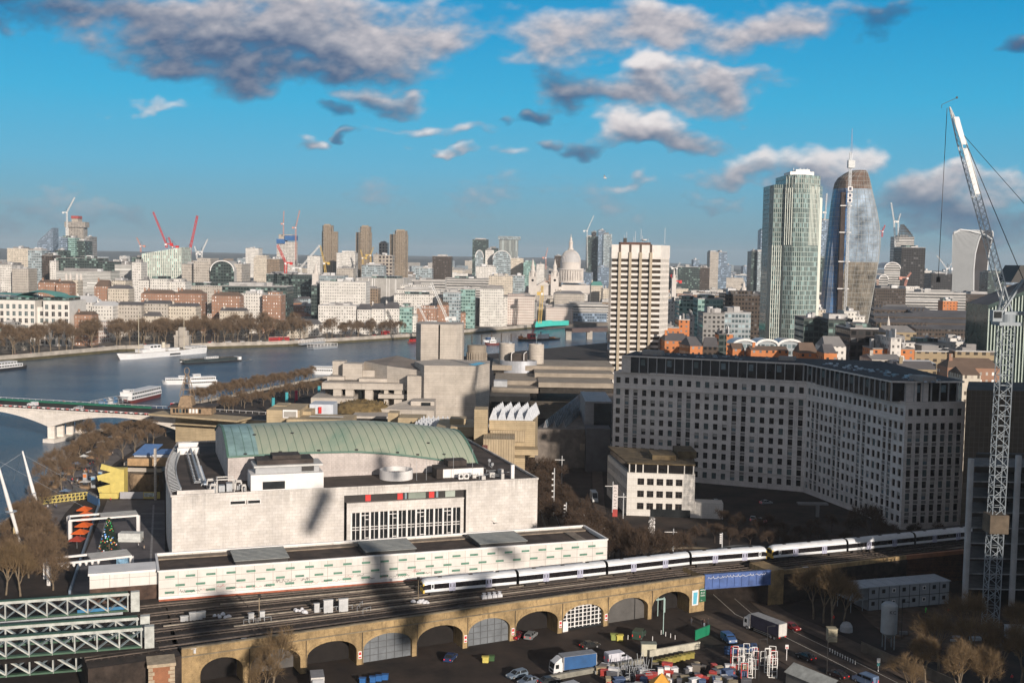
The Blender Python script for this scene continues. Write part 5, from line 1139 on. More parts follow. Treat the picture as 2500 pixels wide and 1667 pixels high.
# flared tower
Y=2456;o=thing('flared_tower','top heavy flared grey tower with curved roof at the far right skyline','tower',base(2360,Y))
wt=M('flared tower glass',(.20,.22,.235),.3,.08,.02);wk=M('flared tower dark end',(.055,.042,.036),.3,.2,.02);wh=M('flared tower white fins',(.52,.54,.55),.5,.06,.05)
pr=[(712,2325,2380,2412),(660,2325,2378,2411),(620,2324,2380,2413),(590,2323,2386,2418),(575,2323,2391,2421),(566,2326,2396,2421),(561,2340,2400,2418)]
b=MB();fr_=MB()
for(y0,a0_,m0_,r0_),(y1,a1_,m1_,r1_)in zip([(730,2325,2378,2410)]+pr,pr):
    f=lambda px,y_,dy:V((D(px,640,Y+dy).x,Y+dy,zt(2360,y_,Y)))
    b.face([f(a0_,y0,0),f(m0_,y0,0),f(m1_,y1,0),f(a1_,y1,0)],0);b.face([f(m0_,y0,0),f(r0_,y0,38),f(r1_,y1,38),f(m1_,y1,0)],1);b.face([f(a1_,y1,50),f(a0_,y0,50),f(a0_,y0,0),f(a1_,y1,0)][::-1],0)
    for k in range(23):t=k/22;fr_.bar(f(lerp(a0_,m0_,t),y0,-.8),f(lerp(a1_,m1_,t),y1,-.8),.9,.8)
    fr_.bar(f(r0_,y0,37),f(r1_,y1,37),2.2);fr_.bar(f(m0_,y0,-1),f(m1_,y1,-1),2.2)
f=lambda px,y_,dy:V((D(px,640,Y+dy).x,Y+dy,zt(2360,y_,Y)))
b.face([f(2340,561,0),f(2400,561,0),f(2418,561,38),f(2340,561,50)],0);b.obj('facade',[wt,wk],o);fr_.obj('facade_fins',wh,o)['kind']='stuff'
b=MB();pts=[f(2325,570,-2),f(2340,561,-2),f(2362,563,-2),f(2400,572,-2),f(2421,585,30)]
for p,q_ in zip(pts,pts[1:]):b.bar(p,q_,5,3)
b.obj('roof_curve',wh,o)
# cathedral
Y=1870;o=thing('domed_cathedral','pale stone cathedral with great ribbed dome and twin towers on the skyline','cathedral',base(1393,Y))
cst=M('cathedral stone',(.62,.575,.53),.8,.15,.05);cld=M('cathedral lead',(.50,.50,.51),.6,.12,.05)
cx_=D(1393,640,Y+25).x;cy_=Y+25;zz_=lambda y_:zt(1393,y_,Y+25)
b=MB();b.lathe([(19.5,zz_(687)),(19.5,zz_(668)),(19.8,zz_(667)),(19.8,zz_(660)),(17,zz_(659))],40,(cx_,cy_,0));b.obj('drum',cst,o)
for k in range(32):a_=2*math.pi*k/32;b=MB();p=V((cx_+20.8*math.cos(a_),cy_+20.8*math.sin(a_),0));b.bar(p+V((0,0,zz_(685))),p+V((0,0,zz_(660))),1.3);b.obj('column',cst,o)
b=MB();b.lathe([(22,zz_(659)),(22,zz_(655)),(20.5,zz_(655))],40,(cx_,cy_,0));b.lathe([(23,zz_(690)),(23,zz_(685)),(19,zz_(685))],40,(cx_,cy_,0));b.obj('gallery_ring',cst,o)
b=MB();b.lathe([(16.8,zz_(655)),(16.8,zz_(643)),(17.4,zz_(642)),(17.2,zz_(640))],40,(cx_,cy_,0));b.obj('attic_drum',cst,o)
R0=16.3;z0_,z1_=zz_(640),zz_(610);b=MB();b.lathe([(R0*math.cos(t)**.9 if t<1.5 else 2.5,z0_+(z1_-z0_)*math.sin(t))for t in[k*1.48/14 for k in range(15)]],64,(cx_,cy_,0));b.obj('dome',cld,o,smooth=True)
b=MB()
for k in range(32):
    a_=2*math.pi*k/32;pv=None
    for j in range(9):
        t=j*1.45/8;r_=R0*math.cos(t)**.9+.15;p=V((cx_+r_*math.cos(a_),cy_+r_*math.sin(a_),z0_+(z1_-z0_)*math.sin(t)+.1))
        if pv is not None:b.bar(pv,p,.5)
        pv=p
b.obj('dome_ribs',cst,o)['kind']='stuff'
b=MB();b.lathe([(4.5,zz_(610)),(4.5,zz_(606)),(3.2,zz_(606)),(3.2,zz_(594)),(3.8,zz_(593)),(2.2,zz_(588)),(1.8,zz_(582)),(.6,zz_(578)),(.3,zz_(572)),(.05,zz_(571))],12,(cx_,cy_,0));b.obj('lantern',cst,o)
for px in(1301,1355):
    c=D(px,640,Y-25);zy=lambda y_:zt(px,y_,Y-25);b=MB();b.box((c.x-6.2,c.y-6,0),(c.x+6.2,c.y+6,zy(676)));b.box((c.x-6.8,c.y-6.6,zy(677)),(c.x+6.8,c.y+6.6,zy(675)))
    b.lathe([(4.4,zy(676)),(4.4,zy(664)),(4.9,zy(663)),(3.2,zy(658)),(3.2,zy(652)),(3.6,zy(651)),(1.9,zy(645)),(1.2,zy(639)),(.2,zy(632))],12,(c.x,c.y,0));t_=b.obj('bell_tower',cst,o)
    for dx,dy in((-5,-5),(5,-5)):b2=MB();b2.lathe([(1.2,zy(676)),(1.2,zy(668)),(.2,zy(663))],8,(c.x+dx,c.y+dy,0));b2.obj('corner_urn',cst,t_)
    b2=MB();b2.lathe([(.1,-.2),(2.0,-.2),(2.0,0)],16,(0,0,0));me_=b2.mesh('clock_opening',black);oo=inst('clock_opening',me_,t_,V((c.x,c.y-6.2,zy(684)))-o.location);oo.rotation_euler=(math.pi/2,0,0)
b=MB();pbox(b,1285,1372,Y-20,30,0,zt(1330,700,Y-20));pbox(b,1372,1465,Y,40,0,zt(1400,696,Y));pbox(b,1300,1352,Y-24,6,0,zt(1330,697,Y-24));b.obj('nave',cst,o)
b=MB();c0=D(1312,640,Y-25);c1=D(1346,640,Y-25);zg=zt(1330,697,Y-25);b.face([(c0.x,c0.y,zg),(c1.x,c1.y,zg),((c0.x+c1.x)/2,c0.y,zg+7)]);b.face([(c0.x,c0.y,zg),((c0.x+c1.x)/2,c0.y,zg+7),((c0.x+c1.x)/2,c0.y+25,zg+7),(c0.x,c0.y+25,zg)]);b.face([(c1.x,c1.y,zg),(c1.x,c1.y+25,zg),((c0.x+c1.x)/2,c0.y+25,zg+7),((c0.x+c1.x)/2,c0.y,zg+7)]);b.obj('pediment',cst,o)
for k in range(26):px=1290+k*6.7;b=MB();c=D(px,640,Y-21 if px<1372 else Y-1);b.box((c.x-.9,c.y-.2,12),(c.x+.9,c.y+.2,22 if k%2 else 20));b.obj('window',M('church window',(.12,.115,.11),.4),o)
# three brutalist towers
bb=WM('brutal concrete',(.30,.24,.175),(.05,.042,.036),2.1,2.9,.5,.55,.3);bf=M('brutal edge',(.36,.29,.215),.85,.2,.1)
for n_,(l,m_,r,t1_,t2_,lab)in enumerate(((785,812,822,550,563,'left'),(868,878,905,565,553,'middle'),(951,958,994,570,563,'right'))):
    Yb=2350+n_*40;o=thing('brutalist_tower','%s of three tall brown concrete residential towers on the skyline'%lab,'residential tower',base((l+r)/2,Yb),'three brown residential towers')
    X_=lambda px:D(px,640,Yb).x;zc=lambda y_:zt(l,y_,Yb)
    b=MB();w=X_(r)-X_(l);a0_=X_(l);pk=min(t1_,t2_)
    b.prism([(a0_,Yb+6),(a0_+w*.3,Yb-5),(a0_+w*.72,Yb-5),(a0_+w,Yb+6),(a0_+w,Yb+20),(a0_,Yb+20)],0,zc(max(t1_,t2_)+2))
    q0_,q1_=(a0_+w*.04,a0_+w*.72)if n_==0 else(a0_+w*.28,a0_+w*.97);b.prism([(q0_,Yb+2),(q0_+3,Yb-6),(q1_-3,Yb-6),(q1_,Yb+2),(q1_,Yb+16),(q0_,Yb+16)],0,zc(pk));b.obj('shaft',bb,o)
    for k in range(9):x=lerp(a0_,a0_+w,k/8);yy_=Yb-6.8 if.15<k/8<.85 else Yb+5;b2=MB();b2.bar((x,yy_,0),(x,yy_,zc(pk+4 if.2<k/8<.8 else max(t1_,t2_)+2)),.9);b2.obj('balcony_edge',bf,o)
    b2=MB();b2.box((q0_+4,Yb,zc(pk)),(q1_-5,Yb+9,zc(pk-3)));b2.obj('roof_tank',bf,o)
# ---------------------------------------------------------------- city blocks read off the photo
ST={
'white':WM('w white',(.70,.675,.63),(.15,.145,.14),2.7,3.3,.42,.42,.3),'cream':WM('w cream',(.60,.54,.45),(.13,.11,.09),2.6,3.4,.38,.45,.3),
'stone':WM('w stone',(.47,.43,.38),(.09,.08,.07),2.7,3.5,.36,.45,.25),'brown':WM('w brown',(.27,.20,.14),(.04,.035,.03),3.0,3.4,.5,.5,.3),
'brick':WM('w brick',(.34,.19,.125),(.30,.26,.22),2.7,3.4,.36,.42,.5),'orange':WM('w orange',(.55,.20,.07),(.05,.05,.05),3.6,3.3,.35,.4,.3),
'greyglass':WM('w greyglass',(.36,.40,.42),(.08,.11,.12),2.6,3.8,.75,.55,.5),'darkglass':WM('w darkglass',(.06,.08,.075),(.02,.03,.03),3.4,3.9,.8,.6,.25,gmix=(.22,.32,.29)),
'teal':WM('w teal',(.28,.42,.38),(.05,.10,.095),3.0,3.8,.8,.55,.5),'darkbrown':WM('w darkbrown',(.075,.055,.042),(.02,.02,.02),2.8,3.6,.6,.5,.2),
'bluegrey':WM('w bluegrey',(.22,.28,.35),(.07,.10,.14),3.2,3.8,.8,.6,.4),'louvre':WM('w louvre',(.62,.61,.58),(.20,.20,.19),40,1.9,1.0,.45,.1),'ribbed':WM('w ribbed',(.52,.50,.47),(.25,.24,.22),1.6,60,.35,1,.1),
'fins':WM('w fins',(.66,.67,.60),(.10,.17,.15),2.6,4.2,.42,.88,.4),'black':WM('w black',(.035,.03,.03),(.015,.015,.015),4,4,.7,.6,.1),'pink':WM('w pinkwhite',(.66,.61,.56),(.26,.12,.09),2.6,3.4,.45,.5,.3,gmix=(.3,.2,.17)),
'grey':WM('w grey',(.30,.295,.285),(.05,.05,.05),3.3,3.4,.55,.5,.3),'bigsq':WM('w bigsq',(.42,.37,.31),(.05,.04,.04),6.5,6.5,.6,.6,.2),'stripe':WM('w stripe',(.55,.53,.50),(.055,.055,.055),60,3.6,1.0,.5,.2),'tan':WM('w tan',(.34,.265,.165),(.06,.05,.04),4.4,4.4,.5,.36,.3)}
RF=[M('roof pale',(.50,.49,.47),.8,.25,.05),M('roof mid grey',(.26,.25,.245),.85,.3,.05),M('roof slate',(.13,.125,.13),.8,.3,.05),M('roof brown',(.17,.12,.09),.9,.3,.05),M('roof teal',(.14,.38,.33),.6,.2,.05),M('roof white',(.66,.66,.66),.7,.15,.05),M('roof orange tile',(.36,.15,.08),.9,.3,.1)]
plantm=M('roof plant pale',(.45,.44,.43),.7,.25,.1);BL=[]
def place(name,root,q,h,wallm,roofm,gable=0,plants=2,zb=0,slope=None):
    b=MB();zz1=[h]*4 if slope is None else[slope,h,h,slope]
    if slope is None:b.prism(q,zb,zz1,0,1)
    else:b.prism(q,zb,[slope,h,h,slope],0,1)
    b.obj('wall',[wallm,roofm],root)
    c=V((sum(p[0]for p in q)/4,sum(p[1]for p in q)/4,0));A,B_,C_,D_=[V((*p,0))for p in q]
    if gable:
        b=MB();m0=(A+D_)/2;m1=(B_+C_)/2;hz=V((0,0,h));tp=V((0,0,h+gable));ins=(m1-m0)*.12 if gable>3 else V((0,0,0))
        b.face([A+hz,B_+hz,m1-ins+tp,m0+ins+tp]);b.face([C_+hz,D_+hz,m0+ins+tp,m1-ins+tp]);b.face([D_+hz,A+hz,m0+ins+tp]);b.face([B_+hz,C_+hz,m1-ins+tp]);rr=b.obj('roof',roofm,root)
        L_=(B_-A).length
        for k in range(int(min(4,L_/14))):p=A.lerp(B_,(k+.5)/max(1,int(min(4,L_/14)))).lerp((A+D_)/2,.75);b=MB();b.box((p.x-.8,p.y-.5,h),(p.x+.8,p.y+.5,h+gable+2));b.obj('chimney',wallm,rr)
    elif slope is None:
        b=MB()
        for P_,Q_ in((A,B_),(B_,C_),(C_,D_),(D_,A)):b.bar(P_+V((0,0,h+.35)),Q_+V((0,0,h+.35)),.5,.7)
        b.obj('parapet',roofm if R.random()<.4 else plantm,root)
        L0=(B_-A).length;D0=(D_-A).length
        if plants and L0>15 and R.random()<.75:
            f0,f1,g0=R.uniform(.05,.3),R.uniform(.6,.95),R.uniform(.12,.3);s4=[A.lerp(B_,f0).lerp(D_.lerp(C_,f0),g0),A.lerp(B_,f1).lerp(D_.lerp(C_,f1),g0),A.lerp(B_,f1).lerp(D_.lerp(C_,f1),.9),A.lerp(B_,f0).lerp(D_.lerp(C_,f0),.9)]
            hs=R.uniform(2.4,4.2);b=MB();b.prism([(p.x,p.y)for p in s4],h,h+hs,0,1);b.obj('setback_storey',[R.choice((wallm,RF[1],plantm,ST['darkglass'])),R.choice((RF[0],RF[1],RF[5],RF[2]))],root);h2=h+hs
        for k in range(plants*2):
            p=A.lerp(B_,R.uniform(.2,.8)).lerp(D_.lerp(C_,R.uniform(.2,.8)),R.uniform(.25,.75));w,d_=min(4,L0*R.uniform(.03,.14)),min(4,D0*R.uniform(.06,.2));b=MB();b.box((p.x-w,p.y-d_,h),(p.x+w,p.y+d_,h+R.uniform(1.4,5.0)));b.obj('plant_room',R.choice((plantm,RF[1],RF[5])),root)
def quadp(pxl,pxr,Y,dep,rot=0):
    a=D(pxl,640,Y);b=D(pxr,640,Y);w=b.x-a.x;cx2=(a.x+b.x)/2;cr,sr=math.cos(rad(rot)),math.sin(rad(rot));return[(cx2+x*cr-y*sr,Y+x*sr+y*cr)for x,y in((-w/2,0),(w/2,0),(w/2,dep),(-w/2,dep))]
TAKEN=[]
def yat(pts,x):
    for(x0,y0),(x1,y1)in zip(pts,pts[1:]):
        if min(x0,x1)<=x<=max(x0,x1)and x0!=x1:return y0+(y1-y0)*(x-x0)/(x1-x0)
    return pts[0][1]if x<pts[0][0]else pts[-1][1]
NBs=sorted(NB[2:]);SBs=sorted(SB[6:])
def blk(cr,xl,xr,yt,Y,dep,st,label,cat='office block',roof=1,rot=0,gable=0,plants=2,slope=None,group=None):
    px0,py0=CR(cr,xl,yt);px1,_=CR(cr,xr,yt);pm=(px0+px1)/2;Y=Y if Y<950 or pm>1480 else max(Y,yat(NBs,D(pm,640,Y).x)+(40 if pm>860 else 72));q=quadp(px0,px1,Y,dep,rot);h=zt((px0+px1)/2,py0,Y)
    c=V((sum(p[0]for p in q)/4,sum(p[1]for p in q)/4,0));o=thing({'office block':'office_block','tower':'tower_block','houses':'terraced_houses','hotel':'hotel','flats':'apartment_block'}.get(cat,cat.replace(' ','_')),label,cat,c,group)
    if st=='orange' and(cr=='A' or cr=='B' and xl%2==0):st='brick'
    sl_=None if slope is None else zt(px0,CR(cr,0,slope)[1],Y)
    place('x',o,q,h,ST[st],RF[roof],gable,plants,slope=sl_);TAKEN.append((c.x,c.y,max(abs(q[1][0]-q[0][0]),dep)*.6+6));return o
Z=[
('A',55,215,492,1900,30,'cream','pale cream slab of flats at the far left skyline','flats',1),
('A',215,322,507,1720,30,'greyglass','blue grey glass office left of the dark brown end wall','office block',0),
('A',322,402,545,1715,30,'darkbrown','dark brown end wall block beside the blue grey glass office'),
('A',455,522,407,2200,40,'bluegrey','dark teal blank tower part left of the white cross braced glass','tower',2),
('A',522,574,410,2190,30,'teal','glass tower strip with white cross bracing','tower',0),
('A',574,650,432,2200,40,'darkglass','dark stepped glass tower right of the white bracing','tower',2),
('A',650,687,402,2230,40,'grey','slim grey tower at the right of the dark stepped cluster','tower',1),
('A',420,480,507,2150,40,'darkglass','low dark glass shoulder left of the teal tower','office block',2),
('A',380,428,588,1640,30,'white','white end block at left of the dark green glass offices'),
('A',428,748,566,1650,45,'darkglass','long dark green glass office with stepped terraces','office block',1),
('A',748,1003,594,1640,40,'darkglass','dark green office wing right of the stepped terraces','office block',2),
('A',430,845,668,1500,35,'louvre','long low white banded office under the dark green glass offices'),
('A',878,1004,617,1560,40,'louvre','white louvred block at right of the dark green office wing'),
('A',1008,1086,560,1610,40,'darkglass','dark green side block left of the sloping top office','office block',2),
('A',1010,1080,600,1500,25,'white','plain pale block under the sloping top office'),
('A',1392,1482,612,1510,50,'stone','beige stone corner block left of the arched glass front'),
('A',1482,1612,590,1500,60,'stone','tall beige stone block beside the arched glass front'),
('A',1790,1850,612,1510,50,'stone','beige stone pavilion right of the arched glass front'),
('A',1880,1980,490,2600,40,'white','white residential tower with square windows on the skyline','tower',1),
('A',1942,2042,560,2300,40,'cream','cream block below right of the white square window tower'),
('A',2042,2142,572,2300,50,'brown','brown block just left of the unfinished blue topped tower'),
('A',1060,1145,735,1350,25,'white','left one of three white offices below the sloping top office'),
('A',1147,1285,727,1345,25,'white','middle one of three white offices below the sloping top office'),
('A',1287,1420,748,1350,25,'white','right one of three white offices below the sloping top office'),
('A',850,960,738,1360,25,'cream','cream office left of the three white offices'),
('A',0,88,618,1600,40,'white','white stepped block at the far left edge above the roofs'),
('A',90,215,648,1580,30,'stone','grey stone roofscape block left behind the brick terraces'),
('A',1400,1850,780,1390,40,'stone','long beige stone base of the arched glass building'),
('A',1700,2195,782,1290,40,'darkglass','long low dark green glass building behind the embankment trees','office block',2),
('A',290,425,752,1250,18,'brick','brick terrace with white chimneys left of the church tower','houses',3,0,3),
('A',425,530,760,1240,18,'brick','brick terrace touching the beige church tower','houses',3,0,3),
('A',720,822,782,1230,22,'orange','orange gabled brick house right of the church tower','houses',3,0,7),
('A',822,985,800,1225,18,'cream','cream terrace under dark roof right of the orange gable','houses',2,0,4),
('A',1080,1330,838,1190,18,'brick','brick mansard terrace left in the long row above the trees','houses',3,3,4),
('A',1335,1545,838,1195,18,'orange','brick mansard terrace right in the long row above the trees','houses',3,-3,4),
('A',1620,1835,855,1180,18,'brick','brown brick terrace above the thick bare trees','houses',3,0,4),
('A',1840,2010,840,1220,25,'white','white glazed block right of the brown brick terrace','office block',0),
('A',2010,2150,850,1210,25,'orange','orange brick corner block above the embankment trees','flats',0),
('A',540,700,905,1090,30,'white','white tented roof pavilion behind the green roofed hotel','building',5,0,6),
('A',700,860,930,1085,25,'white','low white tented roof pavilion right of its twin','building',5,0,4),
('A',620,705,868,1130,12,'white','white square block standing above the tented roofs'),
('A',862,1080,925,1100,20,'stone','dark slate roofed stone range behind the big white ship, left','building',2,0,3),
('A',1082,1282,915,1110,20,'stone','dark slate roofed stone range behind the big white ship, right','building',2,0,3),
('A',1283,1500,935,1075,18,'cream','pale stone palace wing left of the row of chimneys','building',2,0,3),
('A',1680,1872,970,1060,18,'cream','low stone terrace with four big chimneys amid the trees','houses',2,0,3),
('A',565,700,1000,1010,16,'brick','low brick house among the trees right of the green roofed hotel','houses',3,0,3),
('A',1090,1220,1010,1040,14,'cream','pedimented stone house hidden by bare trees','houses',2,0,4),
('B',315,412,552,2300,40,'white','white office block left of the left brown tower'),
('B',538,680,526,2250,40,'white','white and glass block between the left and middle brown towers','office block',0),
('B',820,862,535,2250,30,'stone','narrow stone block just right of the middle brown tower'),
('B',862,926,450,2500,30,'bigsq','slim grey tower with square windows between brown towers','tower',1),
('B',858,965,545,2100,40,'bigsq','cream block with big square windows before the right brown tower'),
('B',730,900,622,1900,40,'greyglass','flat glass block with dark lines below the middle brown tower'),
('B',540,668,645,1800,30,'stone','low stone block below the left brown tower'),
('B',1145,1270,645,1900,30,'greyglass','white and teal low block left of the dark brown cube'),
('B',1272,1415,552,2100,50,'darkbrown','dark brown cube block on the skyline left of the cathedral'),
('B',1577,1698,424,2900,50,'darkglass','dark glass tower left of the pale curved top tower','tower',2),
('B',1700,1775,490,2950,50,'darkglass','lower dark block between two skyline towers','tower',2),
('B',1605,1760,632,2000,25,'white','white castellated block under the arched roofs'),
('B',1676,1742,505,2200,25,'white','slim white stair tower between two arched glass roofs','tower'),
('B',1870,1970,568,2200,40,'cream','cream pillared block right of the arched roofs'),
('B',1970,2062,598,2150,40,'teal','green glass block beside the left cathedral tower'),
('B',2070,2130,612,2500,30,'white','small white box block between the cathedral bell towers'),
('B',0,350,690,1750,50,'darkglass','long dark glass building right of the red crane foot','office block',0),
('B',350,600,700,1700,40,'greyglass','long glass roof building beneath the white crane'),
('B',685,1055,722,1500,60,'ribbed','long pale ribbed windowless building','building',0,-5),
('B',760,858,800,1400,25,'brown','pinkish brown block against the long ribbed building'),
('B',345,412,775,1310,25,'darkglass','dark glass wing left of the white modern office'),
('B',412,764,748,1300,40,'white','white modern office with dark green glass corners','office block',0),
('B',1060,1370,735,1600,40,'stripe','banded grey office behind the stepped white office'),
('B',1030,1270,772,1420,20,'white','top tier of the stepped white office'),
('B',1000,1330,810,1390,20,'white','middle tier of the stepped white office'),
('B',980,1370,845,1360,20,'white','bottom tier of the stepped white office'),
('B',1490,1600,806,1330,30,'teal','block wrapped in dark green netting','building',2),
('B',1357,1490,828,1310,25,'greyglass','blue white glass block left of the green netting','office block',0),
('B',1370,1705,722,1700,40,'stripe','long grey banded office below the arched roofs','office block',0),
('B',1705,1890,702,1700,40,'cream','cream office with square windows left of cathedral','office block',0),
('B',1640,1822,802,1360,30,'white','big white stone office with rounded upper floors'),
('B',1735,1850,862,1300,30,'white','white stone shoulder right of the scaffolded chateau'),
('B',1822,2060,858,1380,30,'pink','brown brick office with white window grid below cathedral','office block',2),
('B',1975,2080,905,1300,25,'grey','grey roofed block behind the yellow crane mast','building',1,0,3),
('B',700,800,960,1130,18,'white','left one of white gabled houses by the river','houses',2,0,6),
('B',800,905,955,1135,18,'white','middle one of white gabled houses by the river','houses',2,0,6),
('B',905,1020,952,1140,18,'white','right one of white gabled houses by the river','houses',2,0,7),
('B',1022,1155,1008,1150,18,'white','white riverside house with brick quoins right of the gables','houses',0),
('B',1155,1308,950,1180,20,'brick','brown brick riverside office with tall windows','office block',2),
('B',1310,1400,925,1190,20,'orange','orange brick gabled riverside school','building',3,0,8),
('B',1402,1450,975,1200,18,'tan','narrow tan stone house between orange gable and chateau','houses',2,0,5),
('B',1450,1532,985,1205,18,'orange','orange and stone library left of the scaffolded chateau','building',3,0,4),
('B',1015,1120,940,1210,20,'teal','green glazed roof block behind the riverside houses'),
('B',600,700,985,1150,20,'white','low pale house behind the last embankment trees','houses',2,0,4),
('B',400,690,930,1230,30,'white','long white roof behind embankment trees','building',5),
('B',830,1500,905,1560,25,'greyglass','long pale glazed gallery roof','building',0),
('C',329,382,548,2300,40,'darkbrown','dark block peeping left of the great dome','tower'),
('C',571,655,402,2900,40,'darkglass','dark unfinished tower with concrete core right of the dome','tower',2),
('C',606,643,364,2910,20,'black','black core box on top of the unfinished tower','tower'),
('C',657,712,354,2950,40,'bluegrey','tall blue grey slab next to the unfinished tower','tower',2),
('C',697,762,384,2850,40,'greyglass','shorter glass tower in front of the blue grey slab','tower',2),
('C',662,755,632,2500,30,'bluegrey','pale low block below the two glass towers'),
('C',1205,1252,640,2500,30,'darkglass','dark low block right of the banded tower','office block',2),
('C',1255,1440,634,2400,50,'darkglass','wide dark office block on the right skyline','office block',2),
('C',1440,1515,638,2420,50,'darkbrown','dark brown block next to the wide dark office','office block',2),
('C',1390,1432,578,3500,40,'bluegrey','small distant blue tower above the wide dark office','tower'),
('C',1515,1580,520,2600,40,'stone','light grey face of the slab tower left of the ribbed tower','tower'),
('C',1580,1645,520,2601,45,'bluegrey','shaded face of the slab tower left of the ribbed tower','tower'),  # second face as its own block, shade put into darker walls
('C',1643,1680,618,3500,40,'bluegrey','faint blue tower right of the grey slab tower','tower'),
('C',1772,1806,628,4000,40,'bluegrey','tiny distant tower between slab tower and white tower','tower'),
('C',1832,1880,515,2300,40,'darkglass','dark side of the white faced tower','tower'),
('C',1880,1965,515,2290,40,'greyglass','white faced glass tower touching the ribbed tower','tower',0),
('C',1900,1962,352,3000,40,'bluegrey','blue stepped tower half hidden by the ribbed tower','tower',2),
('C',266,476,945,1420,25,'pink','white framed red brick riverside block below the cathedral','office block',0),
('C',476,735,985,1440,35,'bluegrey','dark blue riverside hall left of the banded tower','building',2),
('C',330,560,840,1620,40,'stone','curved grey roofed stone block in front of the cathedral','office block',1,0,4),
('C',430,745,925,1500,30,'stripe','low grey banded block right of the white framed block'),
('C',610,700,775,1750,30,'cream','cream church with green roof right of the cathedral nave','church',4,0,6),
('C',700,748,800,1700,30,'cream','cream block squeezed left of the banded tower'),
('C',0,100,700,1750,30,'greyglass','grey glass block below the left skyline towers','office block',0),
('C',1200,1300,905,1000,25,'white','white balconied flats right of the banded tower','flats',0),
('C',1290,1432,888,960,25,'teal','pale green glass flats with rounded corner','flats',0),
('C',1432,1625,880,930,25,'teal','glass fronted flats left of the wide dark brown office','flats',0),
('C',1372,1410,1010,900,20,'white','slim white balcony stack beside orange flats','flats'),
('C',1475,1640,990,860,25,'grey','left half of the grey panelled modern flats','flats',1),
('C',1640,1842,985,861,25,'greyglass','right half of the grey panelled modern flats with glass balconies','flats',1),
('C',1640,1955,848,980,30,'darkbrown','wide dark brown banded office left of the ribbed tower','office block',2),
('C',1188,1290,1100,800,20,'orange','orange brick flats with dark balconies, left part','flats',0),
('C',1290,1372,1040,815,20,'orange','taller orange brick flats with dark balconies','flats',0),
('C',1185,1375,1200,700,25,'orange','low orange brick building with black tilted roof','building',2,0,4),
('C',1600,1660,1150,720,14,'darkglass','glass stair half of the slim orange tower','flats',2),
('C',1650,1712,1150,722,14,'orange','brick half of the slim orange tower','flats',2),
('C',1380,1480,1240,660,20,'orange','orange gabled workshop just above the big office roof','building',2,10,5),
('C',1480,1600,1245,665,20,'darkbrown','dark tilted roof workshop above the big office roof','building',2,-8,5),
('C',1710,1800,1262,650,15,'orange','small orange house beneath the silver curved roofs','houses',3,0,3),
('C',1850,2140,1272,640,14,'orange','long orange brick terrace right above the big office roof','houses',3,0,2),
('D',637,705,432,2500,40,'bluegrey','dark crane topped tower between the two glass giants','tower',2),
('D',625,700,720,2300,40,'darkglass','lower dark glass block between the two glass giants','office block',2),
('D',1255,1437,642,1900,40,'black','dark black glass tower right of the bulging tower','tower',2),
('D',1212,1348,560,2500,40,'stripe','unfinished banded tower with pointed steel crown','tower',2),
('D',1437,1492,820,2300,30,'white','small white block right of the black glass tower'),
('D',1492,1650,842,2200,40,'black','low black block left of the flared tower','office block',2),
('D',1925,2050,832,2200,40,'darkglass','dark block right of the flared tower','office block',2),
('D',1060,1300,955,1500,40,'darkbrown','long dark office right of the bulging tower','office block',2),
('D',1300,1475,962,1550,40,'white','pale upper block of the striped office','office block',0),
('D',1300,1762,988,1500,40,'stripe','long white striped office below the flared tower','office block',0),
('D',1762,2010,1000,1560,40,'darkbrown','dark block under the flared tower','office block',2),
('D',1588,1702,1052,1300,15,'orange','bright yellow box building on the dark roofs','building',0),
('D',525,710,1185,760,25,'darkglass','dark green glass office with lit floors, left','office block',2),
('D',715,900,1195,740,25,'darkglass','dark green glass office with lit floors, right','office block',2),
('D',832,930,1132,900,18,'white','small white block with few windows beside the bulging tower foot'),
('D',930,995,1170,905,18,'white','low white annexe of the small white block'),
('D',600,690,1120,1000,20,'cream','pale block between the feet of the two glass towers'),
('D',885,1100,1265,640,30,'black','tall blank black block in shade above the office roof','building',2),
('D',690,858,1400,600,18,'white','white and grey pitched building behind the orange gable','building',1,0,5),
('D',690,790,1450,560,14,'orange','orange brick house with big gable above the office attic','houses',2,0,4),
('D',500,645,1450,580,14,'orange','orange gabled chapel like house above the office attic','houses',3,0,5),
('D',1100,1395,1290,760,20,'tan','tan building with mansard roof and dormers','building',1,0,4),
('D',1065,1200,1420,610,18,'orange','left orange wing of the white stair block','flats'),
('D',1200,1280,1340,605,18,'white','plain white stair block between orange wings','flats'),
('D',1280,1385,1420,610,18,'orange','right orange wing of the white stair block','flats'),
('D',1100,1385,1375,622,14,'white','white upper floors behind the orange wings','flats'),
('D',1388,1700,1440,620,18,'tan','tan brick flats with dark windows, left','flats',0),
('D',1700,2000,1440,615,18,'tan','tan brick flats with dark windows, right','flats',0),
('D',1390,1620,1375,700,16,'white','white roofed long building behind the tan brick flats','building',5),
('D',1620,1830,1370,710,16,'white','white boxes building behind right tan flats','building',5),
('D',1890,2050,1390,690,20,'white','white roofed block left of the crane mast','building',5),
('D',2100,2195,1375,700,18,'white','plain white block at the right edge behind the crane','building',5),
('D',1060,1300,1500,560,20,'stone','low shed with long grey roofs under the tan flats','building',1,0,2),
('D',1300,1560,1530,540,20,'white','low long white roofed shed above the office end','building',5,0,1),
('I',1650,2050,310,520,16,'brick','brick terrace with white dormers right above the office end','houses',3,-4,4),
('I',1280,1560,320,500,14,'tan','small stone cottages row behind the office attic end','houses',2,0,3),
('I',1765,1905,365,470,16,'cream','low pale building with white wall right of the office','building',3,0,3),
]
for z in Z:
    kw=dict(zip(('cat','roof','rot','gable'),z[8:]));blk(*z[:8],**kw)
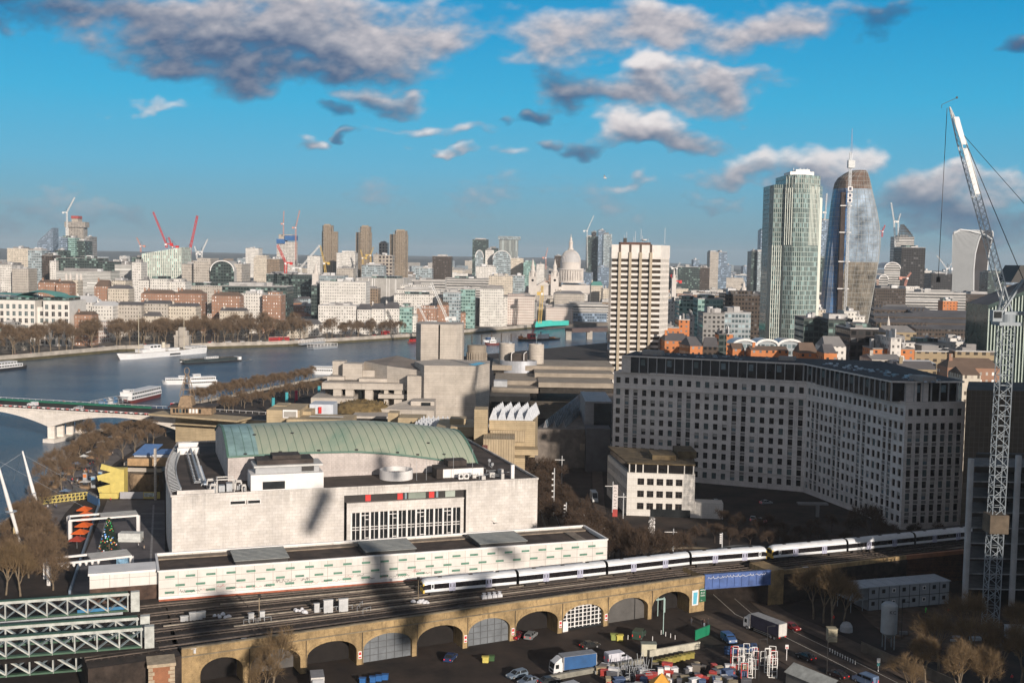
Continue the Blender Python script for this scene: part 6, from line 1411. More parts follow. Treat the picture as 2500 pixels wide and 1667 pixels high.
# special shapes ---------------------------------------------------
def slant(cr,xl,xr,yl,yr,Y,dep,st,label,name,extra=None):
    px0,y0=CR(cr,xl,yl);px1,y1=CR(cr,xr,yr);q=quadp(px0,px1,Y,dep);h0,h1=zt(px0,y0,Y),zt(px1,y1,Y)
    o=thing(name,label,'tower' if name=='slanted_tower' else 'office block',V(((q[0][0]+q[1][0])/2,Y,0)));b=MB();b.prism(q,0,[h0,h1,h1,h0],0,1);b.obj('wall',[ST[st],RF[1]],o);return o
slant('A',287,404,440,332,3000,40,'bluegrey','glass tower with slanting roofline at the far left skyline','slanted_tower')
slant('A',1085,1388,532,482,1600,50,'fins','cream finned office with roof sloping up to the right','sloping_top_office')
o=thing('tower_under_construction','unfinished concrete tower with red scaffold top beside a white crane','tower',base(CR('A',585,0)[0],3000));Y=3000
rw=WM('raw concrete floors',(.42,.38,.33),(.07,.06,.055),4,3.6,.6,.55,.2)
for nm,l,r,t,bt_,m_ in(('shaft',532,640,320,0,rw),('top_floors',497,655,288,330,rw),('core',552,600,262,290,M('concrete core',(.42,.37,.31))),('red_scaffold',548,600,242,265,M('red scaffold',(.42,.07,.06),.8,.3,.1)),('shaft',505,530,300,0,ST['white'])):
    b=MB();q=quadp(CR('A',l,0)[0],CR('A',r,0)[0],Y-(5 if nm=='top_floors' else 0),30);b.prism(q,0 if bt_==0 else zt(190,CR('A',0,bt_)[1],Y),zt(190,CR('A',0,t)[1],Y));b.obj(nm,m_,o)
o=thing('tower_under_construction','unfinished white tower wrapped with bright blue sheeting at the top','tower',base(CR('B',150,0)[0],2800));Y=2800
for nm,l,r,t,bt_,m_ in(('shaft',80,222,440,0,WM('raw white floors',(.60,.57,.53),(.12,.11,.10),3.6,3.6,.55,.5,.3)),('blue_sheeting',78,142,420,455,M('blue sheeting',(.02,.11,.30),.6,.15,.1)),('blue_sheeting',140,222,392,430,M('blue sheeting',(.02,.11,.30))),('core',95,200,385,420,M('concrete core',(.42,.37,.31)))):
    b=MB();q=quadp(CR('B',l,0)[0],CR('B',r,0)[0],Y-(4 if 'blue' in nm else 0),34);b.prism(q,0 if bt_==0 else zt(700,CR('B',0,bt_)[1],Y),zt(700,CR('B',0,t)[1],Y));b.obj(nm,m_,o)
# arched glass fronts / barrel roofs
def barrel(cr,xl,xr,ytop,ybase,Y,dep,m,label,name='arched_roof_hall',frame=white,wallst='grey'):
    p0,yt_=CR(cr,xl,ytop);p1,yb_=CR(cr,xr,ybase);a=D(p0,640,Y);b_=D(p1,640,Y);r_=(b_.x-a.x)/2;c=(a.x+b_.x)/2;z0_=zt((p0+p1)/2,yb_,Y);z1_=zt((p0+p1)/2,yt_,Y);o=thing(name,label,'hall',(c,Y,0))
    pts=[(c-r_*math.cos(math.pi*k/16),z0_+(z1_-z0_)*math.sin(math.pi*k/16))for k in range(17)]
    b=MB();b.face([(a.x,Y,0),(b_.x,Y,0)]+[(x,Y,z)for x,z in reversed(pts)]);b.obj('arched_front',ST[wallst],o);b=MB();b.face([(b_.x,Y,0),(b_.x,Y+dep,0),(b_.x,Y+dep,z0_),(b_.x,Y,z0_)])
    for(x0_,z0b),(x1_,z1b)in zip(pts,pts[1:]):b.face([(x0_,Y,z0b),(x1_,Y,z1b),(x1_,Y+dep,z1b),(x0_,Y+dep,z0b)])
    b.obj('barrel_roof',m,o);b=MB()
    for(x0_,z0b),(x1_,z1b)in zip(pts,pts[1:]):b.bar((x0_,Y-.5,z0b),(x1_,Y-.5,z1b),1.0,1.2)
    b.obj('arch_rim',frame,o);return o
barrel('A',1610,1792,585,665,1495,50,RF[0],'dark arched glass front set in the beige stone building',wallst='darkglass',name='arched_glass_front')
barrel('B',1600,1662,505,560,2180,40,RF[0],'left one of two arched glass roofs under the skyline towers',wallst='greyglass')
barrel('B',1735,1872,508,575,2180,40,RF[0],'right, larger one of two arched glass roofs under the skyline towers',wallst='greyglass')
barrel('D',1128,1250,755,800,1800,40,RF[5],'white banded office with arched top right of the bulging tower',wallst='stripe')
barrel('D',1090,1160,850,885,1700,40,RF[5],'small arched top office left below the white banded one',wallst='stripe')
for n_,(a,b_)in enumerate(((1400,1580),(1580,1750),(1750,1930),(1930,2100))):barrel('C',a+310,b_+310,1190,1235,660+n_*2,20,M('silver roof',(.55,.56,.57),.35,.2,.15,metal=.3),nth(n_+1)+' from the left of four silver curved roofs above the big office',wallst='greyglass')if a+310<2200 else None
for n_,(t,bt_,l,r,Y)in enumerate(((1090,1165,1140,1340,1250),(1105,1185,1060,1500,1200),(1135,1215,1370,1870,1180),(1160,1240,1070,1960,1130),(1205,1290,1080,1960,1080),(1255,1330,1390,1960,1010))):
    o=blk('D',l,r,t+14,Y,40,'darkbrown',nth(n_+1)+' of the long dark station roofs counted from the back','station roof',roof=2 if n_ else 1,gable=3,plants=0,group='long dark station roofs')
b=MB();Y=2430;o=thing('steel_crown','pointed open steel crown on the unfinished banded tower','structure frame',base(CR('D',1290,0)[0],Y))
fz=lambda x,y_:V((D(CR('D',x,0)[0],640,Y).x,Y,zt(2210,CR('D',0,y_)[1],Y)))
for x in range(1222,1345,12):t=abs(x-1258)/95;b.bar(fz(x,565),fz(lerp(x,1258,.5),455+60*t if x>1258 else 465),1.2)
for y_ in(480,500,520,540):b.bar(fz(1258-(y_-450)*.3,y_),fz(1258+(y_-450)*.85,y_),1.2)
b.obj('lattice',black,o)
# curved-top pale tower
o=thing('curved_top_tower','pale ribbed tower with flaring curved top left of the cathedral','tower',base(CR('B',1858,0)[0],3000));b=MB();Y=3000
a=D(CR('B',1772,0)[0],640,Y).x;c=D(CR('B',1945,0)[0],640,Y).x;z1_=zt(1240,CR('B',0,398)[1],Y)
b.prism([(a+3,Y),(a+(c-a)*.72,Y-8),(c-6,Y+8),(c-6,Y+40),(a+3,Y+40)],0,z1_-9);b.obj('shaft',WM('w curvetop',(.46,.48,.46),(.07,.09,.09),3.4,50,.5,1,.3),o);b=MB()
b.prism([(a,Y-3),(a+(c-a)*.72,Y-11),(c,Y+8),(c,Y+44),(a,Y+44)],z1_-9,z1_);b.obj('flared_top',ST['greyglass'],o)
# green roofed hotel at far left
Y=1015;o=thing('green_roofed_hotel','white stone hotel with teal green curved roofs at the far left bank','hotel',base(80,Y));hm=wallmat('hotel stone',(.72,.69,.64),.1,.15)
wl=Wall(o,{'frame':white,'g1':wg1,'g2':wg2,'blind':blind},[('cross','frame','g1'),('cross','frame','g2')]);mb=MB()
for l,r,t,dy in((-80,84,890,0),(84,104,940,5),(104,168,890,0)):
    a=D(l,640,Y).x;c=D(r,640,Y).x;z1_=zt(80,CR('A',0,t)[1],Y);w=c-a;n=max(1,round(w/5.6));xs=[(w*(i+.5)/n-1.5,w*(i+.5)/n+1.5)for i in range(n)];zsx=[(1.5+k*6.2,5.6+k*6.2)for k in range(int((z1_-2)/6.2))]
    wl.run(mb,(a,Y+dy),(c,Y+dy),0,z1_,xs,zsx,.6);mb.face([(a,Y+dy,z1_),(c,Y+dy,z1_),(c,Y+40,z1_),(a,Y+40,z1_)]);mb.face([(c,Y+dy,0),(c,Y+40,0),(c,Y+40,z1_),(c,Y+dy,z1_)])
mb.obj('wall',hm,o);wl.flush()
for l,r,t,bt_,Yd,m_ in((-80,84,868,890,3,ST['darkglass']),(104,160,868,890,3,ST['darkglass'])):b=MB();q=quadp(l,r,Y+Yd,34);b.prism(q,zt(80,CR('A',0,bt_)[1],Y),zt(80,CR('A',0,t)[1],Y),0);b.obj('attic',m_,o)
for l,r,yy0,yy1 in((-80,60,838,868),(38,132,812,862),(120,156,855,868)):
    a=D(l,640,Y).x;c=D(r,640,Y).x;za_=zt(80,CR('A',0,yy1)[1],Y);zb_=zt(80,CR('A',0,yy0)[1],Y);b=MB();rows=[[(lerp(a-1,c+1,k/12),Y+1+j*17,za_+(zb_-za_)*(math.sin(math.pi*k/12)**.7)*(1 if j==1 else.75))for k in range(13)]for j in range(3)];b.grid(rows[::-1]);b.obj('green_roof',RF[4],o)
# scaffolded chateau
Y=1425;o=thing('scaffolded_chateau','stone chateau office with steep grey roof and wrapped corner towers by the river','office block',base(1190,Y))
for nm,l,r,t,dy,m_ in(('wrapped_tower',1545,1625,870,-3,M('scaffold wrap',(.33,.30,.28),.9,.2,.2)),('main_front',1600,1735,945,0,ST['cream']),('wrapped_tower',1725,1845,860,2,M('pale wrap',(.60,.58,.55),.9,.15,.2))):
    b=MB();q=quadp(CR('B',l,0)[0],CR('B',r,0)[0],Y+dy,22);b.prism(q,0,zt(1180,CR('B',0,t)[1],Y));b.obj(nm,m_,o)
q=quadp(CR('B',1600,0)[0],CR('B',1735,0)[0],Y,22);z0_=zt(1180,CR('B',0,945)[1],Y);z1_=zt(1180,CR('B',0,875)[1],Y);b=MB();(ax,ay),(bx_,by),(cx2,cy2),(dx2,dy2)=q
b.face([(ax,ay,z0_),(bx_,by,z0_),(bx_-2,by+7,z1_),(ax+2,ay+7,z1_)]);b.face([(ax+2,ay+7,z1_),(bx_-2,by+7,z1_),(cx2-2,cy2,z1_),(dx2+2,dy2,z1_)]);b.obj('steep_roof',RF[1],o)
for k in range(4):b=MB();x=lerp(ax+3,bx_-3,k/3);b.box((x-.9,ay+.5,z0_+1),(x+.9,ay+4,z0_+4));b.obj('dormer',RF[2],o)
# church towers / spires
for cr,x,yt_,yb_,Y,w,lab in(('A',562,690,800,1270,15,'square beige church tower left above the embankment roofs'),('B',380,600,760,1500,8,'slim white church spire right of the red crane'),('C',1243,640,780,1600,6,'small pale spire just right of the banded tower'),('C',1780,735,860,1500,9,'pale stone tower left of the ribbed glass tower'),('D',1175,1165,1230,900,6,'small white domed lantern above the tan mansard building')):
    px,y0=CR(cr,x,yt_);c=D(px,640,Y);z1_=zt(px,y0,Y);o=thing('church_tower',lab,'church tower',(c.x,c.y,0));b=MB();h_=w*.5;zs_=z1_-(6 if w>10 else 14);b.box((c.x-h_,c.y-h_,0),(c.x+h_,c.y+h_,zs_));b.obj('tower',ST['cream']if w>10 else cst,o)
    if w>10:
        for sx in(-1,1):
            for sy in(-1,1):b=MB();b.lathe([(1.6,zs_),(1.6,zs_+4),(.1,z1_+2)],8,(c.x+sx*(h_-1.6),c.y+sy*(h_-1.6),0));b.obj('corner_turret',cst,o)
    else:b=MB();b.lathe([(h_*.8,zs_),(h_*.8,zs_+4),(h_*.5,zs_+5),(h_*.4,zs_+9),(.1,z1_)],8,(c.x,c.y,0));b.obj('spire',cst,o)
# monument on the embankment (stone pylon) & teal site hoarding
c=D(442,640,1022);o=thing('stone_monument','stepped pale stone monument behind the stern of the white ship','monument',(c.x,c.y,0));b=MB();b.box((c.x-6.5,c.y,0),(c.x+6.5,c.y+7,11));b.box((c.x-7.2,c.y-.5,9.5),(c.x+7.2,c.y+7.5,10.5));b.box((c.x-5,c.y,11),(c.x+5,c.y+6,15));b.box((c.x-3,c.y+.5,15),(c.x+3,c.y+5,18));b.obj('pylon',stone,o)
b=MB();a=G(1305,797,0);c=G(1387,793,0);b.bar(a+V((0,8,2)),a.lerp(c,.5)+V((0,6,3)),3,7);b.bar(a.lerp(c,.5)+V((0,6,2.5)),c+V((0,9,2)),3,6);tag(b.obj('site_hoarding',M('teal hoarding',(.06,.52,.45),.6,.1,.2)),'bright teal wrapped site hoarding on the far bank below the cathedral','hoarding')
# dark bridge across the river at the far bend
b=MB();a=G(1388,806,6);c=G(1500,800,6)+V((40,0,0));o=thing('far_river_bridge','dark low arched river bridge left of the banded tower foot','bridge',a);b.bar(a,c,14,4.5);b.obj('deck',M('bridge dark red',(.10,.07,.065),.8),o)
for k in range(5):p=a.lerp(c,k/4);b=MB();b.box((p.x-3,p.y-8,WZ),(p.x+3,p.y+8,5));b.obj('pier',stone,o)
# ---------------------------------------------------------------- cranes on the skyline
cred=M('crane red',(.60,.03,.03),.6,.1,1);cwh=M('crane white',(.72,.72,.70),.6,.1,1);cyl=M('crane yellow',(.62,.42,.10),.6,.1,1);cor=M('crane salmon',(.60,.27,.20),.6,.1,1)
def crane(cr,base_,piv,tip,Y,m,label,w=2.6,wb=None,cb=True):
    pb=CR(cr,*base_);pp=CR(cr,*piv);pt=CR(cr,*tip);P0_=D(*pp,Y);P0_.y=Y;T_=D(*pt,Y);B_=V((D(*pb,Y).x,Y,max(0,D(*pb,Y).z)))
    o=thing('tower_crane',label,'crane',(B_.x,Y,0));n=max(4,int((P0_-B_).length/w/1.4));b=MB();lattice(b,B_,P0_,w,min(n,40),0,.28*w/2+.1*Y/2500);b.obj('mast',m,o)
    b=MB();lattice(b,P0_,T_,w*.75,min(40,max(6,int((T_-P0_).length/w))),0,.25*w/2+.1*Y/2500);b.obj('jib',m,o)
    d=(T_-P0_).normalized();b=MB();k=P0_-V((d.x*9,0,0));k.x-=math.copysign(4,d.x);b.bar(P0_,k,w*.6);b.box((k.x-2,Y-2,k.z-3),(k.x+2,Y+2,k.z+1));b.obj('counter_jib',m,o)
    b=MB();b.bar(P0_,P0_+V((-d.x*3,0,8)),.5);b.bar(P0_+V((-d.x*3,0,8)),T_,.15);b.bar(P0_+V((-d.x*3,0,8)),k,.2);b.obj('pendant_line',black,o)
    b=MB();b.box((P0_.x-1.4,Y-2.6,P0_.z-2.5),(P0_.x+1.4,Y-.8,P0_.z));b.obj('cab',white,o);return o
for a in(('A',(515,400),(512,215),(572,100),2700,cwh,'tall white crane beside the unfinished tower at far left'),('A',(1275,485),(1272,455),(1172,212),1605,cred,'red crane leaning left above the sloping top office',2.2),('A',(1320,500),(1318,475),(1290,405),1620,cred,'short red crane right of the left leaning one',1.8),('A',(1452,600),(1455,500),(1511,240),1700,cred,'red crane leaning right beside the sloping top office',3.0),
('A',(1078,520),(1076,470),(1046,408),2400,cor,'faint salmon crane left of the sloping top office',2),('A',(1508,570),(1506,530),(1490,475),2300,cwh,'small white crane leaning left behind the beige building',2),('A',(1545,570),(1546,515),(1590,420),2400,cwh,'white crane leaning right behind the beige building',2.4),
('B',(148,680),(150,600),(86,466),1700,cred,'thick red crane crossing in front of the blue topped tower',3.2),('B',(132,385),(132,300),(135,205),2790,cor,'thin upright crane on top of the blue topped tower',2),('B',(225,620),(226,330),(256,200),2600,cor,'tall thin red crane right of the blue topped tower',2.2),
('B',(268,690),(262,640),(410,468),1700,cwh,'long white crane jib rising to the left brown tower',2.4),('B',(455,690),(445,600),(412,468),1750,cyl,'yellow crane in front of the left brown tower',2.4),('B',(740,610),(738,560),(722,500),2200,cyl,'yellow crane against the middle brown tower',2.2),('B',(800,600),(798,540),(822,480),2210,cyl,'small yellow crane right of the middle brown tower',2),
('B',(1395,1060),(1380,1020),(1262,752),1150,cwh,'white lattice crane leaning left over the riverside houses',2.6),('B',(1235,1062),(1228,1050),(1162,920),1130,cwh,'short white crane behind the tallest fly tower',1.8),
('B',(2142,650),(2140,560),(2155,485),2600,cor,'faint crane left of the cathedral dome',2),('C',(578,640),(575,355),(626,240),2850,cwh,'thin crane beside the dark unfinished tower',2),('C',(1240,830),(1243,740),(1215,690),1650,cred,'bright red crane right of the banded tower',3.2),('C',(1262,760),(1262,640),(1288,598),2200,cwh,'thin white crane above the red one',1.6),
('C',(212,1060),(230,830),(232,775),1390,cyl,'yellow lattice crane mast with red top below the cathedral',3.6),('D',(668,432),(676,370),(686,228),2480,cwh,'crane mast on the dark tower between glass giants',2.4),('D',(1215,740),(1200,440),(1178,298),2450,cwh,'white crane left of the steel crown',2.4),('D',(1232,600),(1232,440),(1250,380),2460,cwh,'second white crane beside the steel crown',2),('D',(1108,560),(1112,515),(1132,470),2300,cred,'small red crane peeping right of the bulging tower',2.2),
('D',(1282,940),(1300,870),(1330,832),1600,cor,'rusty small crane under the black glass tower',2.2),('D',(1600,850),(1602,800),(1528,702),2150,steel,'dark thin crane left of the flared tower',1.8),('D',(1608,830),(1612,812),(1640,760),2160,steel,'darker crane touching the flared tower',1.8)):crane(*a)
# ---------------------------------------------------------------- low blocks filling the streets between the named ones
rf=random.Random(5);cand=[]
def free(x,y,m=10):
    for(a,b,r_)in TAKEN:
        if abs(x-a)<r_+m and abs(y-b)<r_+m:return False
    return True
for gy in range(int((2500-480)/34)):
    Yc_=490+gy*34
    xm=Yc_*.47+30
    for gx in range(int(-xm/36),int(xm/36)+1):
        x=gx*36+rf.uniform(-9,9);y=Yc_+rf.uniform(-9,9)
        north=y>yat(NBs,x)+62;south=y<yat(SBs,x)-28 and x>98+max(0,(560-y))*.9 and y>500 and x>(y-500)*.16+60
        if x<105 and y<1000:south=False
        if not(north or south)or not free(x,y):continue
        cand.append((x,y,north))
cand.sort(key=lambda c:c[1]-(200 if not c[2]else 0))
nn_=[c for c in cand if c[2]][:165];sn_=[c for c in cand if not c[2]][:125];near=nn_+sn_;rest=[c for c in cand if c not in set(near)]
LOOK={'white':'white','cream':'cream','stone':'grey stone','brown':'brown','brick':'brown brick','orange':'orange brick','greyglass':'pale glass','grey':'grey','tan':'tan brick','pink':'pink and white'}
RLK=['pale flat roofed','grey flat roofed','slate roofed','brown roofed','','white roofed','tile roofed']
ANC=[(80,700,'the green roofed hotel'),(200,600,'the unfinished tower at far left'),(395,640,'the sloping top office'),(540,660,'the arched glass front'),(700,600,'the blue topped tower'),(800,640,'the left brown tower'),(890,640,'the middle brown tower'),(975,640,'the right brown tower'),(830,720,'the white modern office'),(1010,740,'the stepped white office'),(1190,740,'the scaffolded chateau'),(1230,640,'the curved top tower'),(1393,660,'the domed cathedral'),
(1560,700,'the banded tower'),(1680,650,'the wide dark office block'),(1780,780,'the grey panelled flats'),(1942,700,'the ribbed glass tower'),(2090,700,'the bulging glass tower'),(2240,640,'the black glass tower'),(2360,640,'the flared tower'),(2250,840,'the tan brick flats'),(2060,860,'the attic of the big office'),(2300,760,'the long station roofs'),(2440,800,'the big crane'),(330,790,'the white ship'),(600,760,'the thick embankment trees')]
def rel(px,py):
    a=min(ANC,key=lambda a:abs(a[0]-px)+1.5*abs(a[1]-py));dx=px-a[0]
    return('left of ' if dx<-35 else 'right of ' if dx>35 else('below ' if py>a[1]else 'above '))+a[2]
items=[]
for x,y,nth_ in near:
    w=rf.uniform(16,33);d_=rf.uniform(14,26);rot=rf.uniform(-28,28);a=rad(rot);q=[(x+u*math.cos(a)-v*math.sin(a),y+u*math.sin(a)+v*math.cos(a))for u,v in((-w/2,-d_/2),(w/2,-d_/2),(w/2,d_/2),(-w/2,d_/2))]
    if nth_:st=rf.choice(['white','white','white','cream','cream','cream','stone','stone','brick','greyglass','grey','brown','pink']);h=rf.uniform(11,21)if y<1500 else rf.uniform(14,26)
    else:st=rf.choice(['orange','orange','tan','tan','brick','white','grey','stone','brown','brick']);h=rf.uniform(7,15)if y<800 else rf.uniform(10,20)
    gab=rf.random()<(.45 if st in('brick','orange','cream','tan')else.18);rfm=rf.choice([0,0,1,1,2,5])if not gab else rf.choice([2,2,3,6,1])
    R.seed(int(x*7+y*3));o=thing('low_city_block','','building',(x,y,0),'low blocks filling the city streets');place('x',o,q,h,ST[st],RF[rfm],rf.uniform(2.5,5)if gab else 0,rf.randint(1,3))
    px,py=proj((x,y,h));items.append((o,'%s %s %s'%(LOOK[st],RLK[rfm],'house row' if gab else 'block'),rel(px,py),px))
seen={}
for o,lk,r_,px in items:seen.setdefault((lk,r_),[]).append((px,o))
for(lk,r_),l in seen.items():
    l.sort(key=lambda t:t[0])
    for i,(px,o)in enumerate(l):o['label']=('%s low %s'%(lk,r_))if len(l)==1 else '%s %s, %s from left'%(lk.replace(' flat roofed',''),r_,nth(i+1))
b=MB();mats=[ST[k]for k in('white','cream','stone','grey','brown','brick','greyglass','bluegrey')]+RF[:4]+[RF[5]]
def loose(x,y,w,d_,h,mi):
    a=rf.uniform(-.5,.5);q=[(x+u*math.cos(a)-v*math.sin(a),y+u*math.sin(a)+v*math.cos(a))for u,v in((-w/2,-d_/2),(w/2,-d_/2),(w/2,d_/2),(-w/2,d_/2))];b.prism(q,0,h,mi,8+rf.randint(0,4))
    if rf.random()<.6:b.box((x-w*.2,y-d_*.15,h),(x+w*.1,y+d_*.2,h+rf.uniform(2,4)),rf.choice((8,9,12)))
for x,y,n_ in rest:loose(x,y,rf.uniform(22,38),rf.uniform(18,32),rf.uniform(14,30),rf.choice((0,0,1,1,2,3,4,5,6)))
for k in range(2600):
    y=2450*math.exp(rf.random()*1.05);x=rf.uniform(-.5,.5)*y;h=10+rf.expovariate(1/9);h=min(h,62)
    if free(x,y,4):loose(x,y,rf.uniform(25,80),rf.uniform(25,50),h,rf.choice((0,0,1,2,2,3,4,5,6,7,7)))
tag(b.obj('distant_city_blocks',mats),'mass of distant low city blocks reaching to the hills','buildings',kind='stuff')
# ---------------------------------------------------------------- bare winter trees
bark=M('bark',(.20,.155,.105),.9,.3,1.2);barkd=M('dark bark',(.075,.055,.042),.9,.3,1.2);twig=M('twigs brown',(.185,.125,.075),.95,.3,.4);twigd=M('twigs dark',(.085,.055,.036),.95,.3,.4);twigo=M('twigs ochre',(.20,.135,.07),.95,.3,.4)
def treemesh(seed,H=18,levels=5,kids=3,tr=.35,spread=.62,tw=5,twl=1.1,tww=.07,lean=.0,upb=.12):
    r=random.Random(seed);T_=MB();C_=MB()
    def rv():return V((r.uniform(-1,1),r.uniform(-1,1),r.uniform(-1,1)))
    def grow(p,d,L_,rd,lv):
        mid=p+d*L_*.5+rv()*L_*.05;e=mid+(d+rv()*.16).normalized()*L_*.5;tgt=T_ if lv>=levels-1 else C_;n=6 if lv>=levels-1 else 3
        tgt.tube(p,mid,rd,rd*.85,n,cap=False);tgt.tube(mid,e,rd*.85,rd*.68,n,cap=False)
        if lv<=1:
            for k in range(tw):
                q=p.lerp(e,r.uniform(.25,1));dd_=(d+rv()*1.0+V((0,0,.18))).normalized();l_=twl*r.uniform(.6,1.4);s=dd_.cross(rv()).normalized()*tww;m_=q+dd_*l_*.5+rv()*.1*l_
                C_.face([q-s,q+s,m_+s*.6,m_-s*.6]);C_.face([m_-s*.6,m_+s*.6,q+dd_*l_])
                d3=(dd_+rv()*.8).normalized();C_.face([m_-s*.5,m_+s*.5,m_+d3*l_*.6])
        if lv==0:return
        k=kids+(1 if r.random()<.4 else 0)
        for i in range(k):
            a=2*math.pi*(i+r.random()*.7)/k;s=d.cross(V((0,0,1)));s=V((1,0,0))if s.length<.1 else s.normalized();t=s.cross(d)
            sp2=spread*r.uniform(.6,1.25)*(1 if i else.35);nd_=(d+(s*math.cos(a)+t*math.sin(a))*sp2+V((0,0,upb))).normalized();grow(e if i<2 else mid.lerp(e,r.uniform(.2,1)),nd_,L_*r.uniform(.62,.82),rd*.62,lv-1)
    grow(V((0,0,0)),V((lean,0,1)).normalized(),H*.27,tr,levels);return T_,C_
TV={}
def tv(key,n,**k):
    TV[key]=[]
    for i in range(n):
        a,c=treemesh(hash(key)%1+i*17+len(key),**k);TV[key].append((a.mesh('trunk',MC[TK[key][0]]),c.mesh('crown',MC[TK[key][1]])))
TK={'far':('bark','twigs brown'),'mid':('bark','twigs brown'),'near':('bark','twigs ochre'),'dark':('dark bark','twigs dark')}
tv('far',6,H=27,levels=5,kids=3,tr=.5,tw=4,twl=2.3,tww=.075,spread=.68,upb=.22)
tv('mid',5,H=13,levels=5,kids=3,tr=.28,tw=4,twl=1.2,tww=.036,spread=.72,upb=.16)
tv('near',4,H=14,levels=5,kids=3,tr=.26,tw=6,twl=1.3,tww=.018,spread=.62,upb=.2)
tv('dark',4,H=11,levels=5,kids=3,tr=.22,tw=4,twl=1.3,tww=.03,spread=.78,upb=.14)
rt_=random.Random(77)
def tree(kind,p,label,group=None,s=None,sz=1.0):
    t_,c_=rt_.choice(TV[kind]);s=s or rt_.uniform(.85,1.15);o=thing('bare_tree',label,'tree',p,group,rt_.uniform(0,6.28));o.scale=(s,s,s*sz)
    inst('trunk',t_,o);inst('crown',c_,o);return o
# far embankment: rows between the road wall and the buildings
rows=[]
for k in range(3):
    off=(9,27,43)[k];sx=-455+k*5
    while sx<-118:
        if k==2 and sx>-250:sx+=14;continue
        y=yat(NBs,sx)+off*1.05;rows.append((sx+rt_.uniform(-2,2),y+rt_.uniform(-2,2),k));sx+=(9.5,12,14)[k]*rt_.uniform(.85,1.15)
rows=[p for p in rows if not(-205<p[0]<-195)]
for k,nm in enumerate(('front row beside the river wall','middle row behind the embankment road','back row against the buildings')):
    l=sorted([p for p in rows if p[2]==k],key=lambda p:proj((p[0],p[1],8))[0])
    for i,(x,y,_)in enumerate(l):tree('far',(x,y,0),'bare brown plane tree, %s from the left in the %s'%(nth(i+1),nm),'embankment plane trees',sz=1.0 if k else.95,s=rt_.uniform(.6,.8)if x>-175 else None)
# near bank row beyond the bridge
l=[]
for k in range(2):
    for i in range(16):px=478+i*18.5+rt_.uniform(-3,3)+k*7;p=G(px,992-i*3.9-k*7,0);l.append(p)
for i,p in enumerate(sorted(l,key=lambda p:proj(p)[0])):tree('mid',(p.x,p.y,0),'bare reddish tree, %s from the left in the near bank clump before the theatre'%nth(i+1),'near bank trees by the theatre',s=rt_.uniform(.75,.95))
for i in range(18):px=545+i*14;p=G(px+rt_.uniform(-5,5),1003-i*2.6+rt_.uniform(-6,6),0);tree('mid',(p.x,p.y,0),'bare tree on the terrace side of the near bank clump, %s from left'%nth(i+1),'terrace side trees',s=rt_.uniform(.6,.85))
# trees around the bridge foot and promenade at left
l=[(60,1310),(85,1330),(40,1290),(110,1345),(30,1335),(95,1300),(130,1370),(75,1365),(20,1400),(70,1400),(110,1400),(45,1430),(130,1430),(110,1180),(135,1150),(165,1130),(120,1215),(195,1110),(225,1100),(150,1190),(100,1240),(255,1120),(280,1085),(310,1060),(330,1095),(300,1110),(265,1065),(360,1070),(345,1045),(240,1150),(385,1040),(180,1160),(75,1290),(350,1060),(215,1075),(405,1055),(375,1080)]
for i,(px,py)in enumerate(sorted(l)):p=G(px,py+10,0);tree('mid',p,'bare tree, %s from the left among those on the promenade by the bridge'%nth(i+1),'promenade trees',s=rt_.uniform(.75,1.0))
for px,py,lab,s in((15,1452,'big bare tree at the lower left edge beside the lattice bridge',1.0),(50,1455,'bare tree with pale trunk in front of the white pergola',1.05),(90,1380,'dark bare tree left of the orange parasols',.8),(20,1370,'bare tree under the leaning white mast',.9),(115,1320,'bare tree between mast and parasols',.7)):
    p=G(px,py,0);tree('near' if py>1400 else 'dark',p,lab,s=s)
for px,py,lab,s in((665,1690,'bare ochre tree in front of the second and third viaduct arches',1.0),(640,1720,'smaller bare tree left of the ochre one before the viaduct',.8),(2030,1535,'golden bare tree in sunlight right of the blue bridge',1.25),(2010,1520,'slimmer bare tree just behind the golden one',1.0),(2440,1660,'bare brown tree at the foot of the big crane, right',1.0),(2395,1660,'bare brown tree at the foot of the big crane, left',1.05),(2340,1720,'bare tree at the lower right before the hoarding',1.0),(2480,1600,'bare brown tree right of the crane foot',1.0),(2290,1640,'spreading bare tree left of the crane foot in the shade',1.0),(2370,1600,'bare tree just behind the crane foot trees',1.1),(2490,1680,'bare tree in the bottom right corner',1.0),(2410,1720,'low bare tree at the bottom edge under the crane',.9),(2260,1670,'bare tree beside the hoarding end',.8),(1985,1510,'golden bare tree close to the brick abutment',1.0),(2060,1530,'golden bare tree left of the grey cabins',.9),(2225,1720,'thin bare tree on the verge at the bottom right',.8)):
    p=G(px,py,0);tree('near',p,lab,s=s)
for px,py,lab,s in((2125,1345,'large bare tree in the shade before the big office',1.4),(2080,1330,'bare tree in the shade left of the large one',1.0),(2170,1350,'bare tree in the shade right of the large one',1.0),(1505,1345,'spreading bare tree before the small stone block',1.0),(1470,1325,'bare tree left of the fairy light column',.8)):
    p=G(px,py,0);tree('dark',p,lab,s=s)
l=[(1325,1195),(1345,1215),(1370,1240),(1390,1262),(1410,1285),(1425,1300),(1450,1330),(1475,1350),(1330,1240),(1350,1270),(1380,1300),(1400,1330),(1440,1350),(1500,1360),(1530,1365),(1560,1362),(1300,1170),(1315,1225),(1420,1350),(1490,1372),(1360,1190),(1590,1375),(1310,1200),(1338,1262),(1365,1285),(1395,1312),(1418,1330),(1380,1330),(1402,1350),(1432,1368),(1462,1372),(1356,1250),(1378,1275),(1340,1285),(1455,1355),(1480,1360),(1515,1375),(1545,1378),(1570,1385),(1620,1385),(1650,1380),(1335,1175),(1350,1160)]
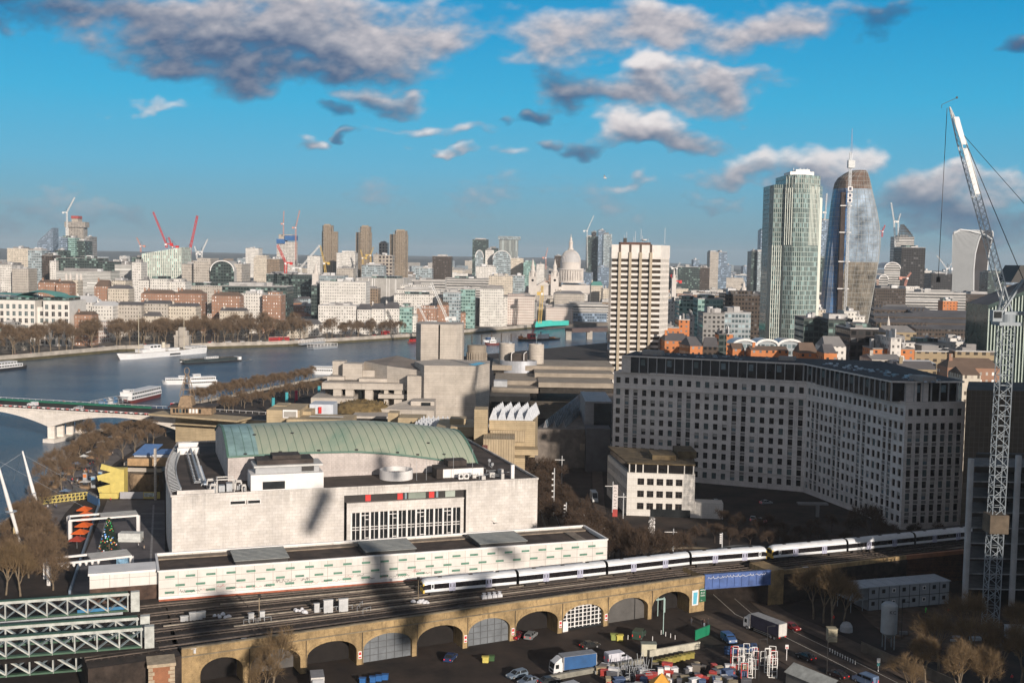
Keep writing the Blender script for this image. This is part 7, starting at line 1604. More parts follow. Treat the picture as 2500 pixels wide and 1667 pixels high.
for i,(px,py)in enumerate(sorted(l)):p=G(px,py+8,0);tree('dark',p,'dark bare tree, %s from the left along the shaded street right of the hall'%nth(i+1),'shaded street trees',s=rt_.uniform(.8,1.15))
# courtyard shrubs
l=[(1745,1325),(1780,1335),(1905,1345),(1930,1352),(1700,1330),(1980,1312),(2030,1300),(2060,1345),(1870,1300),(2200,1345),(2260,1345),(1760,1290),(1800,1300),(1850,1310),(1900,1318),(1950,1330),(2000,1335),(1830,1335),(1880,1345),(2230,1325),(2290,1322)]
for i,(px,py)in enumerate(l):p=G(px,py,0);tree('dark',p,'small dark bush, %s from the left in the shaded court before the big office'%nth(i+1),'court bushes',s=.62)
# ---------------------------------------------------------------- boats and piers
boatw=M('boat white',(.78,.78,.78),.5,.06,.3);boatk=M('boat black',(.03,.03,.035),.5,.2,.5);boatr=M('boat dark red',(.16,.04,.035),.5,.15,.5);deckm=M('deck brown',(.30,.25,.19),.8,.2,.5);bwin=dglass
def hull(mb,L_,W_,h,X,m=0,bow=.22,stern=.08,sheer=.8,mdeck=1):
    n=16;top=[];bot=[]
    for i in range(n+1):
        t=i/n;w=W_/2*min(1,(math.sin(min(1,t/bow)*math.pi/2))**.8 if t<bow else 1)*(1 if t<1-stern else lerp(1,.8,(t-1+stern)/stern));w=max(w,.05);z=h+sheer*(1-t/bow)**2 if t<bow else h+sheer*.4*max(0,(t-.7)/.3)**2
        x=-L_/2+L_*t;top.append((x,w,z));bot.append((x+(.04*L_*(1-t/bow)if t<bow else 0),w*.82,-.3))
    for s in(1,-1):
        for i in range(n):
            q=[V((top[i][0],s*top[i][1],top[i][2])),V((top[i+1][0],s*top[i+1][1],top[i+1][2])),V((bot[i+1][0],s*bot[i+1][1],-.3)),V((bot[i][0],s*bot[i][1],-.3))];q=[X@p for p in q];mb.face(q if s>0 else q[::-1],m)
    for i in range(n):mb.face([X@V((top[i][0],-top[i][1],top[i][2]-.15)),X@V((top[i+1][0],-top[i+1][1],top[i+1][2]-.15)),X@V((top[i+1][0],top[i+1][1],top[i+1][2]-.15)),X@V((top[i][0],top[i][1],top[i][2]-.15))],mdeck)
    mb.face([X@V((top[n][0],-top[n][1],top[n][2])),X@V((top[n][0],-top[n][1]*.8,-.3)),X@V((top[n][0],top[n][1]*.8,-.3)),X@V((top[n][0],top[n][1],top[n][2]))][::-1],m)
def boat(name,label,pl,pr,W_,hh,decks,hm=boatw,cat='boat',flip=False,wm=bwin,extra=None):
    """pl, pr: left and right waterline pixels; decks: (t0,t1,width,z0,z1,windows)"""
    A=G(*pl,WZ);B_=G(*pr,WZ);c=(A+B_)/2;Lb=(B_-A).length;an_=math.atan2((B_-A).y,(B_-A).x)+(math.pi if flip else 0);X=Matrix.Translation((c.x,c.y,WZ))@Matrix.Rotation(an_,4,'Z')
    o=thing(name,label,cat,c);mb=MB();hull(mb,Lb,W_,hh,X);mb.obj('hull',[hm,deckm],o);S_=-1 if not flip else 1
    for t0,t1,w,z0,z1,nw,*mm in decks:
        b=MB();x0,x1=-Lb/2+Lb*t0,-Lb/2+Lb*t1;b.box((x0,-w/2,z0),(x1,w/2,z1),0,X);b.box((x0-.3,-w/2-.2,z1),(x1+.3,w/2+.2,z1+.15),0,X);ca=b.obj('cabin',mm[0]if mm else boatw,o)
        for i in range(nw):
            u=lerp(x0+.4,x1-.4,(i+.12)/nw);u2=lerp(x0+.4,x1-.4,(i+.88)/nw)
            for s in(-1,1):b2=MB();b2.box((u,min(s*w/2,s*(w/2+.05)),z0+(z1-z0)*.35),(u2,max(s*w/2,s*(w/2+.05)),z0+(z1-z0)*.8),0,X);b2.obj('window',wm,ca)
    return o,X,Lb
def addp(o,X,name,m,*bs):
    b=MB()
    for p,q in bs:b.box(p,q,0,X)
    return b.obj(name,m,o)
o,X,Lb=boat('white_ship','large white naval ship with two masts moored at the far embankment',(285,879),(496,861),12,4.6,[(.24,.50,9,4.6,7.2,0),(.33,.46,7,7.2,10.4,3),(.55,.68,6,4.6,6.4,0),(.80,.99,10,4.6,6.6,10)],cat='ship')
for t,hh in((.24,33),(.765,35)):b=MB();p=X@V((-Lb/2+Lb*t,0,4));b.tube(p,p+V((0,0,hh)),.35,.15,6);q=p+V((0,0,hh*.82));b.bar(q-V((1.6,0,0)),q+V((1.6,0,0)),.15);b.obj('mast',M('mast buff',(.55,.50,.38),.6,.1,1),o)
b=MB();p=X@V((-Lb/2+Lb*.52,0,4.6));b.tube(p,p+V((0,0,7.4)),1.6,1.5,16);b.obj('funnel',M('funnel buff',(.62,.57,.46),.6,.1,1),o);addp(o,X,'gangway',boatk,((Lb*.04,-6.3,1.2),(Lb*.16,-5.9,2.4)))
o,X,Lb=boat('glass_river_boat','long low dark glass topped river boat sailing below the white ship',(438,890),(585,881),8,1.3,[(.04,.92,7,1.3,3.6,18,M('smoked glass roof',(.06,.08,.085),.08,.3,.2)),(.42,.62,3.5,3.7,4.9,5)],hm=boatk)
addp(o,X,'stern_platform',boatw,((Lb*.44,-3.6,1.4),(Lb*.49,3.6,3.8)));addp(o,X,'bow_rail',boatw,((-Lb*.49,-.2,1.4),(-Lb*.46,.2,2.6)))
wk=MB();[wk.box(((p:=G(588+k*2.2,880.5-k*.25,WZ)).x-1.6,p.y-1.2-k*.22,WZ+.02),(p.x+1.6,p.y+1.2+k*.22,WZ+.05))for k in range(12)if k%2==0 or k<5];tag(wk.obj('wake_foam',M('foam',(.55,.58,.60),.9,.3,.8)),'white wake foam behind the glass topped boat','wake',kind='stuff')
boat('white_cruiser','white river cruiser with pointed bow half behind the double decker',(395,938),(470,937),7.5,2.0,[(.12,1.0,6.5,2.0,4.2,14),(.55,.75,3,4.3,5.6,3)])
o,X,Lb=boat('double_deck_cruiser','white double deck river cruiser lying broadside in mid river',(458,944),(528,941),9,1.6,[(.02,.97,8,1.6,4.0,14),(.05,.93,7.6,4.1,6.4,14),(.18,.42,4,6.5,8.2,4)])
o,X,Lb=boat('moored_cruiser','white double deck cruiser with dark red hull moored at the near pier',(303,987),(382,968),8.5,2.2,[(.04,.97,8,2.2,4.4,14),(.06,.96,7.6,4.5,6.7,12),(.06,.2,4,6.8,8,2)],hm=boatr)
boat('pleasure_boat','black hulled white decked boat cut by the left edge',(-60,912),(57,899),9,2.2,[(.0,.9,8,2.2,4.4,16),(.0,.78,7.6,4.5,6.4,12)],hm=boatk)
boat('party_boat','white two deck boat left of the theatre terraces',(760,913),(822,914),7.5,2.0,[(.05,.95,6.8,2.0,4.2,12),(.08,.9,6.4,4.3,6.0,10)])
boat('red_tug','red and white tug right of the tall fly tower',(1183,842),(1222,842),6,2,[(.3,.7,4.5,2,5,3),(.4,.6,3,5,7.5,2)],hm=boatr);boat('blue_workboat','small blue and white workboat behind the red tug',(1180,835),(1206,834),5,2,[(.3,.8,4,2,4.5,3,M('boat blue',(.10,.18,.35),.5))])
boat('red_workboat','small dark red workboat at the far wall left of the fly tower',(995,838),(1018,836),4,1.8,[(.3,.8,3,1.8,3.6,2,redp)],hm=boatr)
o,X,Lb=boat('crane_barge','black work barge with red crane cabin near the far bank',(1262,832),(1360,828),14,1.6,[(.28,.42,5,1.6,7,2,redp),(.55,.75,6,1.6,6,0)],hm=boatk,cat='barge')
b=MB();p=X@V((-Lb*.12,0,6));lattice(b,p,p+V((3,0,17)),1.6,12,0,.35);b.obj('crane_boom',cred,o);addp(o,X,'deck_cargo',M('orange machine',(.6,.2,.03),.6),((-Lb*.44,-2,1.6),(-Lb*.38,2,5)),((-Lb*.32,-2,1.6),(-Lb*.27,2,3.4)),((Lb*.3,-3,1.6),(Lb*.4,2,2.8)))
for k in range(9):px=1128+k*24;p=G(px,838-k*1.2,WZ);b=MB();b.tube(p-V((0,0,2)),p+V((0,0,7+rt_.random()*3)),.6,.6,8);tag(b.obj('mooring_pile',M('dark timber pile',(.09,.07,.055),.9,.3,.5)),'%s dark mooring pile from the left below the chateau embankment'%nth(k+1),'pile','dark mooring piles')
# floating piers
def pontoon(label,pa,pb,w,white_frame=True,z=WZ):
    A=G(*pa,z);B_=G(*pb,z);X,L_=at2(A,B_);o=thing('floating_pier',label,'pier',A);b=MB();b.box((0,-w/2,z),(L_,w/2,z+1.3),0,X);b.obj('pontoon',boatk if not white_frame else steel,o);b=MB();n=int(L_/4)
    for i in range(n+1):
        for s in(-1,1):b.bar(X@V((L_*i/n,s*w/2,z+1.3)),X@V((L_*i/n,s*w/2,z+4.3)),.22)
        b.bar(X@V((L_*i/n,-w/2,z+4.3)),X@V((L_*i/n,w/2,z+4.3)),.2)
    for s in(-1,1):
        for zz3 in(2.3,4.3):b.bar(X@V((0,s*w/2,z+zz3)),X@V((L_,s*w/2,z+zz3)),.2)
    b.obj('canopy_frame',white if white_frame else steel,o);return o,X,L_
o,X,L_=pontoon('white framed floating pier at the far embankment wall',(758,852),(816,848),9);o2,X2_,L2_=pontoon('white framed access ramp rising from the floating pier',(733,842),(790,836),4,z=WZ+2.5)
o,X,L_=pontoon('near pier pontoon with blue and white kiosks beside the moored cruiser',(238,998),(305,984),9,False)
for k,(c_,m_)in enumerate(((3,M('kiosk blue',(.07,.20,.38),.6)),(8,white),(13,M('kiosk blue',(.07,.20,.38))),(17,M('kiosk dark',(.08,.08,.09),.6)))):b=MB();b.box((c_,-2.5,WZ+1.3),(c_+3.2,1.5,WZ+4.0),0,X);b.face([X@V(p)for p in((c_-.3,-2.8,WZ+4.0),(c_+3.5,-2.8,WZ+4.0),(c_+1.6,-.5,WZ+5.6))]);b.obj('kiosk',m_,o)
b=MB();p=G(245,1003,WZ+2);q=G(140,1008,WZ+7);b.bar(p,q,3,.5);b.bar(p+V((0,0,1.2)),q+V((0,0,1.2)),.2);tag(b.obj('gangway',white),'white gangway between the near pier and the bridge','gangway')
# ---------------------------------------------------------------- vehicles
tyre=M('tyre',(.02,.02,.02),.9,0);rim=M('rim',(.45,.45,.46),.4,0,metal=.5);lampw=M('lamp glass',(.75,.75,.7),.2,0);lampr=M('tail lamp red',(.55,.02,.02),.3,0,emis=1.2)
def mk(name,m,fn,par):
    b=MB();fn(b);return b.obj(name,m,par)
def wheels(o,xs,w,r=.33):
    for x in xs:
        for s in(-1,1):
            wh_=mk('wheel',tyre,lambda b:b.tube((x,s*(w-.22),r),(x,s*w,r),r,r,14),o);mk('rim',rim,lambda b:b.tube((x,s*(w-.02),r),(x,s*(w+.015),r),r*.6,r*.6,10),wh_)
def prof_body(b,pts,w,m=0,inset=0):
    n=len(pts)
    for i in range(n):
        (x0,z0),(x1,z1)=pts[i],pts[(i+1)%n];b.face([(x0,-w,z0),(x1,-w,z1),(x1,w,z1),(x0,w,z0)][::-1],m)
    b.face([(x,-w,z)for x,z in pts],m);b.face([(x,w,z)for x,z in reversed(pts)],m)
def car(label,col,loc,rz,kind='car',group=None):
    pm_=M('car paint %s'%str(col),col,.3,.05,1,metal=.2);o=thing('parked_car',label,'car',(0,0,0),group);L2_=2.2;w=.88
    est=kind=='estate'
    mk('body',pm_,lambda b:prof_body(b,[(-L2_,.28),(L2_,.28),(L2_+.05,.62),(L2_-.1,.78),(1.05,.95),(-2.0 if est else-1.5,1.0),(-L2_-.03,.9),(-L2_,.5)],w),o)
    def cab(b):
        bt=[(1.1,.93),(-2.05 if est else-1.65,.98)];tp=[(.35,1.45),(-1.85 if est else-.95,1.47)]
        q=[(bt[0][0],-w+.03,bt[0][1]),(bt[1][0],-w+.03,bt[1][1]),(bt[1][0],w-.03,bt[1][1]),(bt[0][0],w-.03,bt[0][1])];t=[(tp[0][0],-w+.2,tp[0][1]),(tp[1][0],-w+.2,tp[1][1]),(tp[1][0],w-.2,tp[1][1]),(tp[0][0],w-.2,tp[0][1])]
        for i in range(4):j=(i+1)%4;b.face([q[j],q[i],t[i],t[j]])
    g_=mk('windows',dglass,cab,o)
    mk('roof',pm_,lambda b:b.box((-1.85 if est else-.95,-w+.2,1.44),(.35,w-.2,1.5)),o)
    def pil(b):
        for s in(-1,1):
            b.bar((1.1,s*(w-.03),.95),(.35,s*(w-.2),1.46),.07);b.bar((-2.05 if est else-1.65,s*(w-.03),.98),(-1.85 if est else-.95,s*(w-.2),1.47),.08);b.bar((-.3,s*(w-.02),.96),(-.35,s*(w-.19),1.46),.07)
    mk('pillars',pm_,pil,o);wheels(o,(-1.35,1.35),w+.01)
    for s in(-1,1):
        mk('headlight',lampw,lambda b:b.box((L2_-.03,s*.62-.16,.58),(L2_+.06,s*.62+.16,.74)),o);mk('tail_light',lampr,lambda b:b.box((-L2_-.06,s*.66-.14,.66),(-L2_+.03,s*.66+.14,.86)),o);mk('wing_mirror',black,lambda b:b.box((.82,s*(w+.02)-.09,.95),(.98,s*(w+.02)+.09,1.08)),o)
    o.location=loc;o.rotation_euler=(0,0,rz);return o
def van(label,col,loc,rz,L_=5.8,H=2.5,name='parked_van',cat='van',windows=False):
    pm_=M('van paint %s'%str(col),col,.4,.07,1);o=thing(name,label,cat,(0,0,0));w=1.0;h=L_/2
    mk('body',pm_,lambda b:prof_body(b,[(-h,.35),(h-.1,.35),(h,.6),(h-.15,1.1),(h-1.1,1.45),(h-1.9,H),(-h+.1,H),(-h,H-.3)],w),o)
    mk('windscreen',dglass,lambda b:b.face([(h-1.12,-w+.12,1.5),(h-1.12,w-.12,1.5),(h-1.86,w-.2,H-.12),(h-1.86,-w+.2,H-.12)])and b.face([(h-1.08,-w+.12,1.5),(h-1.08,w-.12,1.5),(h-1.84,w-.2,H-.1),(h-1.84,-w+.2,H-.1)]),o)
    for s in(-1,1):
        mk('side_window',dglass,lambda b:b.box((h-2.5,s*w-.015,1.5),(h-1.35,s*w+.015,2.0)),o)
        if windows:mk('side_window',dglass,lambda b:b.box((-h+.4,s*w-.015,1.5),(h-2.7,s*w+.015,2.05)),o)
        mk('headlight',lampw,lambda b:b.box((h-.12,s*.72-.18,.75),(h+.02,s*.72+.18,1.0)),o);mk('tail_light',lampr,lambda b:b.box((-h-.03,s*.85-.08,.9),(-h+.02,s*.85+.08,1.4)),o);mk('sliding_door',M('van door line',tuple(c*.8 for c in col),.4,0),lambda b:b.box((-.9,s*w-.01,.6),(-.86,s*w+.012,H-.25)),o)
    wheels(o,(-h+1.1,h-1.0),w+.01,.36);o.location=loc;o.rotation_euler=(0,0,rz);return o
def lorry(label,side,loc,rz,L_=9.2,H=3.9,cabc=(.72,.72,.72),roofc=(.25,.26,.28)):
    o=thing('curtain_side_lorry',label,'lorry',(0,0,0));w=1.25;h=L_/2;cm=M('lorry cab white',cabc,.45,.08,1)
    sm_=M('curtain %s'%str(side),side,.6,.2,.4)
    mk('cargo_box',sm_,lambda b:b.box((-h,-w,1.15),(h-2.2,w,H-.06)),o)
    mk('box_roof',M('box roof %s'%str(roofc),roofc,.7,.15,1),lambda b:b.box((-h-.05,-w-.04,H-.06),(h-2.15,w+.04,H+.02)),o)
    mk('box_frame',M('box frame',(.55,.53,.50),.6,.1,1),lambda b:[b.box(p,q)for p,q in(((h-2.25,-w-.03,1.1),(h-2.12,w+.03,H)),((-h-.06,-w-.03,1.1),(-h+.03,w+.03,1.3)),((-h-.06,-w-.03,H-.25),(-h+.03,w+.03,H-.05)),((-h-.06,-w-.03,1.1),(-h+.03,-w+.12,H)),((-h-.06,w-.12,1.1),(-h+.03,w+.03,H)))],o)
    mk('rear_doors',M('lorry rear',(.62,.60,.57),.6,.1,1),lambda b:(b.box((-h-.05,-w+.12,1.3),(-h-.01,-.02,H-.25)),b.box((-h-.05,.02,1.3),(-h-.01,w-.12,H-.25))),o)
    mk('cab',cm,lambda b:prof_body(b,[(h-2.0,.55),(h,.55),(h,1.5),(h-.25,2.75),(h-2.0,2.75)],w-.03),o)
    mk('air_deflector',cm,lambda b:prof_body(b,[(h-.35,2.75),(h-1.9,2.75),(h-1.9,H-.25),(h-1.5,H-.3)],w-.2),o)
    mk('windscreen',dglass,lambda b:b.face([(h+.02,-w+.2,1.55),(h+.02,w-.2,1.55),(h-.2,w-.2,2.6),(h-.2,-w+.2,2.6)]),o);mk('grille',black,lambda b:b.box((h-.02,-w+.3,.75),(h+.03,w-.3,1.25)),o)
    for s in(-1,1):
        mk('side_window',dglass,lambda b:b.box((h-1.15,s*(w-.03)-.02,1.6),(h-.4,s*(w-.03)+.02,2.45)),o);mk('side_guard',rim,lambda b:(b.box((-h+2.4,s*w-.03,.5),(h-3.4,s*w+.01,.58)),b.box((-h+2.4,s*w-.03,.85),(h-3.4,s*w+.01,.93))),o)
        mk('tail_light',lampr,lambda b:b.box((-h-.07,s*.9-.2,.85),(-h+.02,s*.9+.2,1.0)),o);mk('headlight',lampw,lambda b:b.box((h-.02,s*.95-.18,.7),(h+.04,s*.95+.18,.95)),o)
    mk('chassis',black,lambda b:b.box((-h,-.45,.7),(h-1.0,.45,1.12)),o);wheels(o,(-h+1.3,-h+2.4,h-1.2)if L_>9.5 else(-h+1.9,h-1.2),w,.48);o.location=loc;o.rotation_euler=(0,0,rz);return o
va=math.atan2(nF.x*-1,nF.y);va=math.atan2((FB-FA).y,(FB-FA).x)
lorry('blue curtain side lorry with white cab parked before the white arched window',(.02,.10,.27),G(1398,1640),math.pi+va-.1,9.6,3.9)
van('battered white van parked just right of the blue lorry',(.62,.62,.68),G(1508,1616),va-.05,5.6,2.4)
rd_=(G(1925,1562)-G(1797,1512));ra=math.atan2(rd_.y,rd_.x)
lorry('dark sided lorry with pale roof and white cab on the road under the blue bridge',(.035,.03,.055),G(1866,1547),ra+math.pi,11.2,4.0,roofc=(.33,.33,.33))
lorry('small white lorry poking out of the second big arch',(.40,.38,.36),G(775,1690),va-math.pi/2-.25,6.4,3.4)
car('silver blue estate car parked left of the blue lorry',(.20,.26,.33),G(1262,1652),math.pi+va+.15,'estate')
for px,py,col,lab,k,a in((1290,1668,(.16,.20,.26),'blue grey car cut by the bottom edge below the estate','car',math.pi+va+.1),(1932,1535,(.30,.03,.03),'red car just behind the dark sided lorry','car',ra),(1967,1608,(.03,.03,.035),'dark car with red tail lights on the road by the traffic sign','car',ra+math.pi),(2046,1652,(.05,.03,.03),'dark car with bright red lights next to the blue van','car',ra+math.pi),
(1262,1556,(.25,.03,.04),'small red car at the mouth of the dark arch right of the grid door','car',1.2),(1296,1556,(.30,.31,.31),'grey car inside the dark arch beside the red one','estate',1.2),(1100,1610,(.03,.06,.16),'navy car inside the arch left of the grid door','car',1.3),(1340,1668,(.05,.055,.06),'dark car at the bottom edge under the blue lorry','car',va)):car(lab,col,G(px,py),a,k)
van('blue van with pale roof at the bottom right of the road',(.16,.23,.36),G(2112,1668),ra+math.pi,5.2,2.2,windows=True)
van('old white van at the bottom edge left of the scaffold tubes',(.45,.45,.45),G(1400,1690),va+.1,5.2,2.2)
van('dark green van by the dark restaurant arch',(.04,.07,.05),G(1560,1556),1.2,5,2.1)
car('black car parked beside the yellow and green bins of the panel arch',(.03,.03,.03),G(1440,1580),va,'car')
van('small blue pickup van by the blue crates',(.04,.10,.25),G(1779,1566),-1.3,4.4,1.9)
van('white box truck driving down the shaded street',(.58,.60,.60),G(1450,1222),-1.5,7.5,3.3,'box_truck','truck')
# traffic along the far embankment: buses and small cars
cc=[((.70,.70,.70),'white'),((.06,.06,.07),'black'),((.30,.31,.33),'grey'),((.12,.15,.22),'navy'),((.35,.04,.04),'dark red'),((.55,.55,.57),'silver')]
proto={}
for c_,nm in cc:proto[nm]=car('x',c_,(0,0,-50),0,'estate' if nm in('white','grey')else 'car','cars along the far embankment road')
us_={k:False for k in proto};rc=random.Random(3);cnt={}
ex=sorted([rc.uniform(-450,-70)for _ in range(54)])
for x in ex:
    y=yat(NBs,x)+rc.choice((8.5,13,17,20));sl_=math.atan2(yat(NBs,x+2)-yat(NBs,x-2),4);nm=rc.choice([k for _,k in cc]+['black','white']);cnt[nm]=cnt.get(nm,0)+1
    lab='%s car, %s %s one from the left along the far embankment road'%(nm,nth(cnt[nm]),nm);o=proto[nm]if not us_[nm]else dup(proto[nm],(0,0,0));us_[nm]=True;o['label']=lab;o.location=(x,y,.05);o.rotation_euler=(0,0,sl_+rc.choice((0,math.pi)))
def bus(label,loc,rz,col=(.60,.03,.03)):
    o=thing('double_deck_bus',label,'bus',(0,0,0));pm_=M('bus red',col,.4,.05,1);mk('body',pm_,lambda b:b.box((-5.2,-1.25,.35),(5.2,1.25,4.35)),o)
    for z in(1.3,3.0):mk('window_band',dglass,lambda b:b.box((-4.8,-1.28,z),(4.9,1.28,z+.9)),o)
    mk('roof',white,lambda b:b.box((-5.0,-1.1,4.35),(5.0,1.1,4.45)),o);wheels(o,(-3.2,3.4),1.26,.48);o.location=loc;o.rotation_euler=(0,0,rz)
for px,lab in((693,'red double deck bus by the wall left of the white floating pier'),(668,'smaller looking red bus left of the one at the floating pier'),(942,'red double deck bus under the last bare trees left of the fly tower')):p=D(px,640,1110);y=yat(NBs,p.x)+12;bus(lab,(p.x*y/1110,y,.05),math.atan2(yat(NBs,p.x+3)-yat(NBs,p.x-3),6))
car('white car crossing the road bridge',(.68,.68,.68),XBr(52,8,ZD+.03),math.atan2(dB.y,dB.x),'estate');van('white pickup van at the left of the road bridge',(.66,.66,.68),XBr(78,9,ZD+.03),math.atan2(dB.y,dB.x),5,2.1);bus('red bus on the road bridge approach behind the bare trees',XBr(2,15,ZD+.03),math.atan2(dB.y,dB.x))
# ---------------------------------------------------------------- people
def person_mesh(pose,r_):
    s_=.0;L1={'stand':(.10,.0,.10,.0),'walk':(.34,.10,-.30,.02)}[pose]
    vs_=[(0,0,.95),(0,.02,1.15),(0,.01,1.38),(0,.0,1.50),(0,.02,1.60),(0,.03,1.74),
(.10,0,.90),(.11,L1[0]*.5,.50),(.11,L1[0]*.55-L1[1],.08),(.11,L1[0]*.55-L1[1]+.14,.04),(-.10,0,.90),(-.11,L1[2]*.5,.50),(-.11,L1[2]*.75,.10),(-.11,L1[2]*.75+.13,.04),
(.19,0,1.42),(.25,-L1[0]*.4,1.15),(.25,-L1[0]*.3+.12,.92),(-.19,0,1.42),(-.25,-L1[2]*.4,1.15),(-.25,-L1[2]*.3+.12,.92)]
    es=[(0,1),(1,2),(2,3),(3,4),(4,5),(0,6),(6,7),(7,8),(8,9),(0,10),(10,11),(11,12),(12,13),(2,14),(14,15),(15,16),(2,17),(17,18),(18,19)]
    rr=[.15,.14,.17,.065,.095,.10,.10,.07,.05,.045,.10,.07,.05,.045,.075,.05,.038,.075,.05,.038]
    me_=bpy.data.meshes.new('person');me_.from_pydata(vs_,es,[]);o=bpy.data.objects.new('tmp',me_);COL.objects.link(o);mo=o.modifiers.new('s','SKIN');mo.use_smooth_shade=True
    for i,v in enumerate(me_.skin_vertices[0].data):v.radius=(rr[i],rr[i]*.85);v.use_root=i==0
    o.modifiers.new('u','SUBSURF').levels=1;dg=bpy.context.evaluated_depsgraph_get();m2=bpy.data.meshes.new_from_object(o.evaluated_get(dg));bpy.data.objects.remove(o);return m2
PB=[person_mesh('stand',0),person_mesh('walk',0)];skinm=M('skin',(.50,.30,.21),.6,0);hairs=[M('hair dark',(.03,.02,.015),.8,0),M('hair brown',(.12,.07,.04),.8,0)]
PC={}
def person(label,loc,rz,top,bot,pose=1,hair=0,group=None,sc=1.0):
    key=(top,bot,pose,hair)
    if key not in PC:
        me_=PB[pose].copy();me_.name='person';me_.materials.clear()
        for m in(M('cloth %s'%str(bot),bot,.85,0),M('cloth %s'%str(top),top,.85,0),skinm,hairs[hair],black):me_.materials.append(m)
        for p in me_.polygons:
            z=p.center.z;p.material_index=4 if z<.1 else 0 if z<.93 and abs(p.center.x)<.2 else 2 if(z<.98 and abs(p.center.x)>=.2)else 1 if z<1.5 else(3 if z>1.72 or p.center.y<-.01 else 2)
        PC[key]=me_
    o=inst('person',PC[key],None,loc,rz,sc);return tag(o,label,'person',group)
person('woman in dark coat standing left of the other two below the posters',G(1714,1527),.3,(.04,.03,.03),(.05,.04,.05),0,1);person('person in dark top and pale jeans below the green sign',G(1719,1529),-.4,(.07,.04,.035),(.35,.42,.50),0,1);person('person in black leaning by the viaduct corner, right of two others',G(1729,1526),.8,(.03,.03,.03),(.04,.04,.05),0,0);person('person standing at the left of the white poster',G(1688,1524),.5,(.05,.05,.06),(.05,.05,.06),0,0)
person('worker in bright green high visibility suit on the site before the cabins',G(2260,1497),.5,(.10,.62,.10),(.10,.55,.10),0,0);person('worker in red on the site right of the green suited one',G(2315,1500),.5,(.55,.05,.04),(.08,.06,.06),0,0);person('worker in red on the roof of the pale gate hut',G(2035,1518,3),.5,(.6,.05,.04),(.1,.05,.05),0,0);person('worker in red jacket at the bottom right corner',G(2470,1664),.5,(.6,.05,.05),(.06,.05,.05),1,0)
rp=random.Random(9);TOPS=[((.05,.05,.06),'black'),((.45,.04,.04),'red'),((.10,.12,.20),'navy'),((.30,.25,.20),'tan'),((.5,.5,.5),'white'),((.08,.10,.08),'dark green')]
pl_=[]
for k in range(46):
    t=rp.random()**.9;a=(lerp(75,262,t)+rp.uniform(-20,14),lerp(1290,1118,t)+rp.uniform(-10,10));pl_.append(a)
pl_.sort();cn_={}
for px,py in pl_:
    tc_,nm=rp.choice(TOPS);cn_[nm]=cn_.get(nm,0)+1;person('walker in a %s coat, %s such from the left on the riverside promenade'%(nm,nth(cn_[nm])),G(px,py),rp.uniform(0,6.28),tc_,(.05,.05,.07),rp.choice((0,1)),rp.choice((0,1)),'walkers on the promenade')
for k in range(9):tc_,nm=TOPS[k%6];person('pedestrian in %s on the bridge pavement, %s from the right'%(nm,nth(k+1)),XBr(4+k*9.5,22,ZD),rp.uniform(0,6),tc_,(.05,.05,.07),1,0,'pedestrians on the road bridge')
for k,(px,py)in enumerate(((345,1322),(350,1326),(338,1338),(352,1345),(300,1352),(270,1226),(262,1215),(228,1370))):tc_,nm=TOPS[(k*5)%6];person('person in %s, %s from the left on the terrace with the decorated tree'%(nm,nth(1+sorted((345,350,338,352,300,270,262,228)).index(px))),G(px,py),rp.uniform(0,6),tc_,(.04,.04,.05),1,0,'people on the terrace')
# ---------------------------------------------------------------- big luffing crane at right
csteel=M('crane grey blue',(.27,.31,.34),.5,.12,.6);CY_=270.0
o=thing('luffing_crane','huge grey white lattice crane with raised jib at the right side','crane',G(2417,1528))
Bm=G(2417,1528);Bm.z=0;Tm=D(2457,792,Bm.y+3);b=MB();lattice(b,Bm,Tm,2.9,30,0,.21);b.obj('mast',csteel,o)
b=MB();p=Tm;b.box((p.x-2.6,p.y-2.4,p.z-.2),(p.x+2.6,p.y+2.4,p.z+.6));b.tube(p+V((0,0,.5)),p+V((0,0,2.4)),1.9,1.9,20);b.obj('slewing_ring',csteel,o)
b=MB();b.box((p.x-4.6,p.y-3.3,p.z+.8),(p.x-2.4,p.y-1.3,p.z+3.4));cabn=b.obj('cab',csteel,o);b=MB();b.box((p.x-4.4,p.y-3.36,p.z+1.6),(p.x-2.6,p.y-3.3,p.z+3.1));b.obj('cab_window',dglass,cabn)
Pv=p+V((-.5,0,3.0));TipJ=D(2318,262,300);J=TipJ-Pv;dJ=J.normalized();nJ=V((-dJ.z,0,dJ.x));nJ=-nJ if nJ.x<0 else nJ
b=MB();n=34;prev=None;wj=1.3
for i in range(n+1):
    t=i/n;c=Pv+J*t;ww=wj*min(1,t*8+.25,(1-t)*5+.1);hh=2.2*min(1,t*7+.2,(1-t)*5+.08);a1=c+V((0,ww,0));a2=c-V((0,ww,0));a3=c+nJ*hh
    if prev:
        for u_,v_ in zip(prev,(a1,a2,a3)):b.bar(u_,v_,.20)
        b.bar(prev[0],a3,.10);b.bar(prev[1],a3,.10);b.bar(prev[2],a1,.1);b.bar(a1,a2,.1);b.bar(prev[0],a2,.08)
    prev=(a1,a2,a3)
b.obj('jib',M('jib white',(.62,.64,.63),.5,.1,.6),o)
b=MB()
for t0,t1 in((.55,.78),(.80,.945)):q=[Pv+J*t0,Pv+J*t1];b.face([q[0]+V((0,-.9,0))+nJ*.1,q[1]+V((0,-.9,0))+nJ*.1,q[1]+V((0,-.5,0))+nJ*1.8,q[0]+V((0,-.5,0))+nJ*1.8]);b.face([q[0]+V((0,-.8,0))+nJ*.1,q[1]+V((0,-.8,0))+nJ*.1,q[1]+V((0,-.4,0))+nJ*1.8,q[0]+V((0,-.4,0))+nJ*1.8][::-1])
b.obj('jib_lit_panel',white,o)  # white sheets put sunlight on the upper jib into colour
b=MB()
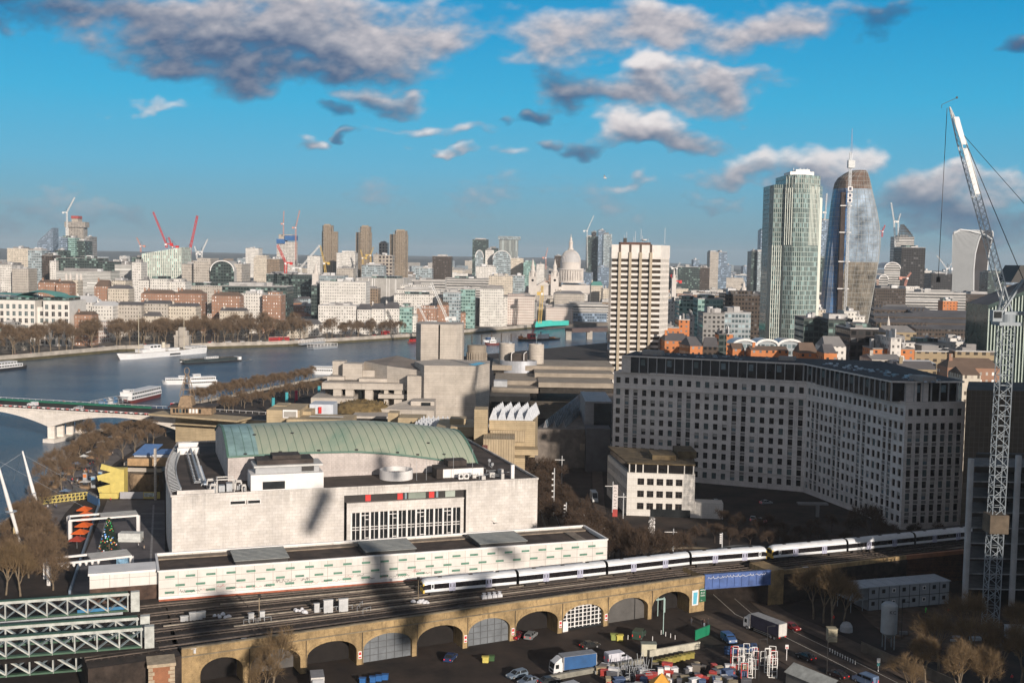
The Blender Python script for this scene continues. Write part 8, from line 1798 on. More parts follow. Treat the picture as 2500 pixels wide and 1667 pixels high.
b.bar(TipJ+V((-2,0,.6)),TipJ+V((1.8,0,2.4)),.12);b.bar(TipJ+V((-2,0,.6)),TipJ+V((-2,0,-.3)),.1);b.box((TipJ.x+1.6,TipJ.y-.2,TipJ.z+2.2),(TipJ.x+2.0,TipJ.y+.2,TipJ.z+2.7));b.obj('wind_gauge',black,o)
b=MB();hk=TipJ+V((-.6,0,-.2));hb=V((hk.x-.4,hk.y,D(2296,676,300).z));b.bar(hk,hb,.12);b.box((hb.x-.4,hb.y-.3,hb.z-1.4),(hb.x+.4,hb.y+.3,hb.z));b.obj('hoist_rope',black,o)
cj=p+V((9,0,2.4));b=MB();b.bar(p+V((-1,0,2.6)),cj+V((3,0,.4)),2.4,.8);b.box((cj.x+1,cj.y-1.6,cj.z-2.6),(cj.x+5,cj.y+1.6,cj.z+1.6));b.obj('counter_jib',csteel,o)
af=p+V((3.5,0,10.5));b=MB();[b.bar(p+V((x_,y_,2.6)),af+V((0,y_*.3,0)),.4)for x_ in(-1.8,6.5)for y_ in(-1.2,1.2)];b.bar(p+V((-2.5,0,1)),p+V((-1.5,-1.2,9)),.35);b.bar(p+V((-1.5,-1.2,9)),p+V((1.5,0,2)),.35);b.obj('a_frame',csteel,o)
b=MB();b.bar(Pv+J*.86+nJ*1.6,af,.13);b.bar(Pv+J*.86+nJ*1.6,cj+V((5,0,14)),.1);b.obj('pendant_line',black,o)
b=MB();c=Bm.lerp(Tm,.345);b.box((c.x-2.2,c.y-2.2,c.z-2.2),(c.x+2.2,c.y+2.2,c.z+2.2));b.obj('mast_collar',M('netting brown',(.13,.10,.07),.9,.3,.5),o)
def skq(l,r,Y,dep):a,b_,c,d=D(l,640,Y),D(r,640,Y),D(r,640,Y+dep),D(l+4,640,Y+dep);return[(p.x,p.y)for p in(a,b_,c,d)]
# building under construction behind it, clad block above
mesh_t=WM('gold brown cladding',(.135,.105,.075),(.10,.08,.06),1.5,1.6,.88,.9,.1,gmix=(.13,.105,.08));o=thing('clad_block','brown panelled block at the right edge behind the crane mast','building',base(2440,352));b=MB()
q=skq(2374,2660,352,26);b.prism(q,0,46.5,0,1);b.obj('wall',[mesh_t,roofdark],o)
o=thing('concrete_frame_under_construction','open dark concrete frame with pale columns behind the crane mast','construction site',base(2440,318));b=MB()
for k in range(9):z=3.6+k*3.9;b=MB();q=skq(2396,2680,284,12);b.prism(q,z,z+.28,0,bot=True);b.obj('floor_slab',M('slab dark',(.12,.115,.11),.9,.3,.3),o);b=MB();q2_=skq(2396,2680,283.8,.3);b.prism(q2_,z,z+.28);b.obj('slab_edge',M('slab edge',(.30,.31,.32),.8,.5,.25),o)
for px in(2393,2510,2620):
    c=D(px,640,282.5);b=MB();b.tube((c.x,c.y,0),(c.x,c.y,38 if px>2400 else 37),.75,.75,12);b.obj('column',M('new concrete',(.42,.43,.44),.8,.15,.3),o)
q=skq(2404,2680,296.5,2);b=MB();b.prism(q,0,36);b.obj('core_wall',M('dark block wall',(.05,.045,.04),.9,.3,.3),o)
# ribbed green tower at the right edge
Y=620;o=thing('green_ribbed_block','pale green ribbed building with sloping dark roof at the right edge','office block',base(2465,Y));q=quadp(2418,2640,Y,30);zl=zt(2420,790,Y);z2_=zt(2500,676,Y);b=MB();b.prism(q,0,[zt(2440,745,Y),zt(2500,655,Y),zt(2500,655,Y),zt(2440,745,Y)],0,1);b.obj('wall',[M('dark green glass wall',(.05,.08,.075),.15,.3,.2),RF[2]],o)
for k in range(26):px=2420+k*8;c=D(px,640,Y-.6);ztop_=lerp(zt(2440,755,Y),zt(2500,662,Y),(px-2418)/222);b=MB();b.bar((c.x,c.y,0),(c.x,c.y,ztop_),.55,.5);b.obj('fin',M('pale green fin',(.42,.50,.44),.5,.1,.3),o)
b=MB();c0=D(2470,640,Y+4);c1=D(2600,640,Y+4);za_=zt(2480,690,Y);b.face([(c0.x,c0.y,za_),(c1.x,c1.y,za_),(c1.x,c1.y,zt(2500,645,Y)),(c0.x+5,c0.y,zt(2500,648,Y))]);b.face([(c0.x,c0.y,za_),(c0.x+5,c0.y,zt(2500,648,Y)),(c0.x+5,c0.y+20,zt(2500,648,Y)),(c0.x,c0.y+20,za_)]);b.obj('dark_roof',black,o)
# ---------------------------------------------------------------- site cabins, silo, site clutter
S0=G(2119,1492);S1=G(2316,1474);Xc,Lc_=at2(S0,S1);o=thing('site_cabins','two storey row of grey portable site cabins in the shade','site cabins',S0);cg=M('cabin grey',(.27,.30,.33),.6,.1,.5)
b=MB();b.box((0,0,.2),(Lc_,6,5.9),0,Xc);b.obj('cabin_walls',cg,o);b=MB();b.box((-5,-.2,5.9),(Lc_+.3,6.2,6.05),0,Xc);[b.box((k*Lc_/8-.06,-.2,6.05),(k*Lc_/8+.06,6.2,6.13),0,Xc)for k in range(9)];b.obj('roof',M('cabin roof',(.36,.40,.44),.6,.1,.5),o)
b=MB();[b.box((k*Lc_/8-.05,-.08,.2),(k*Lc_/8+.05,0,5.9),0,Xc)for k in range(9)];b.box((0,-.08,2.95),(Lc_,0,3.1),0,Xc);b.obj('joints',black,o)
for k in range(8):
    for z in(1.4,4.3):
        u=(k+.45)*Lc_/8;f=(k*7+int(z))%3==0;b=MB();b.box((u-.45,-.1,z),(u+.45,-.02,z+.95),0 if f else 1,Xc);b.box((u-.3,-.13,z+.15),(u+.3,-.1,z+.8),1,Xc);b.obj('window',[white,dglass],o)
b=MB();[b.bar(Xc@V((u_,v_,0)),Xc@V((u_,v_,5.9)),.15)for u_ in(-4.8,-1.5)for v_ in(.2,5.8)];b.box((-5,0,2.9),(0,6,3.05),0,Xc);b.obj('stair_landing',csteel,o)
for px,py in((2072,1436),(2070,1466),(2068,1440)):pass
c=G(2168,1582);o=thing('cement_silo','grey cylindrical cement silo on legs below the cabins','silo',c);b=MB();b.lathe([(.1,2.3),(1.75,3.6),(1.75,9.8),(1.3,10.3),(.1,10.5)],24,c);b.obj('tank',M('silo grey',(.33,.36,.38),.6,.15,.5),o)
for a_ in range(4):p=c+V((1.4*math.cos(a_*1.57+.78),1.4*math.sin(a_*1.57+.78),0));b=MB();b.bar(p,p+V((0,0,3.8)),.18);b.obj('leg',csteel,o)
XS_=Matrix.Translation(c+V((0,0,0)))@Matrix.Rotation(0,4,'Z');txt('KC',1.1,'lettering',black,o,XS_,.1,8.3,-1.9)
b=MB();a_=G(2330,1700);wl_=[G(2052,1590),G(2120,1622),G(2200,1650),G(2330,1712)]
for p,q in zip(wl_,wl_[1:]):b.bar(p+V((4.5,0,1.2)),q+V((4.5,0,1.2)),.25,2.4)
tag(b.obj('site_hoarding',M('plywood hoarding',(.13,.105,.08),.9,.3,.4)),'long dull brown hoarding between pavement and building site','hoarding')
b=MB();a_=G(2462,1560);b.box((a_.x,a_.y,0),(a_.x+8,a_.y+2.5,2.6));b.box((a_.x-.1,a_.y-.1,2.6),(a_.x+8.1,a_.y+2.6,2.72));tag(b.obj('shipping_container',M('container pale',(.42,.45,.48),.6,.15,.6)),'pale blue container at the right edge under the frame','container')
b=MB();a_=G(2022,1568);b.box((a_.x,a_.y,0),(a_.x+2,a_.y+2,3));b.box((a_.x-.1,a_.y-.1,3),(a_.x+2.1,a_.y+2.1,3.12));b.box((a_.x+.5,a_.y-.05,1.6),(a_.x+1.2,a_.y,2.4));tag(b.obj('gate_hut',M('gate hut',(.42,.38,.27),.7,.2,.6)),'small pale gate hut at the site corner by the road','hut')
b=MB();a_=G(2066,1540);b.lathe([(1.5,0),(1.4,1.2),(.9,2.0),(.1,2.3)],9,a_);tag(b.obj('wrapped_load',M('grey tarpaulin',(.42,.44,.46),.6,.2,.8)),'hump of material under grey tarpaulin behind the gate hut','load')
mound=M('earth',(.075,.052,.035),.95,.4,.4,bump=.3);b=MB();rows=[]
for j in range(9):rows.append([V((lerp(86,118,i/12),lerp(250,280,j/8),.9*max(0,noise.noise(V((i*.5,j*.5,2))))+.05))for i in range(13)])
b.grid(rows[::-1]);o=b.obj('site_ground',mound);o['kind']='structure'
for k in range(16):px,py=R.uniform(2180,2480),R.uniform(1520,1660);p=G(px,py,.4);s=R.uniform(.5,1.4);b=MB();b.box((p.x-s,p.y-s*.4,0),(p.x+s,p.y+s*.4,R.uniform(.5,1.0)),0);tag(b.obj('material_stack',R.choice((M('stack pale',(.30,.34,.38),.7,.2,1),M('stack brown',(.14,.10,.07),.9,.2,1),M('stack grey',(.16,.165,.17),.8,.2,1)))),'%s heap of stacked site material below the cabins'%nth(k+1),'site materials','stacks of site material')
# ---------------------------------------------------------------- yard before the arches
def bin_(label,px,py,col,s=1.0,z=0):
    p=G(px,py,z);o=thing('wheeled_bin',label,'bin',p,'bins in the yard');m_=M('bin %s'%str(col),col,.6,.15,1);b=MB();b.prism([(p.x-.55*s,p.y-.4*s),(p.x+.55*s,p.y-.4*s),(p.x+.65*s,p.y+.4*s),(p.x-.65*s,p.y+.4*s)],z+.12,z+1.15*s);b.obj('body',m_,o);b=MB();b.box((p.x-.7*s,p.y-.5*s,z+1.15*s),(p.x+.7*s,p.y+.5*s,z+1.25*s));b.obj('lid',m_,o)
    for dx in(-.4,.4):b=MB();b.tube((p.x+dx*s,p.y-.3*s,z+.1),(p.x+dx*s+.08,p.y-.3*s,z+.1),.1,.1,8);b.obj('wheel',tyre,o)
yel=(.30,.25,.05);bin_('yellow bin with green lid before the grey panel arch',1499,1562,(.28,.33,.08),1.2);bin_('bright yellow bin right of the green lidded one',1513,1564,(.60,.52,.10),1.2);bin_('yellow bin standing in front of the grid doored arch',1185,1617,(.62,.52,.12),1.1);bin_('dark green bin right of the single yellow bin',1200,1613,(.04,.10,.03),1.0)
for k in range(9):bin_('yellow green bin, %s from the left in the row along the pale wall'%nth(k+1),1600+k*11,1627-k*2.6,yel if k%3 else(.40,.33,.08),1.05)
for k in range(4):bin_('blue bin, %s from the left beside the second big arch'%nth(k+1),885+k*15+(10 if k else 0),1668-k*3,(.02,.12,.35),1.0)
def wallseg(name,label,p0,p1,hh,m,th=.35,cat='wall',z=0):a_=G(*p0,z);c=G(*p1,z);b=MB();b.bar(a_+V((0,0,hh/2)),c+V((0,0,hh/2)),th,hh);b.bar(a_+V((0,0,hh)),c+V((0,0,hh)),th+.15,.12);return tag(b.obj(name,m),label,cat)
wallseg('yard_wall','pale capped yard wall behind the row of yellow bins',(1585,1604),(1708,1582),1.5,M('pale render',(.50,.47,.38),.8,.25,.6));wallseg('low_wall','low worn grey wall in front of lorry and van',(1335,1662),(1570,1618),1.0,M('worn grey wall',(.26,.25,.21),.9,.3,.6),.6)
wallseg('green_board','bright green hoarding board beside the bollards',(1697,1562),(1732,1548),2.2,M('board green',(.015,.22,.11),.5,.1,.5),.12,'board');b=MB();p=G(1583,1598);b.box((p.x-1.6,p.y-.8,0),(p.x+1.6,p.y+.8,2.6));b.box((p.x-1.7,p.y-.9,2.6),(p.x+1.7,p.y+.9,2.72),1);tag(b.obj('yard_kiosk',[M('kiosk cream',(.58,.55,.42),.7,.15,.6),M('kiosk roof',(.22,.24,.20),.8,.2,1)]),'cream box kiosk at the left end of the pale yard wall','kiosk')
for k,(px,py)in enumerate(((1614,1548),(1625,1552),(1637,1556),(1648,1560),(1593,1563),(1533,1560))):p=G(px,py);b=MB();b.tube(p,p+V((0,0,1.0)),.09,.08,8);tag(b.obj('bollard',white),'%s white bollard from the left near the restaurant arch'%nth(1+sorted((1614,1625,1637,1648,1593,1533)).index(px)),'bollard','white bollards by the arches')
p=G(1593,1568);b=MB();b.tube(p,p+V((0,0,.3)),.3,.3,10)
p=G(1619,1547);b=MB();b.bar(p,p+V((0,0,8.6)),.16);o=tag(b.obj('lamp_post',M('pale teal metal',(.35,.48,.45))),'tall pale green post before the restaurant arch','post')
# white display frames packed together
fw_=M('frame white',(.78,.77,.74),.4,.05,1);rr2=random.Random(4);fl_=[]
for k in range(30):fl_.append((1790+rr2.random()*108,1618+rr2.random()*38,rr2.uniform(3.0,4.6),rr2.uniform(.9,1.6)))
fl_.sort()
for k,(px,py,hh,w)in enumerate(fl_):
    p=G(px,py);a_=rr2.uniform(-.25,.25);d=V((math.cos(a_),math.sin(a_),0))*w/2;b=MB();b.bar(p-d,p-d+V((0,0,hh)),.12);b.bar(p+d,p+d+V((0,0,hh)),.12);b.bar(p-d+V((0,0,hh)),p+d+V((0,0,hh)),.12);b.bar(p-d+V((0,0,hh*.55)),p+d+V((0,0,hh*.55)),.08);b.bar(p-d+V((0,0,.1)),p+d+V((0,0,.1)),.1)
    tag(b.obj('display_frame',fw_ if k%9 else M('frame red',(.60,.04,.03),.5,.1,1)),'%s from the left of the upright metal frames crowded by the road'%nth(k+1),'frame','upright metal frames in the yard')
for k in range(7):px=1775+k*11;p=G(px,1597-k*1.5);b=MB();[b.bar(p+V((dx,dy,0)),p+V((dx,dy,1.6)),.1)for dx in(-.5,.5)for dy in(-.4,.4)];[b.bar(p+V((-.5,dy,z)),p+V((.5,dy,z)),.08)for dy in(-.4,.4)for z in(.2,.9,1.6)];b.box((p.x-.4,p.y-.3,.15),(p.x+.4,p.y+.3,1.1));tag(b.obj('roll_cage',M('cage blue',(.02,.07,.20),.6,.2,1)),'%s from the left of the blue roll cages behind the white frames'%nth(k+1),'cage','blue roll cages')
cols_=[((.42,.05,.04),'red'),((.60,.60,.60),'white'),((.34,.27,.16),'tan'),((.06,.10,.20),'blue'),((.14,.12,.10),'brown'),((.10,.10,.11),'dark'),((.30,.30,.29),'grey')]
kc={}
its=sorted([(rr2.uniform(1440,1830),rr2.uniform(1632,1695))for _ in range(120)])
for px,py in its:
    p=G(px,py);c_,nm=rr2.choice(cols_);kc[nm]=kc.get(nm,0)+1;w,d_,hh=rr2.uniform(.4,1.1),rr2.uniform(.3,.8),rr2.uniform(.5,1.7);a_=rr2.uniform(-.5,.5);X=Matrix.Translation(p)@Matrix.Rotation(a_,4,'Z');b=MB();b.box((-w,-d_,.1),(w,d_,hh),0,X);b.box((-w-.05,-d_-.05,hh),(w+.05,d_+.05,hh+.08),1,X);b.box((-w,-d_,0),(-w+.15,d_,.1),1,X);b.box((w-.15,-d_,0),(w,d_,.1),1,X)
    tag(b.obj('storage_crate',[M('crate %s'%nm,c_,.6,.2,1),M('crate lid %s'%nm,tuple(min(1,x*1.3+.03)for x in c_),.6,.2,1)]),'%s crate, %s %s one from the left at the bottom of the yard'%(nm,nth(kc[nm]),nm),'crate','crates at the bottom of the yard')
for k,(px,py,z)in enumerate(((1612,1655,0),(1632,1653,0),(1612,1655,1.1),(1628,1651,1.1),(1636,1668,0))):p=G(px,py,0)+V((0,0,z));b=MB();b.box((p.x-.55,p.y-.5,z+.1),(p.x+.55,p.y+.5,z+1.05));b.box((p.x-.6,p.y-.55,z),(p.x+.6,p.y+.55,z+.12));tag(b.obj('white_tote',white),'%s white cage tank in the stack beside the crates'%('lower left','lower right','upper left','upper right','foremost')[k],'tank','white cage tanks')
b=MB();p0=G(1510,1664)
for k in range(26):p=G(1512+rr2.random()*85,1668-rr2.random()*30);b.bar(p,p+V((rr2.uniform(-.8,.8),rr2.uniform(-.5,.5),rr2.uniform(2,4.6))),.09)
for k in range(14):p=G(1512+rr2.random()*70,1668-rr2.random()*25)+V((0,0,rr2.uniform(.5,3.5)));b.bar(p,p+V((rr2.uniform(1,3),0,rr2.uniform(-.2,.3))),.09)
tag(b.obj('scaffold_tubes',steel),'tangle of grey scaffold tubes at the bottom centre of the yard','scaffolding',kind='stuff')
p=G(1612,1700);b=MB();b.face([(p.x-2,p.y-1,2.4),(p.x+2,p.y-1,2.4),(p.x+.3,p.y+.6,4.6)]);b.face([(p.x+2,p.y-1,2.4),(p.x+2,p.y+2,2.4),(p.x+.3,p.y+.6,4.6)]);b.face([(p.x-2,p.y+2,2.4),(p.x-2,p.y-1,2.4),(p.x+.3,p.y+.6,4.6)]);[b.bar((p.x+dx,p.y+dy,0),(p.x+dx,p.y+dy,2.4),.1)for dx in(-2,2)for dy in(-1,2)];tag(b.obj('orange_canopy',M('canopy orange',(.70,.35,.05),.7,.1,1)),'small orange peaked canopy at the bottom edge','canopy')
q0=G(1918,1668);q1=G(1992,1700);o=thing('glazed_shed','pale grey pitched roof shed at the bottom right of the frames','shed',q0);Xg,Lg=at2(q0,q1);b=MB();b.box((0,0,0),(Lg+3,5,2.4),0,Xg);b.obj('wall',M('shed wall',(.18,.17,.15),.8,.2,.5),o);b=MB();b.face([Xg@V(v)for v in((-.3,-.3,2.4),(Lg+3.3,-.3,2.4),(Lg+3.3,2.5,3.9),(-.3,2.5,3.9))]);b.face([Xg@V(v)for v in((-.3,2.5,3.9),(Lg+3.3,2.5,3.9),(Lg+3.3,5.3,2.4),(-.3,5.3,2.4))]);b.obj('roof',M('shed roof',(.42,.43,.40),.5,.25,.6),o)
b=MB();p=G(1920,1612);b.bar(p,p+V((0,0,3.2)),.12);b.box((p.x-.35,p.y-.06,2.6),(p.x+.35,p.y+.06,3.5));b.box((p.x-.28,p.y-.08,2.75),(p.x+.28,p.y-.06,2.95),1);tag(b.obj('bus_stop_sign',[white,redp]),'white post sign standing by the pavement left of the dark car','sign')
b=MB();p=G(2144,1638);b.bar(p,p+V((0,0,2.6)),.12);b.box((p.x-.35,p.y-.06,1.9),(p.x+.35,p.y+.06,2.8),0);b.box((p.x-.3,p.y-.09,1.2),(p.x+.3,p.y-.03,1.8),1);tag(b.obj('road_sign',[white,M('sign teal',(.08,.35,.36),.5)]),'white and teal sign on the pavement below the silo','sign')
for k in range(11):px=2026+k*6.2;p=G(px,1590+k*3.1);b=MB();b.tube(p,p+V((0,0,.8)),.1,.08,8);tag(b.obj('pavement_post',white),'%s from the left of the short white posts along the kerb'%nth(k+1),'bollard','short white posts along the kerb')
for k,(px,py)in enumerate(((1852,1660),(1871,1625),(2018,1655),(2200,1560))):p=G(px,py);b=MB();b.tube(p,p+V((0,0,8.5)),.1,.06,8);b.bar(p+V((0,0,8.5)),p+V((1.2,0,8.7)),.08);b.box((p.x+1,p.y-.12,8.6),(p.x+1.6,p.y+.12,8.75));tag(b.obj('street_lamp',black),'%s of the thin dark street lamps along the road, counted from left'%nth(k+1),'street lamp','dark street lamps by the road')
# ---------------------------------------------------------------- riverside left of the hall
o=strip('promenade',[G(40,1330)+V((0,0,0)),G(95,1255),G(160,1190),G(230,1130),G(300,1085),G(380,1050)],16,.03,M('promenade paving',(.17,.15,.14),.9,.3,.2))
b=MB();tp_=[G(262,1222),G(402,1222),G(404,1500),G(150,1500)];b.prism([(p.x,p.y)for p in(tp_[3],tp_[2],tp_[1],tp_[0])],0,.25);o=b.obj('terrace',M('terrace paving',(.115,.105,.11),.85,.3,.15));o['kind']='structure'
for k,(a_,c)in enumerate((((215,1440),(300,1230)),((372,1240),(372,1370)))):pass
b=MB();
for p0_,p1_,w in(((222,1420),(262,1270),1.2),((345,1253),(402,1253),.6),((352,1290),(402,1290),.4),((375,1232),(368,1370),.6)):a_=G(*p0_,.27);c=G(*p1_,.27);b.bar(a_,c,w,.02)
o=b.obj('terrace_marking',M('pale paving',(.27,.26,.26),.85,.2,.5));o['kind']='structure'
a_=G(243,1232);c=G(170,1452);b=MB();b.bar(a_+V((0,0,.6)),c+V((0,0,.6)),.5,1.2);tag(b.obj('terrace_parapet',M('blue grey parapet',(.17,.23,.30),.6,.15,.4)),'long blue grey parapet running beside the orange parasols','parapet')
def pergola(label,base_l,base_r,back,hh,roof_t):
    A=G(*base_l);B_=G(*base_r);d=(B_-A).normalized();n_=V((-d.y,d.x,0));L_=(B_-A).length;o=thing('white_pergola',label,'pergola',A);
    for p in(A,A+n_*back,B_):b=MB();b.bar(p,p+V((0,0,hh)),.9,.7);b.obj('post',white,o)
    b=MB()
    for w in(0,back):b.bar(A+n_*w+V((0,0,hh)),B_+n_*w+V((0,0,hh)),.7,.5)
    b.bar(A+V((0,0,hh)),A+n_*back+V((0,0,hh)),.6,.5);b.obj('beam',white,o);m0=A+d*L_*roof_t;b=MB();b.face([q+V((0,0,hh+.32))for q in(m0,B_,B_+n_*back,m0+n_*back)]);b.face([q+V((0,0,hh-.1))for q in(m0,B_,B_+n_*back,m0+n_*back)][::-1]);b.obj('roof_panel',M('pergola roof',(.60,.58,.54),.7,.15,.5),o);return o,A,d,n_,L_
pergola('white pergola behind the decorated tree',(172,1322),(338,1308),6,6.3,.45);o,A,d,n_,L_=pergola('nearer white pergola hung with lanterns',(120,1428),(322,1404),6.5,5.2,.5)
for k in range(7):p=A+d*(3+k*1.5)+V((0,0,4.6));b=MB();b.lathe([(.1,.5),(.35,.3),(.42,0),(.2,-.5),(.05,-.55)],8,p);b.bar(p+V((0,0,.4)),p+V((0,0,.8)),.04);tag(b.obj('hanging_lantern',white),'%s white lantern from the left under the nearer pergola'%nth(k+1),'lantern','lanterns under the pergola')
b=MB();p=G(312,1400);b.box((p.x-3,p.y,0),(p.x+.3,p.y+.2,4.6));tag(b.obj('picture_panel',M('mural blue',(.22,.40,.58),.6,.6,.8)),'blue and pale pink picture panel beside the long white building','panel')
b=MB();p=G(330,1325);b.box((p.x-5,p.y,0),(p.x+1.5,p.y+3,2.8));b.box((p.x-5,p.y-.4,.9),(p.x+1.5,p.y,1.1));tag(b.obj('bar_counter',M('bar white',(.60,.62,.60),.6,.15,.8)),'white bar hut under the far pergola right of the decorated tree','hut')
for k,(px,py,s)in enumerate(((206,1262,1.9),(208,1275,1.9),(208,1288,2.0),(205,1302,2.05),(196,1320,2.0),(188,1338,1.9))):
    p=G(px,py);o=thing('orange_parasol','%s from the front of the orange parasols beside the parapet'%nth(6-k),'parasol',p,'orange parasols');b=MB();n=4;ap_=p+V((0,0,3.7));c=[p+V((dx*s,dy*s,2.6))for dx,dy in((-1,-1),(1,-1),(1,1),(-1,1))]
    for i in range(4):b.face([c[i],c[(i+1)%4],ap_]);b.face([c[i]-V((0,0,.2)),c[(i+1)%4]-V((0,0,.2)),c[(i+1)%4],c[i]])
    b.obj('canopy',M('parasol orange',(.72,.13,.02),.7,.12,.6)if k<5 else M('parasol dark red',(.35,.05,.03),.7,.1,1),o);b=MB();b.tube(p,ap_,.05,.05,6);b.obj('pole',steel,o)
# decorated tree
p=G(267,1348);o=thing('decorated_fir_tree','tall dark green decorated christmas tree with coloured baubles on the terrace','christmas tree',p);b=MB();rt2=random.Random(8)
for k in range(2600):
    t=rt2.random()**.8;z=.6+9.2*(1-t)if False else.6+9.4*(1-(1-t));rr_=3.0*(1-z/10.2)*rt2.uniform(.55,1.05)+.1;a_=rt2.random()*6.283;c=p+V((rr_*math.cos(a_),rr_*math.sin(a_),z));dd_=V((math.cos(a_),math.sin(a_),-.45))*rt2.uniform(.3,.7);s=V((-math.sin(a_),math.cos(a_),rt2.uniform(-.3,.3)))*.16;b.face([c-s,c+s,c+dd_]);
b.obj('foliage',M('fir green',(.018,.045,.022),.9,.3,1),o);b=MB();b.tube(p,p+V((0,0,10)),.25,.05,8);b.obj('trunk',bark,o)
bc=[((.75,.75,.8),'w'),((.05,.5,.15),'g'),((.6,.1,.05),'r'),((.1,.3,.7),'b'),((.7,.5,.15),'y')]
for k in range(60):
    z=.9+8.6*rt2.random()**1.1;rr_=3.0*(1-z/10.2)+.15;a_=rt2.uniform(3.3,6.1);c=p+V((rr_*math.cos(a_),rr_*math.sin(a_),z));q=bc[k%5];b=MB();b.lathe([(.02,-.17),(.14,-.1),(.19,0),(.14,.1),(.02,.17)],8,c);b.obj('bauble',M('bauble '+q[1],q[0],.2,0,emis=.6),o)  # baubles are no lamps; a faint glow is put into their colour
# leaning bridge masts
for nm,bp,tp2,dy_,yb in(('left of two leaning white bridge masts with a round collar',(55,1345,2),(-12,1110),-6,0),('right of two leaning white bridge masts by the river',(104,1285,2),(55,1101),8,0)):
    Bq=G(*bp);Tq=D(tp2[0],tp2[1],Bq.y+dy_);o=thing('leaning_bridge_mast',nm,'mast',Bq);b=MB();mid=Bq.lerp(Tq,.5);b.tube(Bq,mid,.32,.55,12);b.tube(mid,Tq,.55,.22,12);b.obj('mast',white,o)
    c=Bq.lerp(Tq,.42);b=MB();b.lathe([(1.5,-.08),(1.5,.08),(.6,.08),(.6,-.08),(1.5,-.08)],20,c)if 'collar' in nm else b.tube(c,c+(Tq-Bq).normalized()*.4,.7,.7,10);b.obj('collar',steel,o);c=Bq.lerp(Tq,.12 if 'left' in nm else.02);b=MB();b.box((c.x-1.5,c.y-.4,c.z-.3),(c.x-.4,c.y+.3,c.z+3.6));b.obj('mast_box',M('tan box',(.55,.42,.22),.7,.15,1),o)
    for t_,off in((.98,(-14,25,-14)),(.98,(-22,-12,-16)),(.95,(16,20,-17))):b=MB();c=Bq.lerp(Tq,t_);b.bar(c,c+V(off),.05);b.obj('stay_cable',steel,o)
# yellow stair tower and concrete foyer
yl=M('yellow paint',(.66,.54,.16),.6,.12,.5);o=thing('yellow_stair_tower','yellow painted winding concrete stair by the promenade','stair',G(285,1214));p=G(290,1212)
for k in range(5):
    z=.2+k*2.1;b=MB();s=1 if k%2 else-1;b.bar(p+V((-4.5*s-2.5,-.8*k*.3,z)),p+V((3.2*s-2.5,-.8*k*.3,z+2.1)),.5,1.9);b.obj('stair_flight',yl,o)
b=MB();b.box((p.x-2.6,p.y-1,0),(p.x+2.2,p.y+3,9.8));b.obj('tower_core',yl,o);b=MB();b.box((p.x-5.5,p.y-3.4,0),(p.x+.8,p.y-2.6,1.8));b.obj('base_wall',yl,o)
o=thing('concrete_foyer','low concrete foyer with dark wooden drum between yellow stair and hall','building',G(340,1205));b=MB();a_=G(303,1203);w=G(392,1203).x-a_.x;b.box((a_.x,a_.y+4,0),(a_.x+w,a_.y+22,7.2));b.obj('dark_base',M('foyer dark',(.10,.075,.055),.8,.3,.4),o)
for z0_,z1_,dy_ in((7.2,8.6,2),(9.2,10.3,3)):b=MB();b.box((a_.x-1,a_.y+dy_,z0_),(a_.x+w,a_.y+22,z1_));b.obj('parapet_band',cn,o)
b=MB();c=a_+V((w*.45,7,0));b.lathe([(5.5,0),(6.2,2.5),(6.2,5.5),(5.6,6.4)],24,c);b.obj('timber_drum',tim,o)
b=MB();p=G(375,1150,10);b.box((p.x+.4,p.y-1,-.1),(p.x+1.0,p.y+.2,18));b.obj('corner_post',cn,o)
for(l,r,m_,lab)in((293,350,M('grey hoarding',(.38,.38,.40),.7,.1,.5),'plain grey hoarding in front of the wooden drum'),(350,391,yl,'yellow hoarding with pale picture beside the hall corner')):
    a_=G(l,1217);c=G(r,1217);b=MB();b.bar(a_+V((0,0,1.2)),c+V((0,0,1.2)),.12,2.4)
    if r==391:b.bar(a_+V((.3,-.08,1.4)),a_.lerp(c,.7)+V((0,-.08,1.4)),.04,1.4,1)
    tag(b.obj('hoarding',[m_,M('picture pale',(.60,.66,.62),.7,.4,1.2)]),lab,'hoarding')
b=MB();a_=G(243,1202);c=G(266,1206);b.bar(a_+V((0,0,1.1)),c+V((0,0,1.1)),.12,2.2);tag(b.obj('sky_banner',M('banner sky',(.28,.45,.65),.7,.3,.8)),'pale blue and white banner left of the yellow stair','banner')
o=thing('yellow_fence','long yellow lattice barrier across the promenade','fence',G(98,1232));a_=G(98,1232);c=G(213,1218);b=MB();[b.bar(a_.lerp(c,k/12),a_.lerp(c,k/12)+V((0,0,2.6)),.2)for k in range(13)];[b.bar(a_+V((0,0,z)),c+V((0,0,z)),.2)for z in(.3,1.4,2.5)];[b.bar(a_.lerp(c,k/12)+V((0,0,.3)),a_.lerp(c,(k+1)/12)+V((0,0,2.5)),.12)for k in range(12)];b.obj('lattice',yl,o)
b=MB();a_=G(214,1226);c=G(242,1240);b.bar(a_+V((0,0,1.8)),c+V((0,0,1.8)),.3,2.6);tag(b.obj('blue_banner',M('banner blue',(.05,.14,.30),.6,.2,.8)),'dark blue banner wall at the top of the parapet','banner')
b=MB();a_=G(180,1195);c=G(237,1222);b.bar(a_+V((0,0,.8)),c+V((0,0,.8)),.4,1.6);tag(b.obj('ramp_wall',M('ramp grey',(.24,.235,.23),.8,.2,.5)),'grey ramp wall left of the blue banner','wall')
